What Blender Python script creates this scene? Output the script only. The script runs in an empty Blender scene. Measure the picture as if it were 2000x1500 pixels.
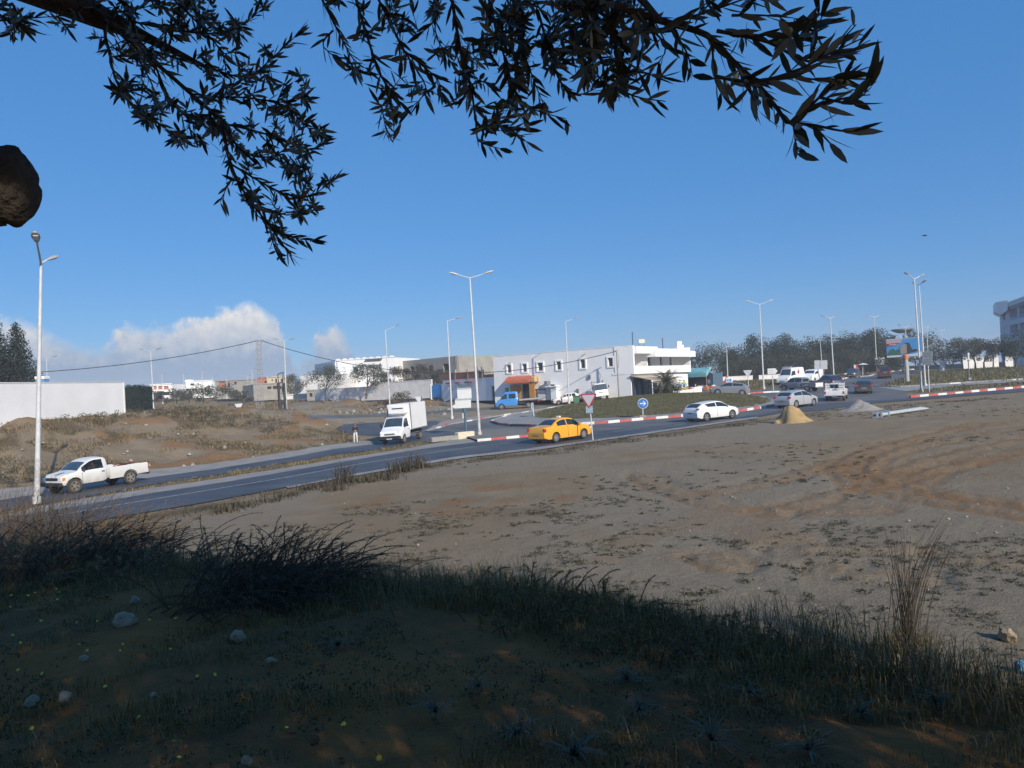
import bpy, bmesh, math, random
import numpy as np
from mathutils import Vector, Matrix, Euler

random.seed(7)
RNG = np.random.default_rng(7)
R = math.radians
scene = bpy.context.scene
C = scene.collection

# ------------------------------------------------------------------ camera
ROLL = 2.8
cam_data = bpy.data.cameras.new('camera')
cam_data.sensor_width = 36.0
cam_data.lens = 27.04
cam_data.clip_start = 0.05
cam_data.clip_end = 6000
cam = bpy.data.objects.new('camera', cam_data)
C.objects.link(cam)
CAM_ROT = Euler((R(90.08), 0, 0)).to_matrix() @ Matrix.Rotation(R(-ROLL), 3, 'Z')
cam.matrix_world = CAM_ROT.to_4x4()
scene.camera = cam
FPX = 27.04 / 36.0 * 2000.0

# ------------------------------------------------------------------ light
SUN_EL = 27.0
SUN_DIR = Vector((0.50, -0.866, 0)).normalized()          # where the sun stands, seen from the place
SUN_VEC = Vector((SUN_DIR.x * math.cos(R(SUN_EL)), SUN_DIR.y * math.cos(R(SUN_EL)), math.sin(R(SUN_EL))))
sun_data = bpy.data.lights.new('sun', 'SUN')
sun_data.energy = 5.0
sun_data.angle = R(0.53)
sun_data.color = (1.0, 0.90, 0.76)
sun = bpy.data.objects.new('sun', sun_data)
C.objects.link(sun)
sun.rotation_euler = SUN_VEC.to_track_quat('Z', 'Y').to_euler()
sun.location = (30, -40, 60)
scene.view_settings.view_transform = 'Standard'
scene.view_settings.look = 'None'
scene.view_settings.exposure = 0.12
scene.view_settings.gamma = 1.0
scene.cycles.max_bounces = 6
scene.cycles.transparent_max_bounces = 8
scene.cycles.volume_bounces = 0
scene.cycles.use_denoising = True

world = bpy.data.worlds.new('World')
scene.world = world
world.use_nodes = True
wt = world.node_tree
for n in list(wt.nodes): wt.nodes.remove(n)
def wn(t, **kw):
    n = wt.nodes.new(t)
    for k, v in kw.items(): setattr(n, k, v)
    return n
def wl(a, b): wt.links.new(a, b)
w_out = wn('ShaderNodeOutputWorld')
w_bg = wn('ShaderNodeBackground'); w_bg.inputs['Strength'].default_value = 0.09
w_sky = wn('ShaderNodeTexSky', sky_type='NISHITA')
w_sky.sun_disc = False
w_sky.sun_elevation = R(SUN_EL)
w_sky.sun_rotation = math.atan2(SUN_DIR.x, SUN_DIR.y)
w_sky.air_density = 1.0
w_sky.dust_density = 0.1
w_sky.ozone_density = 6.0
w_hsv = wn('ShaderNodeHueSaturation')
w_hsv.inputs['Saturation'].default_value = 1.1
w_hsv.inputs['Value'].default_value = 1.0
wl(w_sky.outputs[0], w_hsv.inputs['Color'])
w_even = wn('ShaderNodeMix', data_type='RGBA')               # even blue air light over the whole dome
w_even.inputs[0].default_value = 0.52
w_even.inputs[7].default_value = (.72, 3.2, 8.0, 1)
wl(w_hsv.outputs[0], w_even.inputs[6])

def wmath(op, a, b=None, clamp=False):
    n = wn('ShaderNodeMath', operation=op); n.use_clamp = clamp
    for i, v in enumerate((a, b)):
        if v is None: continue
        if isinstance(v, (int, float)): n.inputs[i].default_value = v
        else: wl(v, n.inputs[i])
    return n.outputs[0]
# a bank of cumulus low over the horizon, drawn by compass direction and height angle
tc = wn('ShaderNodeTexCoord')
sep = wn('ShaderNodeSeparateXYZ'); wl(tc.outputs['Generated'], sep.inputs[0])
dx, dy, dz = sep.outputs
az = wmath('DIVIDE', wmath('ARCTAN2', dx, dy), math.pi)          # -1..1, 0 straight ahead
hor = wmath('SQRT', wmath('ADD', wmath('MULTIPLY', dx, dx), wmath('MULTIPLY', dy, dy)))
el = wmath('DIVIDE', dz, hor)
nz = wn('ShaderNodeTexNoise'); nz.inputs['Scale'].default_value = 22; nz.inputs['Detail'].default_value = 5; nz.inputs['Roughness'].default_value = 0.62
wl(tc.outputs['Generated'], nz.inputs['Vector'])
nz2 = wn('ShaderNodeTexNoise'); nz2.inputs['Scale'].default_value = 75; nz2.inputs['Detail'].default_value = 4; nz2.inputs['Roughness'].default_value = 0.6
wl(tc.outputs['Generated'], nz2.inputs['Vector'])
nj = wmath('SUBTRACT', nz.outputs[0], 0.5)
nj2 = wmath('SUBTRACT', nz2.outputs[0], 0.5)
az_j = wmath('ADD', az, wmath('MULTIPLY', nj2, 0.012))
# cloud-top height against direction
prof = [(-1.0, .07), (-.7, .05), (-.5, .10), (-.36, .07), (-.25, .09), (-.20, .100), (-.183, .112), (-.174, .100), (-.160, .060), (-.152, .070), (-.148, .108), (-.141, .092),
        (-.128, .094), (-.121, .110), (-.112, .116), (-.098, .118), (-.0935, .100), (-.090, .035), (-.083, .030), (-.0775, .085), (-.0715, .100), (-.066, .06), (-.058, .030), (-.045, .026),
        (-.02, .018), (.05, .028), (.12, .012), (.2, .012), (.4, .03), (.7, .06), (1.0, .07)]
cur = wn('ShaderNodeFloatCurve')
cm = cur.mapping; cc = cm.curves[0]
cm.clip_min_x, cm.clip_max_x, cm.clip_min_y, cm.clip_max_y = 0, 1, 0, 1
pts = [((a + 1) / 2, h / 0.2) for a, h in prof]
cc.points[0].location = pts[0]; cc.points[1].location = pts[-1]
for p in pts[1:-1]: cc.points.new(*p)
for p in cc.points: p.handle_type = 'VECTOR'
cm.update()
wl(wmath('MULTIPLY', wmath('ADD', az_j, 1.0), 0.5), cur.inputs['Value'])
top = wmath('MULTIPLY', cur.outputs[0], 0.2)
rag = wmath('ADD', wmath('MULTIPLY', nj, 0.035), wmath('MULTIPLY', nj2, 0.030))
over = wmath('ADD', wmath('SUBTRACT', top, el), rag)
dens = wmath('MULTIPLY', over, 46.0, True)
# thin the bank with noise so that blue shows in it, and let it melt towards the horizon
thin = wmath('ADD', wmath('MULTIPLY', nz.outputs[0], 1.5), 0.25, True)
low = wmath('MULTIPLY', wmath('ADD', el, 0.01), 22.0, True)
dens = wmath('MULTIPLY', dens, thin)
dens = wmath('MULTIPLY', dens, wmath('ADD', wmath('MULTIPLY', low, 0.6), 0.4))
dens = wmath('MULTIPLY', dens, 1.15, True)
lit = wmath('ADD', wmath('MULTIPLY', wmath('SUBTRACT', el, 0.045), 14.0), wmath('MULTIPLY', nj2, 0.9), True)
ccol = wn('ShaderNodeMix', data_type='RGBA')
ccol.inputs[6].default_value = (3.2, 4.3, 6.0, 1); ccol.inputs[7].default_value = (9.2, 8.9, 8.6, 1)
wl(lit, ccol.inputs[0])
mixc = wn('ShaderNodeMix', data_type='RGBA')
wl(dens, mixc.inputs[0]); wl(w_even.outputs[2], mixc.inputs[6]); wl(ccol.outputs[2], mixc.inputs[7])
wl(mixc.outputs[2], w_bg.inputs['Color'])
wl(w_bg.outputs[0], w_out.inputs['Surface'])

# ------------------------------------------------------------------ photo geometry helpers
def ray(px, py):
    d = CAM_ROT @ Vector(((px - 1000) / FPX, (750 - py) / FPX, -1.0))
    return d / d.y
def P(px, py, depth):
    d = ray(px, py)
    return Vector((d.x * depth, depth, d.z * depth))
def smooth(a, b, x):
    t = np.clip((x - a) / (b - a), 0, 1)
    return t * t * (3 - 2 * t)

# ------------------------------------------------------------------ terrain
def base_plane(x): return -3.7 + 0.022 * 70 * np.tanh(np.asarray(x, float) / 70)
ctl = []
for x, y in [(-28, 36), (-20, 30), (-10, 30), (0, 25), (10, 20), (20, 25), (30, 40), (45, 60), (15, 40), (0, 45), (-10, 45), (-20, 47), (5, 60), (20, 64), (33, 75), (60, 70),
             (50, 50), (0, 75), (-8, 68), (10, 12), (-20, 20), (-27, 40.5), (-22.8, 48.5), (-18.5, 56), (-14.2, 63), (-5, 62), (12, 66), (60, 30), (-40, 15), (10, -20), (-20, -20), (30, 0)]:
    ctl.append((x, y, float(base_plane(x))))
for px, py, d in [(0, 828, 53), (240, 808, 69), (120, 818, 60), (450, 801, 78), (590, 812, 76), (350, 804, 72), (330, 778, 230), (400, 773, 260), (480, 775, 240), (540, 780, 220),
                  (300, 803, 150), (560, 806, 128), (700, 776, 150), (850, 775, 142), (968, 779, 123), (1240, 773, 97), (1010, 798, 105), (883, 818, 85), (761, 800, 112), (665, 840, 74),
                  (1440, 774, 85), (1492, 760, 105), (1629, 740, 148), (1713, 727, 165), (1800, 766, 80), (1990, 722, 120), (1500, 738, 170), (1340, 752, 128), (1111, 788, 106), (1870, 745, 95),
                  (1700, 735, 130), (620, 786, 160), (-250, 830, 62), (-500, 850, 60)]:
    p = P(px, py, d); ctl.append((p.x, p.y, p.z))
CT = np.array(ctl)
RS = CT[:, 2] - base_plane(CT[:, 0])
def _phi(r): return np.sqrt(r * r + 25.0)
_A = _phi(np.hypot(CT[:, None, 0] - CT[None, :, 0], CT[:, None, 1] - CT[None, :, 1]))
_n = len(CT)
_M = np.zeros((_n + 1, _n + 1)); _M[:_n, :_n] = _A - np.eye(_n) * 0.8; _M[_n, :_n] = 1; _M[:_n, _n] = 1
_W = np.linalg.solve(_M, np.append(RS, 0))
EDGE_X = np.array([-40, -14, -9, -5, -0.6, 1.2, 2.5, 3.3, 4.2, 6, 14])
EDGE_Y = np.array([17, 15, 13.0, 11.2, 8.6, 7.2, 5.6, 4.7, 3.4, 1.6, -5])
ISL = (14.0, 80.0, 11.8, 13.0)          # middle and half axes of the grass dome on the roundabout
def height(x, y, mound=True):
    x = np.asarray(x, float); y = np.asarray(y, float)
    sh = x.shape; xf = x.ravel(); yf = y.ravel()
    r = np.hypot(xf[:, None] - CT[None, :, 0], yf[:, None] - CT[None, :, 1])
    res = _phi(r) @ _W[:_n] + _W[_n]
    z = base_plane(xf) + res
    rr = np.hypot(xf, yf)
    f = smooth(230, 380, rr)
    z = np.clip(z, -6, 2.2) * (1 - f) + f * (-0.4)
    fl = smooth(190, 320, rr) * smooth(0.45, 0.60, -np.arctan2(xf, np.maximum(yf, 1e-6))) * (yf > 0)      # a low ridge far to the left
    z = z + fl * 9.0 * smooth(260, 420, rr) * (1 - smooth(700, 1100, rr))
    # dome of the roundabout
    q = ((xf - ISL[0]) / ISL[2]) ** 2 + ((yf - ISL[1]) / ISL[3]) ** 2
    z = z + 0.62 * np.clip(1 - q, 0, 1) ** 0.8
    if mound:
        ye = np.interp(xf, EDGE_X, EDGE_Y)
        s = smooth(2.6, -1.2, yf - ye)
        zm = -1.62 - 0.045 * np.clip(yf, -10, 20) - 0.02 * xf * (xf > 0) - 0.012 * np.abs(xf) + 0.05 * np.sin(xf * 1.3) * np.sin(yf * 0.9 + 1)
        z = z * (1 - s) + zm * s
    return z.reshape(sh)
def hz(x, y): return float(height(np.array([x]), np.array([y]))[0])
_T = np.concatenate([np.linspace(1.5, 30, 400), np.linspace(30, 320, 1800)[1:]])
def G(px, py, off=0.0):
    d = ray(px, py)
    zs = d.z * _T - height(d.x * _T, _T) - off
    idx = np.nonzero((zs[:-1] > 0) & (zs[1:] <= 0))[0]
    if len(idx) == 0:
        t = 320.0
    else:
        i = idx[-1] if len(idx) > 1 and _T[idx[0]] < 12 and False else idx[0]
        a = zs[i] / (zs[i] - zs[i + 1]); t = _T[i] + a * (_T[i + 1] - _T[i])
    return Vector((d.x * t, t, d.z * t))
def GF(px, py, off=0.0):
    """ground hit beyond the near mound"""
    d = ray(px, py)
    zs = d.z * _T - height(d.x * _T, _T, False) - off
    idx = np.nonzero((zs[:-1] > 0) & (zs[1:] <= 0))[0]
    if len(idx) == 0: t = 320.0
    else:
        i = idx[0]; a = zs[i] / (zs[i] - zs[i + 1]); t = _T[i] + a * (_T[i + 1] - _T[i])
    return Vector((d.x * t, t, d.z * t))
def project(p):
    q = CAM_ROT.transposed() @ Vector(p)
    if q.z >= -1e-6: return (1e9, 1e9)
    return (1000 + FPX * q.x / -q.z, 750 - FPX * q.y / -q.z)

# ------------------------------------------------------------------ materials
MATS = {}
def mat(name, col, rough=0.7, var=0.12, scale=8.0, bump=0.0, metal=0.0, col2=None, spec=0.5, detail=6, emit=None, bscale=None, coat=0.0):
    if name in MATS: return MATS[name]
    m = bpy.data.materials.new(name); m.use_nodes = True
    nt = m.node_tree; b = nt.nodes['Principled BSDF']
    tcn = nt.nodes.new('ShaderNodeTexCoord')
    n = nt.nodes.new('ShaderNodeTexNoise'); n.inputs['Scale'].default_value = scale; n.inputs['Detail'].default_value = detail; n.inputs['Roughness'].default_value = 0.6
    nt.links.new(tcn.outputs['Object'], n.inputs['Vector'])
    ramp = nt.nodes.new('ShaderNodeValToRGB')
    c2 = col2 if col2 else tuple(min(1, c * (1 + var)) for c in col)
    c1 = col if col2 else tuple(c * (1 - var) for c in col)
    ramp.color_ramp.elements[0].color = (*c1, 1); ramp.color_ramp.elements[0].position = 0.32
    ramp.color_ramp.elements[1].color = (*c2, 1); ramp.color_ramp.elements[1].position = 0.68
    nt.links.new(n.outputs[0], ramp.inputs[0])
    nt.links.new(ramp.outputs[0], b.inputs['Base Color'])
    b.inputs['Roughness'].default_value = rough; b.inputs['Metallic'].default_value = metal
    b.inputs['Specular IOR Level'].default_value = spec
    b.inputs['Coat Weight'].default_value = coat
    if bump:
        bn = nt.nodes.new('ShaderNodeBump'); bn.inputs['Strength'].default_value = bump; bn.inputs['Distance'].default_value = 0.05
        n2 = nt.nodes.new('ShaderNodeTexNoise'); n2.inputs['Scale'].default_value = bscale or scale * 4; n2.inputs['Detail'].default_value = 5
        nt.links.new(tcn.outputs['Object'], n2.inputs['Vector'])
        nt.links.new(n2.outputs[0], bn.inputs['Height']); nt.links.new(bn.outputs[0], b.inputs['Normal'])
    if emit:
        b.inputs['Emission Color'].default_value = (*emit, 1); b.inputs['Emission Strength'].default_value = 1
    MATS[name] = m
    return m
def leafmat(name, a, b_, trans=0.25, rough=0.6, scale=3.0):
    if name in MATS: return MATS[name]
    m = bpy.data.materials.new(name); m.use_nodes = True
    nt = m.node_tree; b = nt.nodes['Principled BSDF']; out = nt.nodes['Material Output']
    g = nt.nodes.new('ShaderNodeNewGeometry')
    ramp = nt.nodes.new('ShaderNodeValToRGB')
    ramp.color_ramp.elements[0].color = (*a, 1); ramp.color_ramp.elements[1].color = (*b_, 1)
    nt.links.new(g.outputs['Random Per Island'], ramp.inputs[0])
    nt.links.new(ramp.outputs[0], b.inputs['Base Color']); b.inputs['Roughness'].default_value = rough
    b.inputs['Specular IOR Level'].default_value = 0.3
    if trans > 0:
        t = nt.nodes.new('ShaderNodeBsdfTranslucent'); nt.links.new(ramp.outputs[0], t.inputs[0])
        mx = nt.nodes.new('ShaderNodeMixShader'); mx.inputs[0].default_value = trans
        nt.links.new(b.outputs[0], mx.inputs[1]); nt.links.new(t.outputs[0], mx.inputs[2]); nt.links.new(mx.outputs[0], out.inputs['Surface'])
    MATS[name] = m
    return m

# ------------------------------------------------------------------ mesh helpers
class MB:
    def __init__(s): s.v = []; s.f = []
    def add(s, v, f):
        o = len(s.v); s.v += [tuple(p) for p in v]; s.f += [tuple(i + o for i in q) for q in f]; return s
    def box(s, c, d, rot=None, bev=0.0):
        x, y, z = d[0] / 2, d[1] / 2, d[2] / 2
        if bev <= 0:
            v = [Vector((a, b, e)) for e in (-z, z) for a, b in ((-x, -y), (x, -y), (x, y), (-x, y))]
            f = [(3, 2, 1, 0), (4, 5, 6, 7), (0, 1, 5, 4), (1, 2, 6, 5), (2, 3, 7, 6), (3, 0, 4, 7)]
        else:
            b = min(bev, x * .9, y * .9, z * .9)
            v = []; 
            for e, k in ((-z, b), (-z + b, 0), (z - b, 0), (z, b)):
                xx, yy = x - k, y - k
                cb = b if k == 0 else b * 0.5
                v += [Vector(p + (e,)) for p in ((-xx + cb, -yy), (xx - cb, -yy), (xx, -yy + cb), (xx, yy - cb), (xx - cb, yy), (-xx + cb, yy), (-xx, yy - cb), (-xx, -yy + cb))]
            f = [tuple(range(7, -1, -1)), tuple(range(24, 32))]
            for r_ in range(3):
                for i in range(8):
                    j = (i + 1) % 8; f.append((r_ * 8 + i, r_ * 8 + j, r_ * 8 + 8 + j, r_ * 8 + 8 + i))
        c = Vector(c)
        v = [(rot @ p if rot else p) + c for p in v]
        return s.add(v, f)
    def span(s, x0, x1, y0, y1, z0, z1, bev=0.0):
        return s.box(((x0 + x1) / 2, (y0 + y1) / 2, (z0 + z1) / 2), (abs(x1 - x0), abs(y1 - y0), abs(z1 - z0)), None, bev)
    def prism(s, poly, y0, y1, axis='y'):
        n = len(poly)
        def mk(a, b, y): return {'y': (a, y, b), 'x': (y, a, b), 'z': (a, b, y)}[axis]
        v = [mk(a, b, y0) for a, b in poly] + [mk(a, b, y1) for a, b in poly]
        f = [tuple(range(n)), tuple(range(2 * n - 1, n - 1, -1))] + [((i + 1) % n, i, n + i, n + (i + 1) % n) for i in range(n)]
        return s.add(v, f)
    def tube(s, pts, rad, n=8, cap=True):
        pts = [Vector(p) for p in pts]
        if not isinstance(rad, (list, tuple)): rad = [rad] * len(pts)
        rings = []; o = len(s.v)
        ref = Vector((0.13, 0.27, 0.95)).normalized()
        for i, p in enumerate(pts):
            t = (pts[min(i + 1, len(pts) - 1)] - pts[max(i - 1, 0)])
            if t.length < 1e-9: t = Vector((0, 0, 1))
            t.normalize()
            rr = ref if abs(t.dot(ref)) < 0.95 else Vector((1, 0, 0))
            a = t.cross(rr).normalized(); b = t.cross(a)
            for k in range(n):
                an = 2 * math.pi * k / n
                s.v.append(tuple(p + (a * math.cos(an) + b * math.sin(an)) * rad[i]))
        for i in range(len(pts) - 1):
            for k in range(n):
                j = (k + 1) % n
                s.f.append((o + i * n + k, o + i * n + j, o + (i + 1) * n + j, o + (i + 1) * n + k))
        if cap:
            s.f.append(tuple(o + k for k in range(n - 1, -1, -1))); e = o + (len(pts) - 1) * n
            s.f.append(tuple(e + k for k in range(n)))
        return s
    def cyl(s, c, r, h, axis='z', n=20, r2=None):
        a = {'x': Vector((1, 0, 0)), 'y': Vector((0, 1, 0)), 'z': Vector((0, 0, 1))}[axis]
        c = Vector(c); return s.tube([c - a * h / 2, c + a * h / 2], [r, r if r2 is None else r2], n)
    def lathe(s, prof, n=24, axis='z', c=(0, 0, 0)):
        o = len(s.v); c = Vector(c)
        for r_, h in prof:
            for k in range(n):
                an = 2 * math.pi * k / n; a, b = r_ * math.cos(an), r_ * math.sin(an)
                s.v.append(tuple(c + (Vector((a, b, h)) if axis == 'z' else Vector((a, h, b)) if axis == 'y' else Vector((h, a, b)))))
        for i in range(len(prof) - 1):
            for k in range(n):
                j = (k + 1) % n; s.f.append((o + i * n + k, o + i * n + j, o + (i + 1) * n + j, o + (i + 1) * n + k))
        s.f.append(tuple(o + k for k in range(n - 1, -1, -1))); e = o + (len(prof) - 1) * n; s.f.append(tuple(e + k for k in range(n)))
        return s
    def blob(s, c, r, seed=0, sub=2, amp=0.25, flat=1.0):
        bm = bmesh.new(); bmesh.ops.create_icosphere(bm, subdivisions=sub, radius=1)
        rg = random.Random(seed); ph = [(Vector((rg.gauss(0, 1), rg.gauss(0, 1), rg.gauss(0, 1))).normalized(), rg.uniform(.6, 1.0)) for _ in range(9)]
        if not isinstance(r, (list, tuple)): r = (r, r, r)
        bm.verts.ensure_lookup_table(); v = []
        for p in bm.verts:
            q = p.co.copy(); m_ = 1.0
            for d_, k in ph: m_ = min(m_, 1 + amp * (k - max(0, q.dot(d_)) * (1.0 + amp)) + amp * 0.2) if q.dot(d_) > 0.75 else m_
            m_ *= 1 + amp * 0.35 * math.sin(q.x * 5 + seed) * math.sin(q.y * 6 + seed * 2) * math.cos(q.z * 4)
            v.append((c[0] + q.x * r[0] * m_, c[1] + q.y * r[1] * m_, c[2] + q.z * r[2] * m_))
        f = [tuple(x.index for x in fc.verts) for fc in bm.faces]; bm.free()
        return s.add(v, f)
    def build(s, name, material, parent=None, smooth_angle=None, loc=None):
        me = bpy.data.meshes.new(name)
        me.from_pydata([tuple(p) for p in s.v], [], s.f)
        me.materials.append(material)
        if smooth_angle is not None:
            me.shade_smooth(); me.set_sharp_from_angle(angle=R(smooth_angle))
        me.update()
        o = bpy.data.objects.new(name, me); C.objects.link(o)
        if parent: o.parent = parent
        if loc is not None: o.location = loc
        return o
def np_mesh(name, V, F, material, parent=None, smooth_=False):
    """V (n,3), F (m,k) equal-sized faces"""
    me = bpy.data.meshes.new(name)
    V = np.ascontiguousarray(V, dtype=np.float32); F = np.ascontiguousarray(F, dtype=np.int32)
    m, k = F.shape
    me.vertices.add(len(V)); me.vertices.foreach_set('co', V.ravel())
    me.loops.add(m * k); me.loops.foreach_set('vertex_index', F.ravel())
    me.polygons.add(m); me.polygons.foreach_set('loop_start', np.arange(0, m * k, k, dtype=np.int32))
    me.update(calc_edges=True); me.validate()
    if smooth_: me.shade_smooth()
    me.materials.append(material)
    o = bpy.data.objects.new(name, me); C.objects.link(o)
    if parent: o.parent = parent
    return o
def empty(name, loc=(0, 0, 0), rz=0.0, rot=None):
    o = bpy.data.objects.new(name, None); C.objects.link(o); o.location = loc
    if rot is not None: o.rotation_euler = rot
    else: o.rotation_euler = (0, 0, rz)
    o.empty_display_size = 0.2
    return o
def tag(o, label, cat, group=None):
    o['label'] = label; o['category'] = cat
    if group: o['group'] = group
    return o
def struct(o): o['kind'] = 'structure'; return o
def stuff(o, label=None, cat=None):
    o['kind'] = 'stuff'
    if label: o['label'] = label
    if cat: o['category'] = cat
    return o
def copy_tree(o, parent=None):
    c = o.copy(); C.objects.link(c); c.parent = parent
    for ch in [x for x in KIDS(o)]: copy_tree(ch, c)
    return c
def KIDS(o): return list(o.children)
def inpoly(x, y, poly):
    x = np.asarray(x); y = np.asarray(y); ins = np.zeros(x.shape, bool); n = len(poly); j = n - 1
    for i in range(n):
        xi, yi = poly[i][0], poly[i][1]; xj, yj = poly[j][0], poly[j][1]
        c_ = ((yi > y) != (yj > y)) & (x < (xj - xi) * (y - yi) / ((yj - yi) if yj != yi else 1e-9) + xi)
        ins ^= c_; j = i
    return ins
def softpoly(x, y, poly, w):
    """1 inside, fading to 0 over w outside"""
    ins = inpoly(x, y, poly); d = np.full(np.shape(x), 1e9); n = len(poly)
    for i in range(n):
        ax, ay = poly[i][0], poly[i][1]; bx, by = poly[(i + 1) % n][0], poly[(i + 1) % n][1]
        L2 = (bx - ax) ** 2 + (by - ay) ** 2 + 1e-9
        t = np.clip(((x - ax) * (bx - ax) + (y - ay) * (by - ay)) / L2, 0, 1)
        d = np.minimum(d, np.hypot(x - ax - t * (bx - ax), y - ay - t * (by - ay)))
    return np.where(ins, 1.0, np.clip(1 - d / w, 0, 1))
def dpoly(x, y, line):
    d = np.full(np.shape(x), 1e9)
    for i in range(len(line) - 1):
        ax, ay = line[i][0], line[i][1]; bx, by = line[i + 1][0], line[i + 1][1]
        L2 = (bx - ax) ** 2 + (by - ay) ** 2 + 1e-9
        t = np.clip(((x - ax) * (bx - ax) + (y - ay) * (by - ay)) / L2, 0, 1)
        d = np.minimum(d, np.hypot(x - ax - t * (bx - ax), y - ay - t * (by - ay)))
    return d
def gp(pts): return [GF(*p) for p in pts]
def noise2(x, y, s, seed=0):
    """cheap smooth value noise"""
    rg = np.random.default_rng(seed); tab = rg.random((64, 64))
    u = x * s + 1000.3; v = y * s + 1000.7
    i = np.floor(u).astype(int); j = np.floor(v).astype(int); a = u - i; b = v - j
    a = a * a * (3 - 2 * a); b = b * b * (3 - 2 * b)
    t = lambda p, q: tab[p % 64, q % 64]
    return t(i, j) * (1 - a) * (1 - b) + t(i + 1, j) * a * (1 - b) + t(i, j + 1) * (1 - a) * b + t(i + 1, j + 1) * a * b

# ================================================================== GROUND
# ---- outlines measured on the ground
ISLAND = [tuple(v)[:2] for v in gp([(962, 826), (975, 830), (1000, 833), (1050, 834), (1110, 832), (1180, 828), (1250, 821.5), (1330, 815), (1400, 809), (1450, 804), (1495, 797)])] + \
         [(25.2, 72), (26.6, 78), (25.5, 84.5), (21, 90.5), (13, 93.5), (5, 91), (0, 85), (-2.2, 79)]
GRASS_ISL = [(ISL[0] + ISL[2] * math.cos(a), ISL[1] + ISL[3] * math.sin(a)) for a in np.linspace(0, 2 * math.pi, 40, endpoint=False)]
MAIN_NEAR = [(-300, 1150), (60, 1046), (205, 1016), (400, 983), (560, 953), (700, 926), (900, 892), (1050, 876), (1160, 861), (1320, 838), (1480, 815), (1530, 806), (1600, 803), (1650, 795),
             (1720, 787), (1790, 782), (1900, 773), (2050, 762), (2250, 747)]
MAIN_FAR = [(2250, 738), (2050, 754), (1900, 767), (1775, 778), (1600, 790), (1400, 822), (1200, 840), (1040, 854), (930, 864), (830, 877), (700, 898), (560, 922), (420, 946), (300, 964), (230, 976),
            (60, 1006), (-300, 1080)]
MAIN = [tuple(v)[:2] for v in gp(MAIN_NEAR + MAIN_FAR)]
UPPER = [tuple(v)[:2] for v in gp([(-300, 1032), (0, 978), (50, 970), (300, 933), (420, 917), (560, 895), (650, 878), (731, 868), (760, 856), (860, 850), (900, 848), (830, 864), (731, 880), (650, 890), (560, 905),
                                   (420, 930), (300, 947), (50, 991), (-300, 1062)])]
ROUND = [tuple(v)[:2] for v in gp([(731, 880), (735, 864), (840, 838), (880, 829), (960, 815), (1020, 806)])] + [(6, 97.0), (14, 99), (24, 99), (32, 99)] + \
        [tuple(v)[:2] for v in gp([(1520, 759), (1600, 754), (1650, 750), (1705, 756), (1770, 764), (1775, 778), (1720, 787), (1650, 795), (1530, 806), (1400, 828), (1200, 850), (1040, 853), (960, 845), (908, 850), (830, 864)])]
ARM_R = [tuple(v)[:2] for v in gp([(1590, 757), (1640, 742), (1713, 729.5), (1790, 721), (1790, 731), (1760, 740), (1705, 757), (1650, 760)])]
ARM_B = [tuple(v)[:2] for v in gp([(1440, 771), (1500, 759.5), (1545, 750), (1590, 742), (1625, 739), (1640, 743), (1600, 762), (1520, 768)])]
SIDE = [tuple(v)[:2] for v in gp([(900, 830), (800, 846), (740, 852), (672, 847), (655, 838), (672, 829), (740, 825), (850, 822)])]
FARROAD = [tuple(v)[:2] for v in gp([(600, 812), (750, 808), (870, 801), (980, 793), (985, 796), (870, 806), (750, 813), (600, 819)])]
VERGE_FAR = [tuple(v)[:2] for v in gp([(-300, 1010), (0, 956), (50, 951), (300, 917), (420, 905), (560, 883), (650, 868), (700, 862), (735, 862), (731, 868), (650, 878), (560, 895), (420, 917), (300, 933), (50, 970), (0, 978), (-300, 1032)])]
VERGE_MID = [tuple(v)[:2] for v in gp([(230, 964), (300, 953), (420, 936), (560, 914), (700, 891), (830, 870), (900, 858), (930, 858), (930, 864), (830, 877), (700, 898), (560, 922), (420, 946), (300, 964), (230, 976), (60, 1006), (0, 1010), (60, 992)])]
VERGE_C = [tuple(v)[:2] for v in gp([(835, 838), (860, 826), (900, 817), (960, 811), (960, 815), (880, 829), (840, 841)])]
SHOULDER = [tuple(v)[:2] for v in gp([(560, 956), (700, 930), (900, 897), (1050, 880), (1160, 864), (1320, 841), (1480, 818), (1480, 815), (1320, 838), (1160, 861), (1050, 876), (900, 892), (700, 926), (560, 953)])]
SPLIT = [tuple(v)[:2] for v in gp([(905, 853), (945, 842), (1000, 839), (1040, 843), (1040, 852), (932, 863)])]
PAVE_R = [tuple(v)[:2] for v in gp([(1705, 756), (1760, 757), (1900, 748), (2150, 735), (2150, 738), (1900, 752), (1790, 763), (1770, 765)])]
FIELD_R = [tuple(v)[:2] for v in gp([(1710, 753), (1770, 737), (1830, 722), (1900, 716), (2000, 712), (2300, 700), (2300, 728), (2150, 738), (2000, 752), (1900, 760), (1790, 768), (1780, 760)])]
FIELD_B = [(20, 104), (33, 103), (36, 106), (48, 135), (60, 170), (20, 175), (20, 130)]
BANK = [tuple(v)[:2] for v in gp([(-400, 1010), (0, 956), (50, 951), (300, 917), (420, 905), (560, 883), (650, 868), (690, 862), (672, 846), (640, 828), (600, 812), (450, 801), (240, 806), (0, 826)])] + [(-60, 50), (-60, 30)]
FORE = [tuple(v)[:2] for v in gp([(870, 800), (960, 781), (1060, 779), (1240, 774), (1240, 780), (1100, 798), (960, 812), (870, 815)])]
ROADS = [MAIN, UPPER, ROUND, ARM_R, ARM_B, SIDE, FARROAD]

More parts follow.
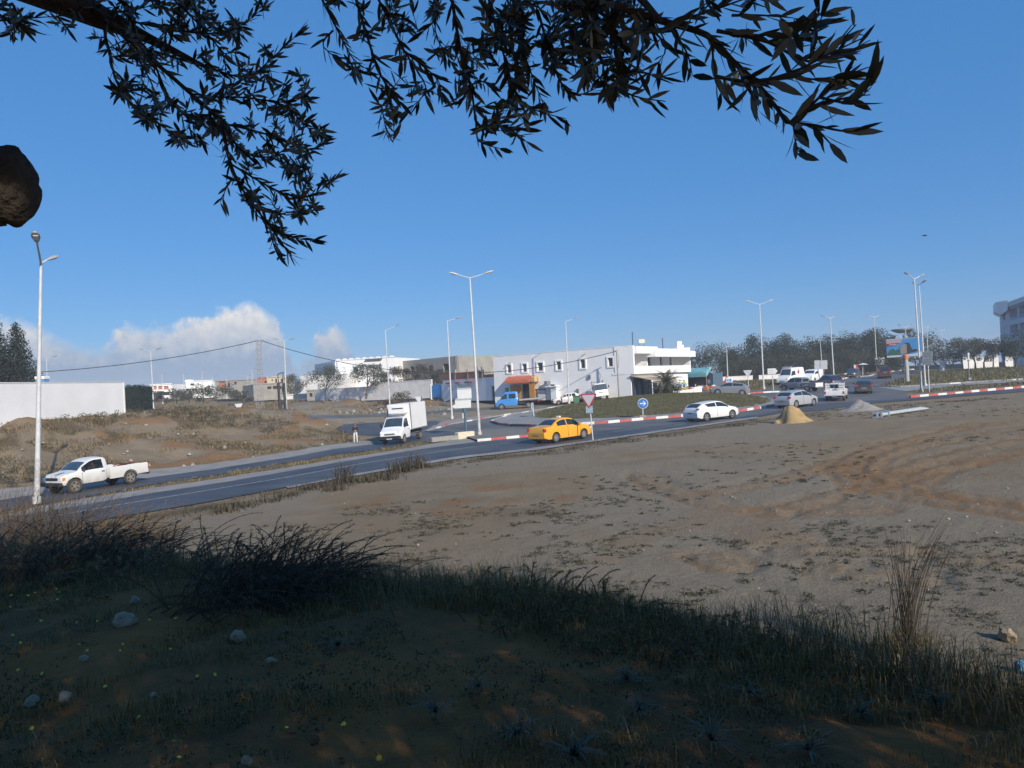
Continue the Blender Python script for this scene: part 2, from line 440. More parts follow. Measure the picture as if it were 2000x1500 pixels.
# ---- the sheet itself: rings round the standpoint, dense in front
def ground_sheet():
    ang_f = np.radians(np.linspace(-46, 46, 430))
    ang_b = np.radians(np.linspace(46, 314, 60)[1:-1])
    ang = np.concatenate([ang_f, ang_b]); na = len(ang)
    rad = np.concatenate([np.geomspace(0.4, 2.2, 10)[:-1], np.geomspace(2.2, 760, 430)])
    nr = len(rad)
    X = rad[:, None] * np.sin(ang)[None, :]; Y = rad[:, None] * np.cos(ang)[None, :]
    Z = height(X, Y)
    x, y = X, Y
    road = np.zeros(X.shape)
    for pl in ROADS + [ISLAND, VERGE_FAR, VERGE_MID, SPLIT]: road = np.maximum(road, softpoly(x, y, pl, 1.6))
    bank = softpoly(x, y, BANK, 2.5)
    lot = 1 - np.maximum(road, bank)
    ye = np.interp(x, EDGE_X, EDGE_Y)
    mnd = smooth(2.0, -1.0, y - ye)
    near = smooth(120, 40, np.hypot(x, y))
    # tyre tracks in the lot
    trk = np.zeros(X.shape); rut = np.zeros(X.shape)
    for pts_, w in [([(2050, 812), (1900, 832), (1780, 855), (1680, 885), (1640, 915), (1690, 948), (1800, 972), (1920, 990), (2050, 1010)], .34),
                    ([(2050, 826), (1900, 848), (1800, 868), (1710, 892), (1680, 918), (1740, 945), (1860, 966), (2050, 990)], .34),
                    ([(2050, 850), (1920, 872), (1800, 900), (1730, 930), (1700, 955)], .3), ([(2050, 870), (1920, 893), (1820, 920), (1770, 950)], .3),
                    ([(1250, 925), (1290, 950), (1400, 985), (1550, 1000), (1700, 995)], .28), ([(1500, 1000), (1620, 968), (1800, 920), (2050, 880)], .3),
                    ([(1540, 1072), (1640, 1066), (1780, 1070)], .22), ([(1860, 1088), (2050, 1096)], .22), ([(1630, 1112), (1770, 1124)], .2), ([(1390, 1085), (1420, 1100)], .25),
                    ([(1400, 960), (1560, 925), (1700, 880), (1900, 826)], .3)]:
        ln = [tuple(v)[:2] for v in gp(pts_)]
        dd_ = dpoly(x, y, ln); trk = np.maximum(trk, np.clip(1.15 - dd_ / (w * 3.0), 0, 1)); rut = np.maximum(rut, np.clip(1.2 - np.abs(dd_ - .55) / (w * .9), 0, 1) * (dd_ < 2))
    n1 = noise2(x, y, 1.1, 1); n2 = noise2(x, y, 2.9, 2); n3 = noise2(x, y, 0.31, 3); n4 = noise2(x, y, 7.3, 4); n5 = noise2(x, y, 0.09, 5)
    Z = Z + lot * near * (1 - mnd) * (0.035 * (n1 - .5) + 0.022 * (n2 - .5) + .02 * (n4 - .5) + trk * (0.06 * (n2 - .45) + .05 * (n4 - .5)) - rut * .07)
    Z = Z + mnd * (0.10 * (n1 - .5) + 0.06 * (n2 - .5) + 0.03 * (n4 - .5))
    Z = Z + bank * (1 - road) * (0.55 * (n3 - .5) + 0.35 * (noise2(x, y, .8, 9) - .5) + 0.1 * (n2 - .5))
    dunes = softpoly(x, y, [tuple(v)[:2] for v in gp([(560, 803), (640, 776), (860, 775), (870, 790), (740, 806), (600, 808)])], 5)
    Z = Z + dunes * (1 - road) * (0.9 * (n3 - .4) + .4 * (noise2(x, y, .7, 12) - .5))
    orange = np.zeros(X.shape); veg = np.zeros(X.shape); grav = np.zeros(X.shape)
    orange = np.maximum(orange, trk * .58 + rut * .42 * smooth(.2, .6, n2 * .5 + n4 * .5)); orange = np.maximum(orange, softpoly(x, y, [tuple(v)[:2] for v in gp([(1600, 900), (1800, 850), (2100, 800), (2100, 1040), (1800, 990), (1620, 950)])], 5) * smooth(.35, .7, n1 * .4 + n2 * .3 + n3 * .3) * .62)
    orange = np.maximum(orange, softpoly(x, y, [tuple(v)[:2] for v in gp([(560, 1000), (700, 965), (900, 955), (1180, 945), (1160, 965), (900, 1000), (700, 1010), (600, 1040)])], 3) * smooth(.3, .75, n1 * .5 + n3 * .5) * .8)
    orange = np.maximum(orange, lot * (1 - mnd) * smooth(.55, .85, n3 * .7 + n1 * .3) * .55 * smooth(100, 60, y))
    orange = np.maximum(orange, softpoly(x, y, [tuple(v)[:2] for v in gp([(620, 800), (660, 776), (840, 775), (860, 790), (740, 806)])], 4) * smooth(.3, .6, n3) * .8)
    orange = np.maximum(orange, bank * smooth(.5, .72, n3 * .55 + noise2(x, y, .5, 21) * .45) * .95)
    orange = np.maximum(orange, mnd * smooth(.48, .7, n1 * .5 + n2 * .3 + n3 * .2) * smooth(7.0, 4.0, y) * .9)
    veg = np.maximum(veg, bank * smooth(.42, .62, noise2(x, y, .28, 22) * .6 + n1 * .4) * .9)
    veg = np.maximum(veg, softpoly(x, y, FIELD_R, 3) * (.55 + .4 * n1)); veg = np.maximum(veg, softpoly(x, y, FIELD_B, 5) * (.45 + .4 * n1))
    veg = np.maximum(veg, smooth(120, 160, np.hypot(x, y)) * (.5 + .5 * n5))
    veg = np.maximum(veg, mnd * smooth(.35, .6, n1 * .5 + n3 * .5) * .85)
    med = softpoly(x, y, [tuple(v)[:2] for v in gp([(-300, 1062), (50, 991), (300, 947), (560, 905), (731, 880), (880, 852), (905, 853), (830, 870), (560, 914), (300, 953), (60, 992), (-300, 1085)])], .5)
    veg = np.maximum(veg, med * (.55 + .35 * n1))
    edge = np.clip(1 - dpoly(x, y, [tuple(v)[:2] for v in gp([(205, 1026), (400, 992), (560, 962), (700, 936), (900, 902), (1050, 886), (1160, 868), (1320, 846), (1480, 822), (1600, 806)])]) / 2.2, 0, 1)
    veg = np.maximum(veg, edge * smooth(.25, .5, n1 * .5 + n3 * .5))
    grav = np.maximum(grav, softpoly(x, y, FORE, 4) * .8)
    grav = np.maximum(grav, softpoly(x, y, [tuple(v)[:2] for v in gp([(470, 800), (640, 785), (760, 790), (800, 800), (1000, 795), (870, 818), (640, 822), (480, 806)])], 4) * smooth(.2, .55, n3) * .9)
    grav = np.maximum(grav, lot * (1 - mnd) * smooth(.35, .7, noise2(x, y, .12, 31)) * .75 * smooth(90, 60, y))
    far_grav = smooth(.6, .8, n5) * smooth(100, 130, y) * .5; grav = np.maximum(grav, far_grav)
    V = np.stack([X, Y, Z], -1).reshape(-1, 3)
    V = np.vstack([V, [[0, 0, height(np.array([0.]), np.array([0.]))[0]]]])
    i = np.arange(nr - 1)[:, None]; k = np.arange(na)[None, :]; k2 = (k + 1) % na
    F = np.stack([i * na + k, i * na + k2, (i + 1) * na + k2, (i + 1) * na + k], -1).reshape(-1, 4)
    F = F[:, ::-1]
    m = bpy.data.materials.new('bare_earth'); m.use_nodes = True
    nt = m.node_tree; b = nt.nodes['Principled BSDF']; b.inputs['Roughness'].default_value = 0.95; b.inputs['Specular IOR Level'].default_value = 0.15
    L = nt.links.new
    at = nt.nodes.new('ShaderNodeAttribute'); at.attribute_name = 'soil'
    sp = nt.nodes.new('ShaderNodeSeparateColor'); L(at.outputs['Color'], sp.inputs[0])
    geo = nt.nodes.new('ShaderNodeTexCoord')
    def noi(s, d=6, r=.6):
        n = nt.nodes.new('ShaderNodeTexNoise'); n.inputs['Scale'].default_value = s; n.inputs['Detail'].default_value = d; n.inputs['Roughness'].default_value = r
        L(geo.outputs['Object'], n.inputs['Vector']); return n.outputs[0]
    def mth(op, a_, b_=None, cl=False):
        n = nt.nodes.new('ShaderNodeMath'); n.operation = op; n.use_clamp = cl
        for ii, vv in enumerate((a_, b_)):
            if vv is None: continue
            if isinstance(vv, (int, float)): n.inputs[ii].default_value = vv
            else: L(vv, n.inputs[ii])
        return n.outputs[0]
    def mixc_(f, a_, b_):
        n = nt.nodes.new('ShaderNodeMix'); n.data_type = 'RGBA'
        L(f, n.inputs[0])
        for s_, vv in ((6, a_), (7, b_)):
            if isinstance(vv, tuple): n.inputs[s_].default_value = (*vv, 1)
            else: L(vv, n.inputs[s_])
        return n.outputs[2]
    na_, nb_, nc_, nd_ = noi(0.7, 8), noi(5, 8, .65), noi(28, 6, .7), noi(0.12, 4)
    base = mixc_(mth('MULTIPLY', mth('SUBTRACT', na_, .35), 3, True), (.222, .172, .108), (.312, .252, .172))
    base = mixc_(mth('MULTIPLY', mth('SUBTRACT', nd_, .4), 4, True), base, mixc_(na_, (.248, .180, .100), (.318, .25, .165)))
    brk = mth('ADD', mth('MULTIPLY', nb_, .7), mth('MULTIPLY', nc_, .5))
    def msk(ch, gain=2.2):
        return mth('MULTIPLY', mth('SUBTRACT', mth('ADD', ch, mth('MULTIPLY', mth('SUBTRACT', brk, .6), .9)), .42), gain, True)
    g_ = msk(sp.outputs[2]); o_ = msk(sp.outputs[0]); v_ = msk(sp.outputs[1])
    zero = mth('GREATER_THAN', sp.outputs[2], .02); g_ = mth('MULTIPLY', g_, zero)
    o_ = mth('MULTIPLY', o_, mth('GREATER_THAN', sp.outputs[0], .02)); v_ = mth('MULTIPLY', v_, mth('GREATER_THAN', sp.outputs[1], .02))
    c_ = mixc_(g_, base, mixc_(nb_, (.236, .200, .145), (.325, .280, .208)))
    c_ = mixc_(o_, c_, mixc_(nb_, (.20, .108, .046), (.35, .215, .105)))
    c_ = mixc_(v_, c_, mixc_(nc_, (.085, .065, .035), (.20, .15, .085)))
    c_ = mixc_(mth('MULTIPLY', mth('ADD', at.outputs['Alpha'], mth('MULTIPLY', mth('SUBTRACT', nb_, .5), .5)), 1.0, True), c_, mixc_(mth('MULTIPLY', mth('SUBTRACT', na_, .42), 5, True), mixc_(nc_, (.15, .072, .022), (.29, .155, .058)), mixc_(nb_, (.28, .110, .024), (.48, .21, .055))))
    speck = mth('MULTIPLY', mth('SUBTRACT', nc_, .62), 9, True)
    c_ = mixc_(mth('MULTIPLY', speck, .5), c_, (.11, .088, .066))
    nf_ = noi(95, 3, .7); c_ = mixc_(mth('MULTIPLY', mth('SUBTRACT', nf_, .56), 7, True), c_, mixc_(nb_, (.09, .07, .05), (.30, .26, .21)))
    L(c_, b.inputs['Base Color'])
    bp = nt.nodes.new('ShaderNodeBump'); bp.inputs['Strength'].default_value = 1.0; bp.inputs['Distance'].default_value = .11
    L(mth('ADD', nb_, mth('MULTIPLY', nc_, .6)), bp.inputs['Height']); L(bp.outputs[0], b.inputs['Normal'])
    o = np_mesh('ground', V, F, m, None, True)
    # close the small hole under the photographer's feet
    at_ = o.data.attributes.new('soil', 'FLOAT_COLOR', 'POINT')
    col = np.ones((len(V), 4), np.float32)
    col[:-1, 0] = orange.ravel(); col[:-1, 1] = veg.ravel(); col[:-1, 2] = grav.ravel(); col[-1, :3] = 0; col[:-1, 3] = mnd.ravel()
    at_.data.foreach_set('color', col.ravel())
    struct(o)
    return o
ground_sheet()

# ---- flat sheets laid on the ground
from mathutils.geometry import delaunay_2d_cdt
def sheet(name, poly, off, material, step=1.2, ragged=0.0, seed=0):
    pts_ = []; n = len(poly); rg = random.Random(seed)
    for i in range(n):
        a = Vector(poly[i][:2]); b = Vector(poly[(i + 1) % n][:2]); k = max(1, int((b - a).length / step))
        for j in range(k):
            q = a.lerp(b, j / k)
            if ragged: q += Vector((rg.uniform(-1, 1), rg.uniform(-1, 1))) * ragged
            pts_.append(q)
    nb = len(pts_); xs = [p.x for p in pts_]; ys = [p.y for p in pts_]
    gx, gy = np.meshgrid(np.arange(min(xs), max(xs), step * 1.2), np.arange(min(ys), max(ys), step * 1.2))
    gx = gx.ravel() + 0.07; gy = gy.ravel() + 0.05
    pl = [(p.x, p.y) for p in pts_]
    ins = inpoly(gx, gy, pl) & (dpoly(gx, gy, pl + [pl[0]]) > step * .45)
    allp = pts_ + [Vector((a, b)) for a, b in zip(gx[ins], gy[ins])]
    r = delaunay_2d_cdt(allp, [], [list(range(nb))], 1, 1e-4)
    vs = np.array([(p.x, p.y) for p in r[0]]); zz = height(vs[:, 0], vs[:, 1]) + off
    mb = MB(); mb.add([(a, b, c_) for (a, b), c_ in zip(vs, zz)], [f if (vs[f[1]][0] - vs[f[0]][0]) * (vs[f[2]][1] - vs[f[0]][1]) - (vs[f[1]][1] - vs[f[0]][1]) * (vs[f[2]][0] - vs[f[0]][0]) > 0 else f[::-1] for f in r[2]])
    o = mb.build(name, material); o.data.shade_smooth(); struct(o); return o
asphalt = mat('asphalt', (.040, .043, .048), .6, scale=.35, col2=(.098, .099, .100), bump=.25, bscale=60, detail=9, spec=.45)
asphalt_old = mat('asphalt_worn', (.085, .085, .085), .7, scale=.4, col2=(.155, .15, .14), bump=.25, bscale=50, detail=9, spec=.4)
conc_v = mat('pale_verge', (.22, .205, .185), .9, scale=.9, col2=(.32, .30, .27), bump=.5, bscale=18, detail=9)
conc_p = mat('concrete_paving', (.21, .205, .195), .85, scale=.7, col2=(.30, .292, .28), bump=.3, bscale=25, detail=8)
turf = mat('island_turf', (.075, .070, .030), .95, scale=1.2, col2=(.150, .128, .058), bump=.9, bscale=30, detail=9)
drain = mat('splitter_fill', (.14, .125, .105), .9, scale=1.4, col2=(.22, .205, .18), bump=.5, bscale=20)
sheet('road', MAIN, .040, asphalt)
sheet('road', UPPER, .036, asphalt)
sheet('roundabout', ROUND, .030, asphalt_old)
sheet('road', ARM_R, .044, asphalt_old, 2.5)
sheet('road', ARM_B, .048, asphalt_old, 2.0)
sheet('road', SIDE, .026, asphalt)
sheet('road', FARROAD, .03, asphalt_old, 2.5)
sheet('verge', VERGE_FAR, .022, conc_v, .8, .16, 3)
sheet('verge', VERGE_MID, .020, conc_v, .8, .16, 4)
sheet('verge', VERGE_C, .05, conc_v, .8, .2, 5)
sheet('verge', SHOULDER, .052, conc_v, .6, .10, 6)
sheet('pavement', PAVE_R, .052, conc_p, 1.5, .05, 7)
sheet('pavement', SPLIT, .13, drain, .8)
sheet('pavement', ISLAND, .17, conc_p, 1.0)
sheet('island_turf', [(x + .25 * math.sin(i * 2.3), y + .3 * math.cos(i * 1.7)) for i, (x, y) in enumerate(GRASS_ISL)], .21, turf, .8)

# ---- painted lines
paint = mat('road_paint', (.30, .30, .29), .7, scale=5, col2=(.60, .60, .58), bump=.2)
def line_strip(pts_px, w, off, name='lane_marking', dash=None):
    ln = [Vector(v[:2]) for v in gp(pts_px)]
    q = []
    for a, b in zip(ln[:-1], ln[1:]):
        k = max(1, int((b - a).length / .8))
        q += [a.lerp(b, j / k) for j in range(k)]
    q.append(ln[-1]); mb = MB(); n = len(q)
    v = []
    for i, p in enumerate(q):
        t = (q[min(i + 1, n - 1)] - q[max(i - 1, 0)]).normalized(); nrm = Vector((-t.y, t.x)) * w / 2
        for s_ in (-1, 1):
            c_ = p + nrm * s_; v.append((c_.x, c_.y, hz(c_.x, c_.y) + off))
    mb.add(v, [(2 * i, 2 * i + 1, 2 * i + 3, 2 * i + 2)[::-1] for i in range(n - 1) if dash is None or (i // dash) % 2 == 0])
    return struct(mb.build(name, paint))
line_strip([(60, 1018), (255, 984), (420, 957), (560, 934), (700, 908), (860, 883), (930, 873)], .13, .046)
line_strip([(930, 873), (1040, 861), (1160, 849), (1250, 838), (1340, 829)], .12, .046, dash=3)
line_strip([(1040, 877), (1160, 861.5), (1320, 838.8), (1470, 817)], .14, .058)

# ---- kerbs: every stone its own block
kerb_red = mat('kerb_red_paint', (.34, .055, .055), .75, scale=6, col2=(.50, .14, .13), bump=.3)
kerb_white = mat('kerb_white_paint', (.55, .54, .51), .75, scale=6, col2=(.80, .79, .76), bump=.3)
kerb_bare = mat('kerb_bare_concrete', (.20, .195, .185), .85, scale=5, col2=(.33, .32, .30), bump=.4)
kerb_dark = mat('kerb_black_worn', (.05, .05, .05), .85, scale=5, col2=(.14, .13, .125), bump=.4)
KM = {}
def kstone(m):
    if m.name not in KM:
        o = MB().box((0, 0, 0), (.97, .24, .30), None, .02).build('kerb_stone', m); KM[m.name] = o.data; bpy.data.objects.remove(o)
    return KM[m.name]
def kerb(name, world_pts, cols, unit=1.0, h=.15, lw=1.0):
    root = struct(empty(name, (world_pts[0][0], world_pts[0][1], hz(*world_pts[0][:2]))))
    L0 = Vector(root.location)
    q = [Vector(p[:2]) for p in world_pts]; seg = [(b - a).length for a, b in zip(q[:-1], q[1:])]; tot = sum(seg)
    n = int(tot / unit)
    def at(s):
        for a, b, l in zip(q[:-1], q[1:], seg):
            if s <= l: return a.lerp(b, s / l)
            s -= l
        return q[-1]
    for i in range(n):
        a, b = at(i * tot / n), at((i + 1) * tot / n); m_ = (a + b) / 2; t = b - a
        c = cols[i % len(cols)]
        if c is None: continue
        o = bpy.data.objects.new('kerb_stone', kstone(c)); C.objects.link(o); o.parent = root
        za, zb = hz(a.x, a.y), hz(b.x, b.y)
        j = random.uniform(-.012, .012)
        o.location = Vector((m_.x, m_.y, (za + zb) / 2 + .04 + h - .15 + j)) - L0
        o.rotation_euler = (0, -math.atan2(zb - za, t.length), math.atan2(t.y, t.x) + random.uniform(-.012, .012))
        o.scale = (t.length / .97 * .985, lw, 1)
W_, R_, B_, D_ = kerb_white, kerb_red, kerb_bare, kerb_dark
kerb('kerb', [tuple(v) for v in gp([(932, 863), (985, 858.5), (1040, 853)])], [W_, R_], .98, .16)
isl_l = ISLAND
kerb('kerb', isl_l[:5], [D_, D_, D_, R_, B_, B_, R_, B_], .95, .2)
kerb('kerb', isl_l[4:11], [R_, W_], 1.04, .2)
kerb('kerb', isl_l[10:] + [isl_l[0]], [B_, B_, W_, B_], 1.2, .2)
kerb('kerb', [tuple(v) for v in gp([(1777, 777), (1850, 771), (1920, 764.5), (2000, 757.5), (2120, 747)])], [R_, W_], 1.02, .17)
kerb('kerb', [tuple(v) for v in gp([(1437, 772), (1500, 767.5), (1560, 766)])], [B_, W_, R_, R_, W_, W_], 1.0, .17)
kerb('kerb', [tuple(v) for v in gp([(1640, 743), (1713, 730), (1785, 722)])], [B_, W_], 1.6, .17)
kerb('kerb', [tuple(v) for v in gp([(1706, 756), (1760, 756.5), (1900, 747.5), (2100, 736)])], [B_, B_, W_, B_, B_], 1.4, .14)
kerb('kerb', [tuple(v) for v in gp([(835, 842), (880, 829.5), (960, 815.5), (1010, 808)])], [B_, B_, W_, B_, R_, B_], 1.1, .12)
# a thick cast block at the tip of the median
k = G(908, 856)
blk = empty('concrete_block', k, R(38)); tag(blk, 'cream painted concrete block at the tip of the median beside the tall twin lamp', 'concrete block')
MB().box((0, 0, .22), (1.5, .5, .55), None, .03).build('block', mat('cream_block', (.55, .50, .36), .8, scale=4, col2=(.68, .63, .48), bump=.3), blk)
MB().box((-1.9, .03, .12), (2.3, .5, .36), None, .03).build('low_end', kerb_bare, blk)

# ================================================================== VEHICLES
glass = mat('car_glass', (.020, .026, .032), .06, var=.2, scale=2, spec=.8)
glass_blue = mat('windscreen_glass', (.035, .055, .075), .07, var=.25, scale=1.5, spec=.8)
def clear_glass():
    m = bpy.data.materials.new('tinted_clear_glass'); m.use_nodes = True; nt = m.node_tree; b = nt.nodes['Principled BSDF']
    b.inputs['Base Color'].default_value = (.02, .025, .03, 1); b.inputs['Roughness'].default_value = .06
    n = nt.nodes.new('ShaderNodeTexNoise'); n.inputs['Scale'].default_value = 3; mr = nt.nodes.new('ShaderNodeMapRange'); mr.inputs[3].default_value = .5; mr.inputs[4].default_value = .7; nt.links.new(n.outputs[0], mr.inputs[0])
    t_ = nt.nodes.new('ShaderNodeBsdfTransparent'); mx = nt.nodes.new('ShaderNodeMixShader'); nt.links.new(mr.outputs[0], mx.inputs[0])
    nt.links.new(b.outputs[0], mx.inputs[1]); nt.links.new(t_.outputs[0], mx.inputs[2]); nt.links.new(mx.outputs[0], nt.nodes['Material Output'].inputs['Surface']); return m
glass_clear = clear_glass()
rubber = mat('tyre_rubber', (.022, .021, .020), .85, var=.3, scale=9, bump=.2)
rubber_d = mat('dusty_tyre', (.05, .045, .038), .9, var=.4, scale=7, bump=.2)
alloy = mat('alloy_rim', (.50, .50, .51), .32, var=.12, scale=9, metal=.7)
rim_d = mat('dusty_rim', (.22, .20, .17), .7, var=.3, scale=9)
under = mat('underbody', (.012, .012, .012), .9, var=.2)
trim = mat('black_trim', (.022, .022, .024), .55, var=.2)
lamp_red = mat('tail_lamp', (.45, .015, .02), .2, var=.25, scale=20, coat=.5)
lamp_clear = mat('head_lamp', (.75, .76, .78), .15, var=.1, scale=20, coat=.5)
lamp_amber = mat('amber_lamp', (.75, .28, .03), .25, var=.15, scale=20)
plate_m = mat('number_plate', (.03, .03, .03), .5, scale=30, col2=(.45, .45, .45))
plate_w = mat('pale_plate', (.35, .35, .33), .5, scale=30, col2=(.6, .6, .56))
steel = mat('grey_steel', (.22, .23, .24), .5, var=.2, scale=6, metal=.4)
def paintm(name, c, dirt=(.30, .25, .19), rough=.32, amt=.35):
    """car paint with road dust on the lower panels"""
    if name in MATS: return MATS[name]
    m = mat(name, c, rough, var=.04, scale=3, spec=.5, coat=.35)
    nt = m.node_tree; b = nt.nodes['Principled BSDF']; L = nt.links.new
    src = b.inputs['Base Color'].links[0].from_socket
    tcn = nt.nodes.new('ShaderNodeTexCoord'); sp = nt.nodes.new('ShaderNodeSeparateXYZ'); L(tcn.outputs['Object'], sp.inputs[0])
    n = nt.nodes.new('ShaderNodeTexNoise'); n.inputs['Scale'].default_value = 3.5; n.inputs['Detail'].default_value = 5; L(tcn.outputs['Object'], n.inputs['Vector'])
    mr = nt.nodes.new('ShaderNodeMapRange'); mr.inputs[1].default_value = .95; mr.inputs[2].default_value = .2; mr.inputs[3].default_value = 0; mr.inputs[4].default_value = 1; L(sp.outputs[2], mr.inputs[0])
    mu = nt.nodes.new('ShaderNodeMath'); mu.operation = 'MULTIPLY'; L(mr.outputs[0], mu.inputs[0]); L(n.outputs[0], mu.inputs[1])
    mu2 = nt.nodes.new('ShaderNodeMath'); mu2.operation = 'MULTIPLY'; mu2.use_clamp = True; mu2.inputs[1].default_value = amt * 1.8; L(mu.outputs[0], mu2.inputs[0])
    mx = nt.nodes.new('ShaderNodeMix'); mx.data_type = 'RGBA'; L(mu2.outputs[0], mx.inputs[0]); L(src, mx.inputs[6]); mx.inputs[7].default_value = (*dirt, 1)
    L(mx.outputs[2], b.inputs['Base Color'])
    return m
white_p = paintm('white_car_paint', (.78, .79, .79))
white_d = paintm('dusty_white_paint', (.68, .68, .66), amt=.7, rough=.45)
yellow_p = paintm('taxi_yellow_paint', (.78, .37, .015), amt=.15)
silver_p = paintm('silver_paint', (.36, .385, .41), rough=.28, amt=.3)
grey_p = paintm('grey_silver_paint', (.17, .195, .235), rough=.28, amt=.3)
dark_p = paintm('dark_grey_paint', (.030, .034, .040), rough=.25, amt=.25)
navy_p = paintm('navy_paint', (.02, .032, .075), rough=.25, amt=.2)
maroon_p = paintm('maroon_paint', (.06, .022, .022), rough=.3, amt=.2)
blue_p = paintm('bright_blue_paint', (.035, .235, .62), amt=.25)

class Shape:
    """a car body as cross-sections along its length; front is +x"""
    def __init__(s, L, W, top, belt, wheels=(), Ra=.36, zc=.31, floor=.2, tumble=.36, end=.15, flat=0.0):
        s.L, s.W, s.top, s.belt, s.wheels, s.Ra, s.zc, s.floor, s.tumble, s.end = L, W, top, belt, wheels, Ra, zc, floor, tumble, end
        s.x0, s.x1 = top[0][0], top[-1][0]
        xs = np.linspace(s.x0, s.x1, 400); k = np.array([1, 2, 3, 2, 1]) / 9
        def sm(pl):
            z = np.interp(xs, [p[0] for p in pl], [p[1] for p in pl])
            zp = np.pad(z, 2, mode='edge'); return np.convolve(zp, k, 'valid')
        s.xs, s.zt, s.zb = xs, sm(top), sm(belt)
    def T(s, x): return float(np.interp(x, s.xs, s.zt))
    def B(s, x): return min(float(np.interp(x, s.xs, s.zb)), s.T(x) - .02)
    def hw(s, x):
        w = s.W / 2
        for e in (x - s.x0, s.x1 - x):
            if e < .55: w *= 1 - s.end * (1 - e / .55) ** 2
        return w
    def fl(s, x):
        z = s.floor
        for e in (x - s.x0, s.x1 - x):
            if e < .35: z += .12 * (1 - e / .35) ** 1.5
        return z
    def arch(s, x):
        z = -1
        for xw in s.wheels:
            d = abs(x - xw)
            if d < s.Ra: z = max(z, s.zc + math.sqrt(s.Ra ** 2 - d * d))
        return z
    def side(s, x, v):
        """point on the glasshouse side, v 0 at the belt, 1 at the roof edge"""
        w = s.hw(x); zb, zt = s.B(x), s.T(x); g = zt - zb
        y0, z0 = w - .05, zb + .01; y1, z1 = w - .06 - s.tumble * g, zt - min(.05, .4 * g)
        return Vector((x, y0 + (y1 - y0) * v, z0 + (z1 - z0) * v))
    def roof(s, x, u):
        """point on the top skin, u -1..1"""
        e = s.side(x, 1.0); zt = s.T(x)
        return Vector((x, e.y * u, e.z + (zt - e.z) * (1 - abs(u) ** 2.5)))
    def sec(s, x):
        w = s.hw(x); f = s.fl(x); zb = s.B(x); a = s.arch(x)
        q = [(0, f), (w * .8, f), (w * .965, f + .05), (w * .99, f + .28 * (zb - f)), (w, f + .6 * (zb - f)), (w * .995, f + .85 * (zb - f)), (w - .02, zb - .005), (w - .045, zb + .006)]
        q = [(y, min(max(z, a), zb)) for y, z in q]
        for v in (.0, .10, .5, .86, 1.0): p = s.side(x, v); q.append((p.y, max(p.z, q[-1][1])))
        for u in (.93, .8, .5, 0): p = s.roof(x, u); q.append((p.y, p.z))
        return q
    def body(s, step=.055, hole=None):
        n = int((s.x1 - s.x0) / step); st = list(np.linspace(s.x0, s.x1, n + 1))
        for xw in s.wheels: st += [xw - s.Ra + .001, xw + s.Ra - .001, xw - s.Ra - .002, xw + s.Ra + .002]
        st = sorted(st); mb = MB(); secs = [s.sec(x) for x in st]; k = len(secs[0])
        for x, q in zip(st, secs): mb.v += [(x, y, z) for y, z in q] + [(x, -y, z) for y, z in q]
        for i in range(len(st) - 1):
            a, b = i * 2 * k, (i + 1) * 2 * k
            for j in range(k - 1):
                if hole and j in (9, 10) and st[i] > hole[0] - .001 and st[i + 1] < hole[1] + .001: continue
                mb.f.append((a + j, a + j + 1, b + j + 1, b + j)); mb.f.append((a + k + j + 1, a + k + j, b + k + j, b + k + j + 1))
        for a, rev in ((0, False), ((len(st) - 1) * 2 * k, True)):
            loop = [a + j for j in range(k)] + [a + k + j for j in range(k - 2, 0, -1)]
            mb.f.append(tuple(loop if not rev else loop[::-1]))
        return mb
    def pane(s, fn, a0, a1, b0, b1, na=10, nb=4, off=.007, sgn=1):
        """a thin glass panel lying on the skin fn(a,b); a0,a1 may vary with b"""
        mb = MB(); f0 = a0 if callable(a0) else (lambda b: a0); f1 = a1 if callable(a1) else (lambda b: a1); v = []
        for j in range(nb + 1):
            b = b0 + (b1 - b0) * j / nb
            for i in range(na + 1):
                a = f0(b) + (f1(b) - f0(b)) * i / na; p = fn(a, b)
                e = 1e-3; da = fn(a + e, b) - fn(a - e, b); db = fn(a, b + e) - fn(a, b - e); n = da.cross(db)
                if n.length > 0: n.normalize()
                if n.y * p.y < 0 and abs(n.y) > .3: n = -n
                elif n.z < 0 and abs(n.y) <= .3: n = -n
                p = p + n * off; v.append((p.x, p.y * sgn, p.z))
        f = [(j * (na + 1) + i, j * (na + 1) + i + 1, (j + 1) * (na + 1) + i + 1, (j + 1) * (na + 1) + i) for j in range(nb) for i in range(na)]
        return mb.add(v, f)

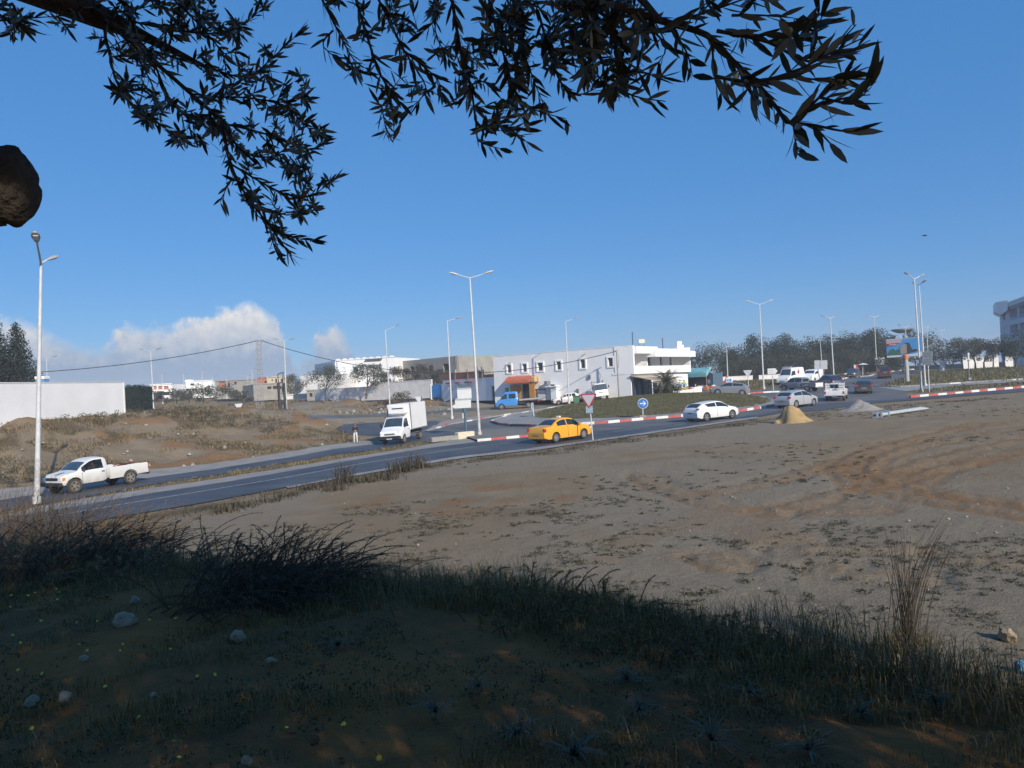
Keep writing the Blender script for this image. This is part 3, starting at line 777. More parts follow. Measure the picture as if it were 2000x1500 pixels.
WHEEL_CACHE = {}
def wheel(parent, x, y, r=.31, w=.2, rim=alloy, tyre=rubber, spokes=7):
    key = (r, w, rim.name, tyre.name, spokes)
    if key not in WHEEL_CACHE:
        t = MB().lathe([(r * .62, -w / 2 + .01), (r * .93, -w / 2), (r, -w / 2 + .03), (r, w / 2 - .03), (r * .93, w / 2), (r * .62, w / 2 - .01)], 26, 'y').build('wheel', tyre, None, 40)
        rm = MB(); rr = r * .66
        rm.lathe([(rr, w / 2 - .012), (rr, w / 2 + .004), (rr * .9, w / 2 + .006), (rr * .86, w / 2 - .05), (.02, w / 2 - .05)], 26, 'y')
        for i in range(spokes):
            a = 2 * math.pi * i / spokes
            rm.box((math.sin(a) * rr * .45, w / 2 - .02, math.cos(a) * rr * .45), (rr * .28, .035, rr * .95), Matrix.Rotation(a, 3, 'Y'))
        rm.cyl((0, w / 2 - .015, 0), rr * .24, .05, 'y', 12)
        ro = rm.build('rim', rim, None, 35)
        WHEEL_CACHE[key] = (t.data, ro.data); bpy.data.objects.remove(t); bpy.data.objects.remove(ro)
    td, rd = WHEEL_CACHE[key]
    o = bpy.data.objects.new('wheel', td); C.objects.link(o); o.parent = parent; o.location = (x, y, r)
    o.rotation_euler = (0, random.uniform(0, 1), 0 if y > 0 else math.pi)
    q = bpy.data.objects.new('rim', rd); C.objects.link(q); q.parent = o
    return o

def on_road(px_a, px_b, wb, half_w, away, side):
    """near-side rear and front wheel contact pixels -> centre and heading. side +1 when the car's left side is the near one"""
    A = GF(*px_a)
    best = None
    for i in range(0, 3600):
        th = i * math.pi / 1800; B = Vector((A.x + wb * math.cos(th), A.y + wb * math.sin(th), A.z))
        if (math.sin(th) > 0) != (away > 0): continue
        e = abs(project((B.x, B.y, hz(B.x, B.y)))[0] - px_b[0])
        if best is None or e < best[0]: best = (e, th)
    th = best[1]; d = Vector((math.cos(th), math.sin(th), 0)); lft = Vector((-d.y, d.x, 0))
    mid = A + d * wb / 2 - lft * side * half_w
    return mid, th
def seat(root, mid, th, wb, half_w, off=.045):
    d = Vector((math.cos(th), math.sin(th), 0)); l = Vector((-d.y, d.x, 0))
    f, r = mid + d * wb / 2, mid - d * wb / 2
    zf, zr = hz(f.x, f.y), hz(r.x, r.y); zl, zq = hz(*(mid + l * half_w)[:2]), hz(*(mid - l * half_w)[:2])
    X = Vector((d.x, d.y, (zf - zr) / wb)).normalized(); Y = Vector((l.x, l.y, (zl - zq) / (2 * half_w))).normalized(); Z = X.cross(Y).normalized(); Y = Z.cross(X)
    M = Matrix((X, Y, Z)).transposed()
    root.rotation_euler = M.to_euler(); root.location = (mid.x, mid.y, (zf + zr) / 2 + off)

def car(name, label, shape, paint_, wb_x, r=.31, panes=(), screen=None, rear=None, tail=None, head=None, rim=alloy, tyre=rubber, mirror_x=None, handles=(), seams=(), extras=None, cat='car', plate=True, spokes=7, track=.06, grille=True, bump_mat=None):
    root = empty(name); tag(root, label, cat)
    s = shape; s.body().build('body', paint_, root, 32)
    MB().box(((s.x0 + s.x1) / 2, 0, (s.floor + .42) / 2 + .03), ((s.x1 - s.x0) * .86, s.W * .72, .40)).build('underbody', under, root)
    for x in wb_x:
        for sg in (1, -1): wheel(root, x, sg * (s.W / 2 - track - .07), r, .19, rim, tyre, spokes)
    for k, (a0, a1, v0, v1) in enumerate(panes):
        for sg in (1, -1): s.pane(s.side, a0, a1, v0, v1, 12, 4, .007, sg).build('side_window', glass, root, 40)
    if screen: s.pane(s.roof, screen[0], screen[1], -screen[2], screen[2], 8, 10).build('windscreen', glass_blue, root, 40)
    if rear: s.pane(s.roof, rear[0], rear[1], -rear[2], rear[2], 6, 8).build('rear_window', glass, root, 40)
    def lampb(nm, lst, m):
        for (x, y, z, dx, dy, dz) in lst:
            for sg in (1, -1): MB().box((x, sg * y, z), (dx, dy, dz), Matrix.Rotation(-sg * .35 * (1 if x > 0 else -1), 3, 'Z'), .02).build(nm, m, root, 40)
    if tail: lampb('tail_light', tail, lamp_red)
    if head: lampb('headlight', head, lamp_clear)
    if mirror_x is not None:
        for sg in (1, -1):
            p = s.side(mirror_x, .12); MB().box((p.x, sg * (p.y + .1), p.z + .04), (.1, .19, .12), None, .03).build('mirror', bump_mat or paint_, root, 40)
    for x, z in handles:
        for sg in (1, -1): MB().box((x, sg * (s.hw(x) + .004), z), (.19, .03, .035), None, .008).build('door_handle', bump_mat or paint_, root)
    if seams:
        for x, z0, z1 in seams:
            for sg in (1, -1): MB().box((x, sg * (s.hw(x) * .994), (z0 + z1) / 2), (.012, .022, z1 - z0)).build('door_gap', trim, root)
    if plate:
        MB().box((s.x0 + .0, 0, .52 if not tail else tail[0][2] - .28), (.03, .5, .11)).build('rear_plate', plate_m, root)
        MB().box((s.x1 + .005, 0, .40), (.03, .5, .11)).build('front_plate', plate_m, root)
    if grille:
        MB().box((s.x1 - .015, 0, .57), (.05, s.W * .45, .1), None, .015).build('grille', trim, root)
        MB().box((s.x1 - .01, 0, .28), (.05, s.W * .7, .13), None, .02).build('bumper_intake', trim, root)
    return root

def sedan_shape(): return Shape(4.26, 1.67, [(-2.13, .62), (-2.10, .86), (-2.04, .985), (-1.60, 1.02), (-1.42, 1.06), (-1.05, 1.27), (-.70, 1.41), (-.3, 1.46), (.15, 1.45), (.42, 1.40), (.75, 1.22), (1.12, 1.01), (1.3, .965), (1.75, .86), (2.0, .74), (2.10, .60), (2.13, .48)],
    [(-2.13, .58), (-2.08, .90), (-1.6, .955), (-1.2, .95), (.9, .90), (1.15, .90), (1.75, .81), (2.0, .69), (2.13, .42)], (-1.22, 1.25), .36, .30, .19)
def hatch_shape(L=4.26, H=1.45, W=1.79):
    e = L / 2; k = H / 1.45
    return Shape(L, W, [(-e, .66), (-e + .04, .92), (-e + .12, 1.02), (-e + .32, 1.15), (-e + .60, 1.30 * k), (-e + .78, 1.345 * k), (-.6, 1.42 * k), (-.1, 1.455 * k), (.2, 1.44 * k), (.45, 1.385 * k), (.78, 1.20), (1.14, 1.0), (1.35, .965), (e - .35, .86), (e - .12, .74), (e - .03, .60), (e, .45)],
                 [(-e, .6), (-e + .05, .86), (-e + .5, 1.0), (-.9, .985), (.9, .90), (1.15, .905), (e - .35, .81), (e - .12, .68), (e, .40)], (-1.29, 1.34), .37, .315, .18)

# ---- yellow taxi
sh = sedan_shape()
t = car('taxi', 'yellow taxi saloon driving past the red bordered give way sign', sh, yellow_p, (-1.22, 1.25), .305, [(-1.02, -.22, .12, .86), (-.14, .92, .12, .86)], (.50, 1.10, .9), (-1.38, -.80, .84),
        [(-2.03, .66, .80, .16, .26, .2)], [(1.98, .62, .66, .24, .3, .14)], mirror_x=.82, handles=[(-.62, .82), (.35, .80)], seams=[(-.18, .3, .92), (.93, .35, .88)], cat='taxi', spokes=8)
MB().box((-.1, 0, 1.50), (.14, .32, .10), None, .02).build('roof_sign', mat('roof_sign_white', (.78, .77, .7), .4), t)
mid, th = on_road((1086, 866), (1140, 858), 2.47, .76, 1, -1); seat(t, mid, th, 2.47, .7)
# ---- white hatchback
sh = hatch_shape()
t = car('white_hatchback', 'white hatchback with raked side windows driving along the roundabout kerb', sh, white_p, (-1.29, 1.34), .32, [(lambda v: -1.02 - .42 * v, -.26, .12, .84), (-.18, .98, .12, .86)], (.48, 1.12, .9), (-1.96, -1.5, .80),
        [(-1.99, .68, .93, .16, .34, .13)], [(1.95, .66, .66, .26, .28, .12)], mirror_x=.85, handles=[(-.65, .86), (.33, .84)], seams=[(-.22, .3, .95), (.98, .35, .88)], spokes=5)
mid, th = on_road((1380, 824), (1430, 817.5), 2.63, .82, 1, -1); seat(t, mid, th, 2.63, .8)
# ---- silver hatchback
sh = hatch_shape(4.2, 1.49, 1.78)
t = car('silver_hatchback', 'silver hatchback following behind the rack pickup near the yellow sand pile', sh, silver_p, (-1.27, 1.31), .32, [(-1.38, -.28, .14, .84), (-.2, .95, .12, .86)], (.48, 1.1, .9), (-1.92, -1.5, .82),
        [(-1.98, .66, .92, .14, .38, .17)], [(1.92, .64, .66, .26, .3, .13)], mirror_x=.85, handles=[(-.62, .87), (.33, .85)], seams=[(-.24, .3, .95), (.95, .35, .88)], spokes=10)
mid, th = on_road((1555, 797.5), (1589, 792), 2.58, .82, 1, -1); seat(t, mid, th, 2.58, .8)
# ---- dark hatchback seen from behind
sh = hatch_shape(4.1, 1.46, 1.72)
t = car('dark_hatchback', 'dark grey hatchback seen from behind, leaving the roundabout', sh, dark_p, (-1.25, 1.3), .31, [(-1.32, -.28, .14, .84), (-.2, .92, .12, .86)], (.48, 1.1, .9), (-1.88, -1.45, .84),
        [(-1.93, .66, .88, .14, .3, .2)], [(1.86, .62, .66, .26, .3, .13)], mirror_x=.82)
A = GF(1693, 770); seat(t, A + Vector((.5, 1.9, 0)), R(68), 2.5, .8)
# ---- grey car beyond the island
sh = hatch_shape(4.25, 1.46, 1.76)
t = car('grey_saloon', 'blue grey car half hidden behind the grass of the roundabout', sh, grey_p, (-1.28, 1.32), .31, [(-1.35, -.28, .14, .84), (-.2, .95, .12, .86)], (.48, 1.1, .9), (-1.94, -1.5, .82),
        [(-1.99, .66, .92, .14, .34, .15)], [(1.93, .64, .66, .26, .3, .13)], mirror_x=.85)
p = P(1426, 774, 86); seat(t, Vector((p.x, p.y, 0)), R(163), 2.6, .8)
# ---- cars far back
sh = hatch_shape(4.0, 1.5, 1.7)
t = car('dark_car', 'dark green car coming down the far road below the trees', sh, paintm('dark_green_paint', (.02, .035, .03)), (-1.25, 1.3), .31, [(-1.3, -.28, .14, .84), (-.2, .92, .12, .86)], (.48, 1.1, .9), (-1.84, -1.45, .84), [(-1.9, .66, .88, .14, .3, .2)], [(1.8, .60, .68, .3, .4, .2)], mirror_x=.82)
p = GF(1671, 738); seat(t, Vector((p.x, p.y + 1, 0)), R(232), 2.5, .8)
sh = Shape(4.3, 1.8, [(-2.15, .7), (-2.1, 1.1), (-1.95, 1.6), (-1.8, 1.82), (-.5, 1.86), (.4, 1.84), (.75, 1.7), (1.3, 1.12), (1.9, .95), (2.1, .8), (2.15, .5)], [(-2.15, .65), (-2.1, .98), (1.2, .98), (1.9, .88), (2.15, .45)], (-1.35, 1.4), .38, .32, .22)
t = car('maroon_van', 'dark maroon van driving away behind the billboard column', sh, maroon_p, (-1.35, 1.4), .33, [(-1.8, -.5, .1, .85), (-.4, .95, .1, .85)], (.85, 1.26, .88), (-2.07, -1.9, .8), [(-2.09, .8, 1.2, .1, .14, .45)], [(1.9, .66, .74, .26, .3, .16)], mirror_x=.9, cat='van')
p = GF(1740, 739.5); seat(t, Vector((p.x, p.y + 2, 0)), R(68), 2.7, .8)
sh = hatch_shape(4.2, 1.62, 1.76)
t = car('navy_car', 'navy blue car in the queue behind the rack pickup', sh, navy_p, (-1.28, 1.32), .32, [(-1.35, -.28, .14, .84), (-.2, .95, .12, .86)], (.48, 1.1, .9), (-1.92, -1.5, .82), [(-1.97, .66, .9, .14, .3, .15)], [(1.9, .64, .66, .26, .3, .13)], mirror_x=.85)
p = GF(1619, 757); seat(t, Vector((p.x, p.y, 0)), R(100), 2.6, .8)

# ---- pickups
def pickup(name, label, paint_, double=False, rim=rim_d, tyre=rubber_d, L=5.0, W=1.72, bumper=trim):
    root = empty(name); tag(root, label, 'pickup truck')
    xc = -.25 if not double else -.75                                # back of the cab
    s = Shape(L, W, [(xc, 1.50), (xc + .06, 1.60), (xc + .25, 1.645), (xc + .7, 1.65)] + ([(.55, 1.65)] if double else []) + [(.85 if double else .72, 1.58), (1.12, 1.35), (1.42, 1.10), (1.6, 1.06), (2.0, 1.0), (2.17, .93), (2.25, .80), (2.29, .55)],
              [(xc, 1.0), (1.2, 1.0), (1.42, 1.0), (2.0, .93), (2.17, .85), (2.29, .48)], (1.62,), .43, .36, .36, .30, .12)
    s.body(hole=None if double else (.0, 1.22)).build('body', paint_, root, 32)
    if not double:
        MB().span(.02, .16, -.68, .68, .60, 1.22, .04).build('seat_back', trim, root); MB().span(.1, .7, -.68, .68, .56, .72, .04).build('seat', trim, root); MB().span(1.15, 1.5, -.74, .74, .6, 1.06, .05).build('dashboard', trim, root)
    MB().box((.1, 0, .46), (4.3, 1.05, .24)).build('chassis', under, root)
    for x in (1.62, -1.43):
        for sg in (1, -1): wheel(root, x, sg * (W / 2 - .12), .36, .22, rim, tyre, 5)
    if double:
        for sg in (1, -1):
            s.pane(s.side, xc + .14, .18, .14, .86, 10, 4, .007, sg).build('side_window', glass, root, 40); s.pane(s.side, .28, 1.14, .12, .86, 10, 4, .007, sg).build('side_window', glass, root, 40)
    else:
        for sg in (1, -1): s.pane(s.side, .02, 1.20, .09, .87, 12, 4, .004, sg).build('side_window', glass_clear, root, 40)
    s.pane(s.roof, .90, 1.40, -.9, .9, 8, 10).build('windscreen', glass_blue, root, 40)
    MB().box((xc - .005, 0, 1.30), (.02, 1.15, .34), None, .01).build('rear_window', glass, root)
    # open bed of separate panels
    zb = 1.0; y = W / 2
    arc = [(-1.43 + .43 * math.cos(a), .36 + .43 * math.sin(a)) for a in np.linspace(0, math.pi, 14)]
    poly = [(xc - .03, .44), (xc - .03, zb), (-L / 2 + .03, zb), (-L / 2, zb - .04), (-L / 2, .50)] + [(-1.43 - .43, .5)] + arc[::-1][1:-1] + [(-1.43 + .43, .44)]
    for sg in (1, -1):
        MB().prism(poly, sg * (y - .005), sg * (y - .10)).build('bed_side', paint_, root)
        MB().tube([(xc - .03, sg * (y - .05), zb + .015), (-L / 2 + .03, sg * (y - .05), zb + .015)], .025, 6).build('bed_rail', paint_, root)
    MB().span(-L / 2 + .05, xc - .03, -y + .1, y - .1, .56, .60).build('bed_floor', steel, root)
    MB().span(-L / 2 - .005, -L / 2 + .06, -y + .12, y - .12, .50, zb - .01, .015).build('tailgate', paint_, root)
    MB().span(xc - .09, xc - .035, -y + .1, y - .1, .5, zb).build('bed_front', paint_, root)
    for sg in (1, -1):
        MB().box((-L / 2 + .0, sg * (y - .06), .80), (.06, .12, .26), None, .015).build('tail_light', lamp_red, root)
        MB().box((2.20, sg * (y - .22), .76), (.14, .26, .16), None, .02).build('headlight', lamp_clear, root)
        MB().box((2.14, sg * (y - .07), .76), (.16, .07, .15), None, .02).build('indicator', lamp_amber, root)
        p = s.side(1.18, .1); MB().box((p.x, sg * (p.y + .12), p.z + .1), (.08, .18, .17), None, .03).build('mirror', bumper, root)
        MB().box((.10, sg * (s.hw(.1) + .002), .90), (.17, .03, .05), None, .01).build('door_handle', trim, root)
    for sg in (1, -1):
        for x in ([xc + .12, 1.22] if not double else [xc + .1, .22, 1.22]): MB().box((x, sg * s.hw(x) * .993, .68), (.012, .02, .6)).build('door_gap', trim, root)
    MB().box((2.29, 0, .50), (.16, W * .97, .20), None, .04).build('front_bumper', bumper, root, 40)
    MB().box((2.26, 0, .76), (.06, W * .55, .15), None, .02).build('grille', trim, root)
    MB().box((-L / 2 - .08, 0, .46), (.12, W * .92, .14), None, .03).build('rear_bumper', bumper, root, 40)
    MB().box((-L / 2 - .15, 0, .50), (.02, .5, .11)).build('rear_plate', plate_m, root)
    return root, s
t, s_ = pickup('white_pickup', 'dusty white single cab pickup on the left carriageway near the tall lamp', white_d)
MB().box((2.05, .30, 1.012), (.62, .05, .02), Matrix.Rotation(.10, 3, 'Y') @ Matrix.Rotation(.3, 3, 'Z')).build('bonnet_stripe', trim, t)
ld = MB(); rg = random.Random(3)
for i in range(14): ld.tube([(-2.2 + rg.uniform(0, .5), rg.uniform(-.6, .6), .68 + rg.uniform(0, .1)), (-1.3 + rg.uniform(-.3, .3), rg.uniform(-.6, .6), 1.0 + rg.uniform(0, .13)), (-2.3 + rg.uniform(0, .3), rg.uniform(-.3, .3), 1.02 + rg.uniform(0, .06))], .025, 5)
mid, th = on_road((258, 946), (150, 959), 3.05, .78, -1, 1); seat(t, mid, th, 3.05, .75)
PICK = t
lo = ld.build('rust_load', mat('rusty_load', (.16, .055, .03), .9, var=.4, scale=9)); lo.matrix_world = t.matrix_basis.copy()
tag(lo, 'rust red heap of scrap rods in the bed of the dusty white pickup', 'scrap')
# rack pickup seen from behind
t, s_ = pickup('rack_pickup', 'white pickup with slatted rack boards seen from behind in the queue', white_p)
for sg in (1, -1):
    for k in range(3): MB().box((-1.55, sg * .80, 1.16 + k * .22), (1.6, .03, .17), None, .008).build('rack_board', white_d, t)
    for k in range(3): MB().box((-2.44, sg * .60, 1.16 + k * .22), (.03, .40, .17), None, .008).build('rack_board', white_d, t)
for y in (-.8, -.42, .42, .8):
    MB().box((-2.42, y, 1.3), (.04, .04, .75)).build('rack_post', steel, t)
for y in (-.6, -.2, .2, .6): MB().box((-.36, y, 1.32), (.03, .03, .62)).build('cab_guard_bar', steel, t)
MB().box((-.36, 0, 1.64), (.04, 1.5, .04)).build('cab_guard_bar', steel, t)
mid, th = on_road((1645, 783), (1657, 779.5), 3.05, .76, 1, -1); seat(t, mid, R(62), 3.05, .75)
# double cab pickup heading left
t, s_ = pickup('double_cab_pickup', 'silver double cab pickup with a sunlit look painted on its tailgate, turning left behind the silver hatchback', grey_p, True, alloy, rubber, bumper=steel)
for ch in t.children:
    if ch.name.startswith('tailgate'): ch.data.materials[0] = white_p  # sunlit look put into the colour: tailgate white, shaded body stays grey
p = GF(1572, 765); seat(t, Vector((p.x - .2, p.y + .9, 0)), R(126), 3.05, .75)

# ---- vans
def van(name, label, L=5.2, W=1.95, H=2.45, far=False, cat='van'):
    s = Shape(L, W, [(-L / 2, .8), (-L / 2 + .04, H - .3), (-L / 2 + .18, H - .03), (0, H), (L / 2 - 1.75, H - .02), (L / 2 - 1.45, H - .15), (L / 2 - .95, 1.42), (L / 2 - .8, 1.28), (L / 2 - .2, 1.05), (L / 2 - .05, .85), (L / 2, .5)],
              [(-L / 2, .75), (-L / 2 + .04, 1.25), (L / 2 - 1.0, 1.25), (L / 2 - .2, .95), (L / 2, .45)], (-L / 2 + 1.1, L / 2 - .95), .40, .34, .25, .14, .07)
    root = car(name, label, s, white_p, (-L / 2 + 1.1, L / 2 - .95), .34, [(L / 2 - 2.35, L / 2 - 1.15, .06, .62)], (L / 2 - 1.42, L / 2 - .92, .9), (-L / 2 + .05, -L / 2 + .06, .6), [(-L / 2 + .01, W / 2 - .1, 1.1, .08, .14, .5)],
               [(L / 2 - .2, W / 2 - .2, .85, .3, .3, .22)], mirror_x=L / 2 - 1.05, cat=cat, bump_mat=trim)
    return root, s
t, s_ = van('ambulance', 'white ambulance van with roof beacons among the queue of vehicles', cat='ambulance')
MB().box((1.0, 0, 2.52), (.3, 1.4, .1), None, .03).build('light_bar', mat('pale_beacon', (.55, .58, .62), .3), t)
for sg in (1, -1): MB().box((1.0, sg * .5, 2.60), (.24, .3, .1), None, .03).build('beacon', mat('blue_beacon', (.05, .09, .3), .2), t)
for sg in (1, -1):
    MB().box((-.6, sg * .93, 1.75), (.16, .02, .75)).build('side_cross', lamp_red, t); MB().box((-.6, sg * .935, 1.75), (.6, .02, .16)).build('side_cross', lamp_red, t)
p = GF(1556, 752); seat(t, Vector((p.x + .3, p.y + 3, 0)), R(222), 3.2, .8)
t, s_ = van('small_white_van', 'small white van at the back of the queue under the grey sign boards', 4.4, 1.8, 1.95)
p = GF(1594, 748); seat(t, Vector((p.x + .3, p.y + 2, 0)), R(226), 2.7, .8)

# ---- refrigerated box truck
def light_truck_cab(root, paint_, crew=False, W=2.0, x_back=.55):
    s = Shape(3, W, [(x_back, 2.15), (x_back + .08, 2.26), (x_back + .5, 2.30), (1.45, 2.28), (1.62, 2.18), (2.15, 1.45), (2.32, 1.32), (2.75, 1.12), (2.90, .95), (2.98, .6)],
              [(x_back, 1.30), (2.05, 1.28), (2.25, 1.22), (2.75, 1.02), (2.98, .5)], (2.08,), .42, .36, .38, .13, .10)
    s.body().build('cab', paint_, root, 32)
    for sg in (1, -1):
        if crew:
            s.pane(s.side, 1.28, 2.0, .05, .80, 10, 4, .007, sg).build('side_window', glass, root, 40); s.pane(s.side, x_back + .25, 1.05, .08, .74, 10, 4, .007, sg).build('side_window', glass, root, 40)
        else: s.pane(s.side, x_back + .38, 2.02, .05, .80, 12, 4, .007, sg).build('side_window', glass, root, 40)
        MB().box((2.72, sg * (W / 2 - .22), .96), (.26, .34, .26), Matrix.Rotation(-sg * .4, 3, 'Z') @ Matrix.Rotation(-.5, 3, 'Y'), .05).build('headlight', lamp_clear, root, 40)
        MB().box((1.98, sg * (W / 2 + .13), 1.58), (.10, .18, .34), None, .03).build('mirror', trim, root, 40)
        MB().box((1.05, sg * (W / 2 + .0), 1.14), (.18, .03, .06), None, .01).build('door_handle', trim, root)
    s.pane(s.roof, 1.66, 2.16, -.92, .92, 8, 10).build('windscreen', glass_blue, root, 40)
    MB().box((2.93, 0, .86), (.10, .95, .14), Matrix.Rotation(-.35, 3, 'Y'), .03).build('grille', steel, root, 40)
    MB().box((2.93, 0, .54), (.26, W * 1.0, .34), None, .08).build('front_bumper', trim, root, 40)
    for k in (-.13, .13): MB().box((3.07, k, .48), (.02, .22, .1)).build('front_plate', plate_w, root)
    MB().tube([(1.75, -W / 2 + .1, 2.27), (1.75, W / 2 - .1, 2.27)], .03, 6).build('roof_marker', trim, root)
    return s
t = empty('box_truck'); tag(t, 'white refrigerated box truck with dark bumper coming down beside the median', 'truck')
light_truck_cab(t, white_p)
bx = MB().span(-3.0, .62, -1.07, 1.07, 1.0, 3.28, .03); bx.build('cargo_box', mat('box_panel_white', (.74, .74, .73), .45, var=.05, scale=1.2), t)
MB().span(.62, 1.10, -.86, .86, 2.42, 3.08, .10).build('fridge_unit', white_p, t, 40)
MB().box((1.12, .1, 2.92), (.03, 1.0, .09)).build('vent_slot', trim, t)
for y in (-1.07, 1.07):
    for x in (-2.98, .60): MB().box((x, y, 2.14), (.09, .05, 2.30)).build('corner_trim', steel, t)
    MB().box((-1.2, y, 1.03), (3.6, .05, .09)).build('bottom_trim', steel, t)
for y in (-.55, .55): MB().box((-3.01, y, 2.14), (.03, 1.0, 2.1), None, .01).build('rear_door', white_d, t)
MB().box((-1.0, 0, .72), (4.2, .9, .28)).build('chassis', under, t)
for sg in (1, -1):
    for k in (.55, .72): MB().box((-.25, sg * .98, k), (1.5, .03, .05)).build('side_guard', steel, t)
    wheel(t, 2.08, sg * .86, .37, .22, rim_d, rubber_d, 6); wheel(t, -1.45, sg * .84, .37, .34, rim_d, rubber_d, 6)
MB().box((-3.0, 0, .62), (.08, 2.0, .12)).build('rear_bumper', steel, t)
mid, th = on_road((824, 857.5), (790, 863.5), 3.5, .9, -1, 1); seat(t, mid - Vector((math.cos(th), math.sin(th), 0)) * .32, R(math.degrees(th)), 3.5, .9); t.scale = (.89, .89, .89)
# ---- blue crew cab flatbed
t = empty('blue_flatbed_truck'); tag(t, 'bright blue crew cab flatbed truck parked in front of the orange shop', 'truck')
light_truck_cab(t, blue_p, True, 1.95, -.15)
bed = MB().prism([(-.35, 1.02), (-3.2, 1.12), (-3.75, 1.32), (-3.75, 1.42), (-3.2, 1.28), (-.35, 1.20)], -1.05, 1.05); bed.build('flatbed', mat('bed_grey', (.30, .32, .33), .6, var=.15, scale=3), t)
MB().box((-.9, 0, .78), (4.8, .9, .24)).build('chassis', under, t)
MB().box((-.30, 0, 1.34), (.1, 1.7, .35)).build('bed_headboard', steel, t)
for sg in (1, -1):
    wheel(t, 2.08, sg * .84, .36, .22, alloy, rubber_d, 6); wheel(t, -1.55, sg * .80, .36, .36, alloy, rubber_d, 6)
    MB().box((-2.9, sg * .8, .85), (.3, .25, .12)).build('tail_light', lamp_red, t)
    MB().box((-.7, sg * .95, .72), (.9, .35, .3), None, .03).build('tool_box', trim, t)
mid, th = on_road((1025.5, 798), (979, 798), 3.6, .85, -1, 1)
p = GF(1011, 798.5); seat(t, Vector((p.x, p.y + .9, 0)) , R(176), 3.6, .85)
# ---- white cab-over truck by the wall
t = empty('cabover_truck'); tag(t, 'white cab over flatbed truck with dark headboard frame parked against the long wall', 'truck')
s = Shape(2, 1.8, [(.6, 2.05), (.7, 2.14), (1.3, 2.16), (1.75, 2.12), (1.95, 1.95), (2.15, 1.30), (2.20, .9), (2.2, .5)], [(.6, 1.22), (2.05, 1.22), (2.15, 1.1), (2.2, .45)], (1.6,), .40, .34, .4, .10, .05)
s.body().build('cab', white_p, t, 32)
MB().add([(2.0, -.78, 1.98), (2.0, .78, 1.98), (2.165, .82, 1.24), (2.165, -.82, 1.24)], [(3, 2, 1, 0)]).build('windscreen', glass_blue, t)
for sg in (1, -1):
    s.pane(s.side, .85, 1.85, .06, .84, 8, 4, .007, sg).build('side_window', glass, t, 40)
    MB().box((2.22, sg * .66, .72), (.06, .24, .16), None, .02).build('headlight', lamp_clear, t)
    MB().box((2.0, sg * 1.06, 1.6), (.08, .16, .34), None, .02).build('mirror', trim, t)
    wheel(t, 1.6, sg * .78, .35, .2, white_p, rubber_d, 6); wheel(t, -1.3, sg * .74, .35, .34, white_p, rubber_d, 6)
    MB().span(-2.6, .4, sg * .93, sg * .97, .95, 1.35).build('bed_side', white_d, t)
    MB().box((.45, sg * .75, 1.75), (.06, .06, 1.5)).build('frame_post', trim, t)
MB().box((.45, 0, 2.36), (.06, 1.6, .06)).build('frame_bar', trim, t)
MB().box((2.22, 0, .95), (.05, .8, .08)).build('grille', trim, t)
MB().box((2.24, 0, .54), (.12, 1.76, .22), None, .03).build('front_bumper', white_p, t)
MB().span(-2.6, .4, -.95, .95, .85, .95).build('bed_floor', steel, t); MB().box((-.3, 0, .66), (4.2, .8, .25)).build('chassis', under, t)
p = P(1174, 784.5, 99.5); seat(t, Vector((p.x - .1, p.y + 2.0, 0)), R(278), 2.9, .8)
# ---- old white hatchback at the wall
sh = Shape(3.75, 1.6, [(-1.87, .6), (-1.84, .95), (-1.78, 1.02), (-1.4, 1.35), (-1.2, 1.40), (-.2, 1.42), (.15, 1.38), (.65, .98), (.8, .93), (1.7, .84), (1.83, .72), (1.87, .45)], [(-1.87, .55), (-1.82, .88), (.7, .88), (1.7, .80), (1.87, .4)], (-1.2, 1.18), .34, .28, .18)
t = car('old_white_hatchback', 'old white hatchback parked along the wall behind the green bin', sh, white_d, (-1.2, 1.18), .28, [(-1.25, -.75, .12, .84), (-.65, -.02, .12, .86), (.06, .55, .12, .86)], (.2, .62, .9), (-1.74, -1.45, .84), [(-1.82, .66, .84, .08, .22, .16)], [(1.8, .6, .68, .12, .26, .14)], mirror_x=.45, rim=rim_d)
p = P(1106, 780.5, 103); seat(t, Vector((p.x, p.y + .4, 0)), R(188), 2.4, .7)
# ---- dark burnt-looking car among the rubble
sh = hatch_shape(3.9, 1.35, 1.65)
t = car('derelict_car', 'derelict dark car slumped on the dirt behind the direction sign', sh, mat('burnt_paint', (.05, .045, .045), .85, scale=3, col2=(.13, .115, .10)), (-1.2, 1.25), .27, [(-1.3, -.28, .14, .84), (-.2, .92, .12, .86)], (.48, 1.1, .9), (-1.78, -1.4, .82), None, None, plate=False, rim=rim_d, tyre=rubber_d)
p = GF(884, 796); seat(t, Vector((p.x, p.y + .5, 0)), R(186), 2.5, .8, -.12)

# ================================================================== STREET FURNITURE
pole_w = mat('white_pole_paint', (.46, .48, .49), .5, scale=4, col2=(.62, .63, .63), bump=.1)
pole_dirty = mat('scuffed_pole_paint', (.28, .28, .27), .7, scale=7, col2=(.62, .62, .60), bump=.3)
head_m = mat('lamp_head_grey', (.34, .35, .36), .45, var=.15, scale=8)
head_y = mat('lamp_head_pale', (.66, .62, .52), .45, var=.1, scale=8)
diff_m = mat('lamp_diffuser', (.55, .56, .55), .3, var=.1)
sign_back = mat('sign_back_grey', (.30, .31, .32), .55, var=.1, scale=4)
sign_face = mat('sign_face_pale', (.50, .53, .55), .5, var=.08, scale=3)
red_s = mat('sign_red', (.32, .02, .04), .45, var=.1); white_s = mat('sign_white', (.72, .73, .73), .45, var=.06); blue_s = mat('sign_blue', (.03, .17, .50), .45, var=.1)
teal_s = mat('teal_steel', (.06, .13, .17), .55, var=.2)
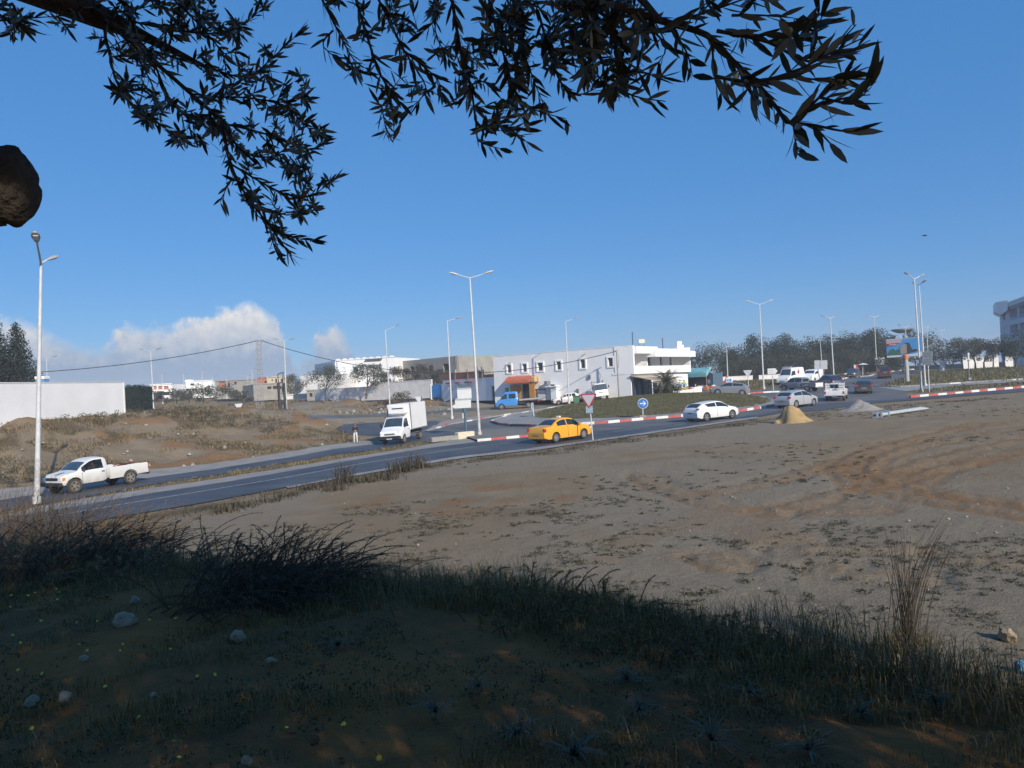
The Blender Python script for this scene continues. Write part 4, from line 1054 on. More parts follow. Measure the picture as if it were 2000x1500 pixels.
def head(root, p, q, yel=False):
    """cobra head at the end of an arm: p arm end, q direction"""
    d = (q - p).normalized(); ang = math.atan2(d.y, d.x); tilt = math.asin(max(-1, min(1, d.z)))
    Rm = Matrix.Rotation(ang, 3, 'Z') @ Matrix.Rotation(-tilt, 3, 'Y')
    mb = MB(); prof = [(-.02, .06, .05), (.12, .11, .09), (.35, .17, .13), (.6, .16, .12), (.74, .08, .06)]
    v = []
    for x, w, h in prof:
        for k in range(10):
            a = 2 * math.pi * k / 10; v.append(Rm @ Vector((x, w * math.cos(a), h * .75 * math.sin(a) if math.sin(a) > 0 else h * .35 * math.sin(a))) + p)
    f = [(i * 10 + k, i * 10 + (k + 1) % 10, (i + 1) * 10 + (k + 1) % 10, (i + 1) * 10 + k) for i in range(4) for k in range(10)] + [tuple(range(9, -1, -1)), tuple(range(40, 50))]
    mb.add(v, f); o = mb.build('lamp_head', head_y if yel else head_m, root, 50)
    dm = MB().box(Rm @ Vector((.4, 0, -.05)) + p, (.36, .2, .05), Rm, .02).build('diffuser', diff_m, o)
    return o
def lamp(label, base, top_px, heads_px, depth=None, r0=.11, dirty=False, yel=False, group='street lamps', dz=0, base_world=None, hd=None):
    B = base_world if base_world is not None else GF(*base) if depth is None else P(base[0], base[1], depth)
    T = P(top_px[0], top_px[1], B.y)
    root = empty('street_lamp', B); tag(root, label, 'street lamp', group)
    t = T - B; L = t.length
    ax = t.normalized()
    o = MB().tube([ax * -.15, ax * L * .5, ax * L], [r0, r0 * .75, r0 * .48], 12).build('pole', pole_w, root, 50)
    MB().tube([ax * -.1, ax * .35], [r0 * 1.7, r0 * 1.5], 12).build('pole_base', pole_dirty if dirty else pole_w, root, 50)
    if dirty: MB().tube([ax * .3, ax * L * .19], [r0 * 1.02, r0 * .94], 12).build('scuffed_sleeve', pole_dirty, root, 50)
    for i, hp in enumerate(heads_px):
        H = P(hp[0], hp[1], B.y + (hp[2] if len(hp) > 2 else 0)) - B
        d = (H - t); a = t + d * .05
        dn = d.normalized()
        e = H - dn * min(.38, d.length * .3)
        MB().tube([t - ax * .05, t.lerp(e, .5) + Vector((0, 0, -.04)), e], [r0 * .42, r0 * .38, r0 * .34], 8).build('arm', pole_w, root, 50)
        head(root, e, H + Vector((0, 0, .0)), yel)
    return root
lamp('tall scuffed white lamp post rising past the dusty pickup, nearest of all', (72, 985), (80, 512), [(70, 463, -1.6), (96, 506, .5)], r0=.12, dirty=True)
lamp('tall twin arm lamp post on the tip of the median beside the cream block', (937, 852), (917.5, 542), [(887, 535), (955, 532)], r0=.11, dirty=True, yel=True)
lamp('single arm lamp post on the pale verge right behind the direction sign', (883, 818), (873.5, 626), [(896, 621)], r0=.10)
lamp('single arm lamp post rising behind the box truck', (762, 803), (752.5, 645), [(776, 635)], r0=.10)
lamp('twin arm lamp post beside the black steel frame on the bank', (560, 806), (555, 665), [(540, 662), (569, 662)], depth=100, r0=.10)
lamp('twin arm lamp post behind the end of the dark clipped hedge', (300.5, 805), (294, 686), [(277, 682), (309.5, 681)], depth=110, r0=.10)
lamp('single arm lamp post in front of the long white wall beside the green bin', (1111.5, 786.5), (1104.5, 627), [(1125, 621.5)], depth=101, r0=.10)
lamp('twin arm lamp post on the far kerb beside the white arrow sign', (1492, 760), (1483.5, 594), [(1462, 589), (1505, 587)], r0=.11, yel=True)
lamp('twin arm lamp post standing right behind the rack pickup', (1629, 741), (1621.5, 621), [(1607, 617), (1636, 615)], r0=.11)
lamp('twin arm lamp post left of the billboard beside three stacked white sign plates', (1713, 728), (1707.5, 619), [(1694, 617), (1722, 615)], r0=.12)
lamp('tallest twin arm lamp post at the right kerb in front of the grey sign boards', (1800, 766), (1785.5, 544), [(1770, 534, -1.2), (1801, 537, .8)], r0=.11, dirty=True)
lamp('slimmer lamp post just behind the tallest one at the right kerb', (1807.5, 754), (1795, 556), [(1786, 553, 1.0), (1803, 551, -.6)], r0=.10)
lamp('short single arm lamp post beside the red flag banner', (1422, 752), (1419, 677), [(1424, 673.5)], depth=112, r0=.09)
lamp('thin lamp post above the grey backed sign boards', (1606, 722), (1601.5, 661), [(1604, 658.5)], depth=150, r0=.09)
lamp('twin arm lamp post whose heads show above the billboard', (1774, 718), (1768, 640), [(1757, 635), (1781, 633)], depth=150, r0=.11, group='far street lamps')
lamp('twin arm lamp post over the dark trees right of the tallest lamp', (1813, 715), (1810, 639), [(1801, 637), (1820, 635)], depth=150, r0=.11, group='far street lamps')
lamp('faint twin arm lamp post over the green tree crown at far right', (1842, 712), (1838.5, 646), [(1829, 643), (1850, 641)], depth=165, r0=.11, group='far street lamps')
lamp('lone lamp head showing above the hill behind the white boundary wall', (93, 790), (91, 701), [(107, 696)], depth=120, r0=.09, group='far street lamps')
for (bx_, by_, tx_, ty_), nm in zip([(318, 788, 316, 731), (361, 778, 358, 731), (396, 778, 394.5, 724), (416, 772, 415, 736), (443, 778, 442, 739), (485, 776, 483.5, 734), (493, 772, 492, 722), (522, 776, 521.5, 737), (599, 776, 597.5, 727)],
                          ['in front of the house with red brick bays', 'left of the far white house', 'in front of the far white house', 'at the right corner of the far white house', 'in front of the grey block house, leftmost there', 'in front of the grey block house, second from its right end', 'in front of the grey block house, tallest there',
                           'in front of the cream upper storey', 'between the two olive trees, far behind']):
    d_ = 190 if bx_ < 560 else 170
    lamp('thin far lamp post ' + nm, (bx_, by_), (tx_, ty_), [(tx_ + 4, ty_ - 1)], depth=d_, r0=.10, group='thin lamp posts among the far houses')

# ---- signs
def sign_root(name, label, base, depth=None, cat='road sign', group=None):
    B = GF(*base) if depth is None else P(base[0], base[1], depth)
    r = empty(name, B); tag(r, label, cat, group); return r, B
def post(root, B, px, py, r=.035, m=None, nm='post'):
    T = P(px, py, B.y) - B
    MB().tube([Vector((0, 0, -.15)), T], r, 8).build(nm, m or pole_w, root, 50); return T
def disc(poly, th=.03):
    return MB().prism(poly, -th / 2, th / 2)
def tri(r): return [(r * math.sin(a), r * math.cos(a)) for a in (R(60), R(180), R(300))]
def rounded_tri(r, c=.12):
    q = []; pts_ = [Vector(p) for p in tri(r)]
    for i in range(3):
        a, b, c_ = pts_[i - 1], pts_[i], pts_[(i + 1) % 3]
        q += [tuple(b.lerp(a, c)), tuple(b.lerp(b.lerp(a, .5).lerp(b.lerp(c_, .5), .5), .10)), tuple(b.lerp(c_, c))]
    return q
def facing(B, extra=0.0): return math.atan2(-B.x, B.y) * -1 + 0 if False else -math.atan2(B.x, B.y) + extra
def plate(root, poly, T, rz, m, nm, off=0.0, th=.03):
    o = disc(poly, th).build(nm, m, root); o.location = T + Matrix.Rotation(rz, 3, 'Z') @ Vector((0, off, 0)); o.rotation_euler = (0, 0, rz); return o
# give way sign beside the taxi
r_, B = sign_root('give_way_sign', 'give way sign with red border and small blue plate before the taxi', (1158.5, 861))
T = post(r_, B, 1150, 770, .035); rz = facing(B)
c_ = P(1149, 779, B.y) - B + Vector((0, -.06, 0))
plate(r_, rounded_tri(.62), c_, rz, red_s, 'border'); plate(r_, rounded_tri(.47), c_, rz, mat('sign_grey_face', (.36, .37, .41), .5, var=.06), 'face', -.025)
c2 = P(1151, 800, B.y) - B + Vector((0, -.06, 0))
plate(r_, [(-.21, -.21), (.21, -.21), (.21, .21), (-.21, .21)], c2, rz, mat('pale_blue_plate', (.13, .22, .33), .5, scale=12, col2=(.35, .42, .48)), 'lower_plate')
# round blue arrow sign on the island
r_, B = sign_root('blue_arrow_sign', 'round blue sign with a white arrow pointing right on the roundabout edge', (1255.5, 819))
T = post(r_, B, 1255.5, 792, .04); rz = facing(B)
c_ = P(1255.5, 788, B.y) - B + Vector((0, -.05, 0)); circ = lambda q: [(q * math.cos(a), q * math.sin(a)) for a in np.linspace(0, 2 * math.pi, 30, endpoint=False)]
plate(r_, circ(.44), c_, rz, white_s, 'rim'); plate(r_, circ(.40), c_, rz, blue_s, 'disc', -.02)
plate(r_, [(-.27, -.045), (.02, -.045), (.02, .045), (-.27, .045)], c_, rz, white_s, 'arrow_shaft', -.04)
plate(r_, [(.06, -.20), (.27, 0), (.06, .20), (-.02, .20), (.13, .04), (.02, .04), (.02, -.04), (.13, -.04), (-.02, -.20)], c_, rz, white_s, 'arrow_head', -.04)
MB().box((0, 0, .2), (.62, .3, .28), None, .03).build('base_block', kerb_bare, r_)
# round sign seen edge-on
r_, B = sign_root('edge_on_round_sign', 'round sign seen nearly edge on in the island grass by the blue truck', (1043, 812), 79)
T = post(r_, B, 1040.5, 797, .05); c_ = P(1040, 794, B.y) - B
plate(r_, circ(.42), c_, R(68), sign_face, 'disc'); plate(r_, circ(.36), c_, R(68), mat('pale_blue_disc', (.3, .38, .5), .5), 'disc_face', -.02)
# direction sign in front of the lamp
r_, B = sign_root('direction_sign', 'stack of grey direction boards on a teal post in front of the single arm lamp', (911, 846), None, 'direction sign')
T = post(r_, B, 904, 752, .10, teal_s); rz = facing(B, R(18))
for k, (x0, y0, x1, y1, m_) in enumerate([(892, 760, 922, 778, sign_face), (888, 781, 921, 789, sign_face), (889, 778.5, 921, 780.8, sign_back), (888, 789.5, 921, 796, sign_face), (893, 758, 921, 760, sign_back)]):
    a = P(x0, y0, B.y) - B; b = P(x1, y1, B.y) - B; w = (b.x - a.x) / 2; h = (a.z - b.z) / 2
    pol = [(-w, -h), (w, -h), (w, h), (-w, h)] if k != 3 else [(-w - .3, 0), (-w, -h), (w, -h), (w, h), (-w, h)]
    plate(r_, pol, (a + b) / 2 + Vector((0, -.12, 0)), rz, m_, 'board', 0, .05)
hd_ = P(903, 756, B.y) - B; MB().box(hd_, (.3, .2, .5), None, .06).build('post_cap', teal_s, r_)
MB().tube([P(902, 800, B.y) - B + Vector((0, .8, 0)), P(903, 818, B.y) - B + Vector((0, .8, 0))], .07, 8).build('second_post', pole_w, r_)
# backs of give way signs
for px, py, bx_, by_, d_, lab, sz in [(466.5, 795, 467, 808, 86, 'give way sign seen from behind among the weeds of the bank', .52), (818, 781, 819, 800, 92, 'give way sign seen from behind above the box truck roof', .58), (1460, 730, 1463, 766, 98, 'give way sign seen from behind between the flag banner and the white arrow sign', .66)]:
    r_, B = sign_root('reversed_give_way_sign', lab, (bx_, by_), d_)
    post(r_, B, px, py - 6, .05, sign_face); c_ = P(px, py - 2, B.y) - B + Vector((0, -.07, 0)); plate(r_, rounded_tri(sz), c_, facing(B), sign_face, 'back_plate')
# white arrow sign
r_, B = sign_root('white_arrow_sign', 'white arrow shaped direction sign pointing right beside the far kerb', (1511, 764), 96, 'direction sign')
post(r_, B, 1507.5, 727, .05); a = P(1499, 720, B.y) - B; b = P(1518, 730, B.y) - B; w, h = (b.x - a.x) / 2, (a.z - b.z) / 2
plate(r_, [(-w, -h), (w - .25, -h), (w, 0), (w - .25, h), (-w, h)], (a + b) / 2 + Vector((0, -.08, 0)), facing(B), white_s, 'arrow_board', 0, .05)
for k in (-.12, .12): plate(r_, [(-w + .2, k - .02), (w - .5, k - .02), (w - .5, k + .02), (-w + .2, k + .02)], (a + b) / 2 + Vector((0, -.08, 0)), facing(B), sign_back, 'lettering_line', -.03, .01)
# grey backed boards over the queue
r_, B = sign_root('sign_boards_back', 'pair of big grey sign boards seen from behind over the queue', (1604, 752), 104, 'direction sign')
for x in (1594, 1612): post(r_, B, x, 704, .07, sign_back)
for x0, x1 in ((1590, 1600.5), (1601.5, 1615)):
    for y0, y1 in ((704, 712.5), (713, 721)):
        a = P(x0, y0, B.y) - B; b = P(x1, y1, B.y) - B; w, h = (b.x - a.x) / 2 - .01, (a.z - b.z) / 2 - .01
        plate(r_, [(-w, -h), (w, -h), (w, h), (-w, h)], (a + b) / 2 + Vector((0, -.12, 0)), facing(B), sign_face, 'board', 0, .05)
# three stacked plates far
r_, B = sign_root('stacked_sign_plates', 'three white direction plates stacked on a post beside the far lamp', (1717, 727), 160, 'direction sign')
post(r_, B, 1717, 697, .08)
for y in (700.5, 705.5, 710.5):
    a = P(1709, y - 1.7, B.y) - B; b = P(1726, y + 1.7, B.y) - B; w, h = (b.x - a.x) / 2, (a.z - b.z) / 2
    plate(r_, [(-w, -h), (w, -h), (w, h), (-w, h)], (a + b) / 2 + Vector((0, -.12, 0)), facing(B), sign_face, 'plate', 0, .05)
# grey boards at the right kerb
r_, B = sign_root('grey_sign_boards', 'two grey direction boards on a post at the right kerb', (1815, 764), 79, 'direction sign')
post(r_, B, 1811.5, 690, .05, pole_w)
for y0, y1 in ((687, 698.5), (700, 712)):
    a = P(1801, y0, B.y) - B; b = P(1820, y1, B.y) - B; w, h = (b.x - a.x) / 2, (a.z - b.z) / 2
    o = plate(r_, [(-w, -h), (w, -h), (w, h), (-w, h)], (a + b) / 2 + Vector((0, -.1, 0)), facing(B), mat('dark_grey_board', (.20, .22, .24), .5, var=.1), 'board', 0, .05)  # boards in one dark grey
    for k in (-.5, 0, .5): plate(r_, [(-w * .8, k * h - .03), (w * .7, k * h - .03), (w * .7, k * h + .03), (-w * .8, k * h + .03)], (a + b) / 2 + Vector((0, -.1, 0)), facing(B), teal_s, 'lettering_line', -.03, .01)
# slim post with a cap in the right field
r_, B = sign_root('capped_post', 'slim steel post with a white cap in the grass of the right field', (1893, 741), 92, 'post')
post(r_, B, 1891, 700, .06, steel); MB().tube([P(1891.2, 702, B.y) - B, P(1890.8, 689, B.y) - B], [.08, .14], 8).build('cap', white_s, r_); MB().box((0, 0, .08), (.35, .35, .25)).build('footing', kerb_bare, r_)
# black steel H frame on the bank
r_, B = sign_root('black_steel_frame', 'black steel frame of two posts with a slanted top left on the bank', (549, 805), 92, 'steel frame')
for x, yt in ((542.5, 731), (553, 728)):
    post(r_, B, x, yt, .05, trim)
    a = P(x + 1, 748, B.y) - B; b = P(x + 5, 807, B.y) - B; MB().tube([a, b], .17, 6).build('leg', trim, r_)
MB().tube([P(542.5, 731, B.y) - B, P(553.5, 727, B.y) - B], .05, 6).build('top_bar', trim, r_); MB().tube([P(543, 748, B.y) - B, P(554, 746, B.y) - B], .05, 6).build('cross_bar', trim, r_)
# billboard on a column
r_, B = sign_root('billboard', 'billboard showing a house under blue sky on a thick orange and grey column', (1772, 742), 100, 'billboard')
a = P(1735, 699, B.y) - B; b = P(1795, 666, B.y) - B; W2, H2 = 2.2, 1.12
c_ = P(1765.5, 679, B.y) - B; rz = facing(B, R(-14)); W2 = 2.10; H2 = 1.18
def bb(poly, m, nm, off): plate(r_, poly, c_, rz, m, nm, off, .02)
MB().tube([Vector((0, 0, -.2)), Vector((0, 0, 1.7))], [.26, .26], 16).build('column_foot', mat('column_grey', (.30, .33, .33), .7, scale=4, col2=(.42, .44, .43)), r_, 50)
MB().tube([Vector((-.02, 0, 1.7)), Vector((-.05, 0, 2.6))], [.27, .27], 16).build('column_band', mat('column_pale', (.22, .27, .28), .7, scale=4, col2=(.48, .49, .47)), r_, 50)
MB().tube([Vector((-.05, 0, 2.6)), Vector((-.1, 0, 3.3))], [.28, .28], 16).build('column_top', mat('column_orange', (.62, .16, .03), .7, var=.12, scale=4), r_, 50)
bb([(-W2 - .06, -H2 - .06), (W2 + .06, -H2 - .06), (W2 + .06, H2 + .06), (-W2 - .06, H2 + .06)], sign_face, 'frame', .10)
bb([(-W2, -H2), (W2, -H2), (W2, H2), (-W2, H2)], mat('poster_sky', (.06, .28, .60), .5, scale=.5, col2=(.13, .40, .72)), 'poster', .06)
bb([(-W2, -H2), (W2, -H2), (W2, -H2 + .55), (1.2, -H2 + .34), (.3, -H2 + .24), (-W2, -H2 + .22)], white_s, 'poster_wave', .04)
bb([(-W2, .30), (-.9, .36), (-.35, .75), (-.1, H2), (-W2, H2)], mat('poster_pink', (.55, .42, .42), .5), 'poster_corner', .04)
bb([(-W2 + .03, .30), (-.95, .36), (-.5, .66), (-W2 + .03, .62)], red_s, 'poster_banner', .02)
for i, x in enumerate((-1.75, -1.6, -1.45, -1.3, -1.15, -1.0)): bb([(x, .40), (x + .09, .40), (x + .09, .54), (x, .54)], white_s, 'banner_letter', .005)
bb([(-W2 + .05, -.86), (-1.7, -.2), (-1.3, -.05), (-1.0, -.3), (-.7, -.12), (-.4, -.5), (-.3, -.86)], mat('poster_green', (.03, .12, .08), .5, scale=5, col2=(.08, .2, .12)), 'poster_trees', .02)
bb([(-.45, -.8), (.45, -.75), (.45, .5), (-.1, .45), (-.45, .1)], mat('poster_stone', (.36, .32, .27), .5, var=.1), 'poster_house', .012)
bb([(.35, -.78), (1.6, -.5), (1.5, -.25), (.95, -.3), (.75, .35), (.6, .62), (.1, .62), (.35, .4)], mat('poster_dark', (.06, .06, .07), .5, var=.2), 'poster_roof', .006)
# grey round canopy far behind the billboard
r_, B = sign_root('grey_canopy_mast', 'grey flat canopy on a white mast far behind the billboard', (1768, 716), 170, 'mast')
MB().tube([Vector((0, 0, 0)), P(1768, 655, B.y) - B], .5, 8).build('mast', white_s, r_); c_ = P(1763, 646, B.y) - B
MB().lathe([(1.0, -.5), (2.3, .1), (2.4, .35), (.4, .5)], 18, 'z', c_).build('canopy', sign_back, r_, 40)
# blue round sign, red flag, white box by the shop
r_, B = sign_root('white_menu_board', 'white box sign with blue pictures beside the red flag banner', (1426, 764), 106, 'box sign')
a = P(1418, 738, B.y) - B; b = P(1431, 750, B.y) - B
MB().box(((a.x + b.x) / 2, .25, (a.z + b.z) / 2), (b.x - a.x, .5, a.z - b.z), None, .03).build('box', white_s, r_)
for k, m_ in ((-.22, mat('cyan_print', (.08, .32, .5), .5)), (.14, blue_s)): MB().box(((a.x + b.x) / 2 + k, -.012, (a.z + b.z) / 2 + .1), (.3, .02, .42)).build('picture', m_, r_)
MB().box(((a.x + b.x) / 2 - .04, -.012, (a.z + b.z) / 2 - .28), (.6, .02, .12)).build('picture_caption', red_s, r_)
for x in (a.x + .1, b.x - .1): MB().tube([Vector((x, .25, 0)), Vector((x, .25, b.z))], .05, 6).build('leg', steel, r_)
r_, B = sign_root('red_flag_banner', 'red feather flag leaning beside the white box sign', (1412, 757), 108, 'flag')
q = [P(1412, 757, B.y), P(1409, 752, B.y), P(1416, 741, B.y), P(1420, 732, B.y), P(1421.5, 737, B.y), P(1420, 752, B.y)]
v = [p - B for p in q]; MB().add([tuple(p) for p in v] + [tuple(p + Vector((0, .05, 0))) for p in v], [tuple(range(6)), tuple(range(11, 5, -1))] + [(i, (i + 1) % 6, 6 + (i + 1) % 6, 6 + i) for i in range(6)]).build('cloth', mat('flag_red', (.42, .02, .03), .7, var=.15), r_)
MB().tube([v[0] + Vector((.02, .08, -.1)), v[3] + Vector((.02, .08, .1))], .03, 6).build('staff', steel, r_)
# little red and white sign and white canopy far right
r_, B = sign_root('red_white_sign', 'small red and white sign standing at the far road below the trees', (1672, 730), 140)
post(r_, B, 1670, 718, .06); a = P(1668, 712.5, B.y) - B; b = P(1677, 722, B.y) - B; w, h = (b.x - a.x) / 2, (a.z - b.z) / 2
plate(r_, [(-w, -h), (w, -h), (w, h), (-w, h)], (a + b) / 2, facing(B), mat('sign_pink', (.5, .1, .1), .5, var=.2), 'board'); plate(r_, [(-w, -h), (-w * .3, -h), (-w * .3, h), (-w, h)], (a + b) / 2, facing(B), white_s, 'pale_edge', -.03)
r_, B = sign_root('white_parasol', 'small flat white parasol standing at the far road', (1685, 731), 140, 'parasol')
post(r_, B, 1685, 711, .06); MB().lathe([(1.0, -.12), (.4, .08), (.05, .16)], 12, 'z', P(1685, 711, B.y) - B).build('canopy', white_s, r_)

# ---- pylon and cable
r_, B = sign_root('lattice_pylon', 'slim grey lattice power pylon in front of the bright cloud', (508, 800), 105, 'pylon')
T = P(505.5, 663, B.y) - B; n_ = 14; pyl = mat('galvanised_pylon', (.28, .28, .29), .6, var=.2, scale=5); r2 = lambda f: .42 - .16 * f
for sx in (-1, 1):
    for sy in (-1, 1): MB().tube([Vector((sx * r2(0), sy * r2(0), -.1)), T + Vector((sx * r2(1), sy * r2(1), 0))], .035, 4).build('leg', pyl, r_)
for i in range(n_):
    for (ax_, ay_, bx_, by_) in ((-1, -1, 1, -1), (1, 1, -1, 1)):
        a = T * (i / n_) + Vector((ax_, ay_, 0)) * r2(i / n_); b = T * ((i + 1) / n_) + Vector((bx_, by_, 0)) * r2((i + 1) / n_); MB().tube([a, b], .022, 4).build('brace', pyl, r_)
        a2 = T * (i / n_) + Vector((bx_, by_, 0)) * r2(i / n_); MB().tube([a, a2], .02, 4).build('brace', pyl, r_)
for s_ in (-1, 1): MB().box(T + Vector((s_ * .35, 0, -.15)), (.5, .3, .12)).build('cross_arm', pyl, r_)
cab = mat('black_cable', (.02, .02, .022), .7)
def cable(label, a, b, sag, r=.035, name='power_cable'):
    q = [a.lerp(b, i / 24) - Vector((0, 0, sag * 4 * (i / 24) * (1 - i / 24))) for i in range(25)]
    o = MB().tube([p - a for p in q], r, 5).build(name, cab, None, 60, a); tag(o, label, 'cable')
Tp = B + T
cable('black power cable sagging from the pylon down to the left edge', Tp + Vector((-.4, 0, -.2)), P(-120, 732, 92), 1.2, .05)
cable('black power cable running from the pylon across to the long white building', Tp + Vector((.4, 0, -.2)), P(1204, 686, 98.4), 3.6, .045)

# ---- small things
r_, B = sign_root('wheelie_bin', 'green wheelie bin standing open beside the lamp post at the long wall', (1126, 790), 98, 'bin')
grn = mat('bin_green', (.045, .14, .075), .5, var=.15, scale=5)
MB().prism([(-.30, .12), (.30, .12), (.40, 1.05), (-.40, 1.05)], -.42, .42).build('body', grn, r_); MB().box((0, -.05, 1.09), (.9, .95, .07), None, .02).build('lid', grn, r_); MB().box((.45, .3, .95), (.12, .5, .5), None, .02).build('hanging_flap', mat('bin_dark', (.02, .06, .035), .5), r_)
for x in (-.25, .25): MB().cyl((x, .3, .1), .1, .06, 'x', 12).build('wheel', rubber, r_)
def pile(name, label, px0, px1, py, top_py, m, cat, seed=1, asym=0.0, lump=.12):
    a, b = GF(px0, py), GF(px1, py); c_ = (a + b) / 2; rx = (b - a).length / 2; h = (P((px0 + px1) / 2, top_py, c_.y).z - c_.z)
    n, k = 34, 12; v = []; f = []
    for i in range(k + 1):
        t = i / k
        for j in range(n):
            an = 2 * math.pi * j / n; q = Vector((math.cos(an), math.sin(an)))
            x = q.x * rx * t + asym * rx * (1 - t); y = q.y * rx * .75 * t
            z = h * (1 - t) ** 1.15 * (1 + lump * (noise2(np.array([x * 1.0 + seed]), np.array([y * 1.0]), 1.6 / max(.4, rx) * 1.5, seed)[0] - .5) * 3 * t * (1 - t) * 4) - .1 * t
            z += (random.Random(seed * 1000 + i * 50 + j).random() - .5) * .10 * h * (0 < t < 1)
            wx, wy = c_.x + x, c_.y + y; v.append((x, y, hz(wx, wy) - c_.z + z))
    for i in range(k):
        for j in range(n): f.append((i * n + j, (i + 1) * n + j, (i + 1) * n + (j + 1) % n, i * n + (j + 1) % n))
    o = MB().add(v, f).build(name, m, None, 80, c_); tag(o, label, cat); return o
pile('sand_pile', 'peaked heap of yellow sand at the road edge in front of the silver hatchback', 1514, 1590, 825, 797, mat('yellow_sand', (.28, .19, .08), .95, scale=3, col2=(.42, .30, .15), bump=.8, bscale=14), 'sand pile', 2, -.42, 1.1)
pile('gravel_pile', 'low heap of grey gravel at the road edge in front of the dark hatchback', 1634, 1722, 802, 780, mat('grey_gravel', (.20, .19, .175), .95, scale=8, col2=(.34, .32, .30), bump=.9, bscale=25), 'gravel pile', 5, .05, .35)
# spare lamp posts lying on the dirt, square foot plates towards us
lp = mat('lying_pole_grey', (.33, .38, .41), .5, scale=4, col2=(.48, .53, .55)); hole = mat('hole_black', (.01, .01, .01), .9)
for i, (fx, fy, ex, ey, wd) in enumerate([(1709, 811, 1800, 796, 'nearest the left of the row'), (1718, 810.5, 1806, 796.5, 'in the middle of the row'), (1732, 808, 1812, 797.5, 'on the right of the row')]):
    a, b = GF(fx, fy, .18), GF(ex, ey, .12); ax = (b - a).normalized(); a = b - ax * min(10, (b - a).length)
    r_ = empty('lying_lamp_post', a); tag(r_, 'grey lamp post lying on the dirt, ' + wd, 'lamp post', 'spare lamp posts lying on the dirt')
    MB().tube([Vector((0, 0, 0)), (b - a) * 1.0], [.11, .06], 10).build('pole', lp, r_, 50)
    M_ = ax.to_track_quat('Y', 'Z').to_matrix(); MB().box((0, 0, .02), (.40, .04, .40), M_, .01).build('foot_plate', lp, r_); MB().box(ax * -.03, (.12, .03, .12), M_).build('foot_hole', hole, r_)
r_ = None
# bird
bp_ = P(1806, 460, 60); o = empty('bird', bp_); tag(o, 'small dark bird flying in the clear sky above the right lamps', 'bird')
bl = mat('bird_dark', (.015, .015, .018), .8)
MB().blob((0, 0, 0), (.20, .07, .06), 3, 2, .1).build('body', bl, o, 60)
for s_ in (-1, 1): MB().add([(s_ * .06, -.06, .01), (s_ * .06, .08, .01), (s_ * .28, .05, .035), (s_ * .24, -.03, .03)], [(0, 1, 2, 3)]).build('wing', bl, o)

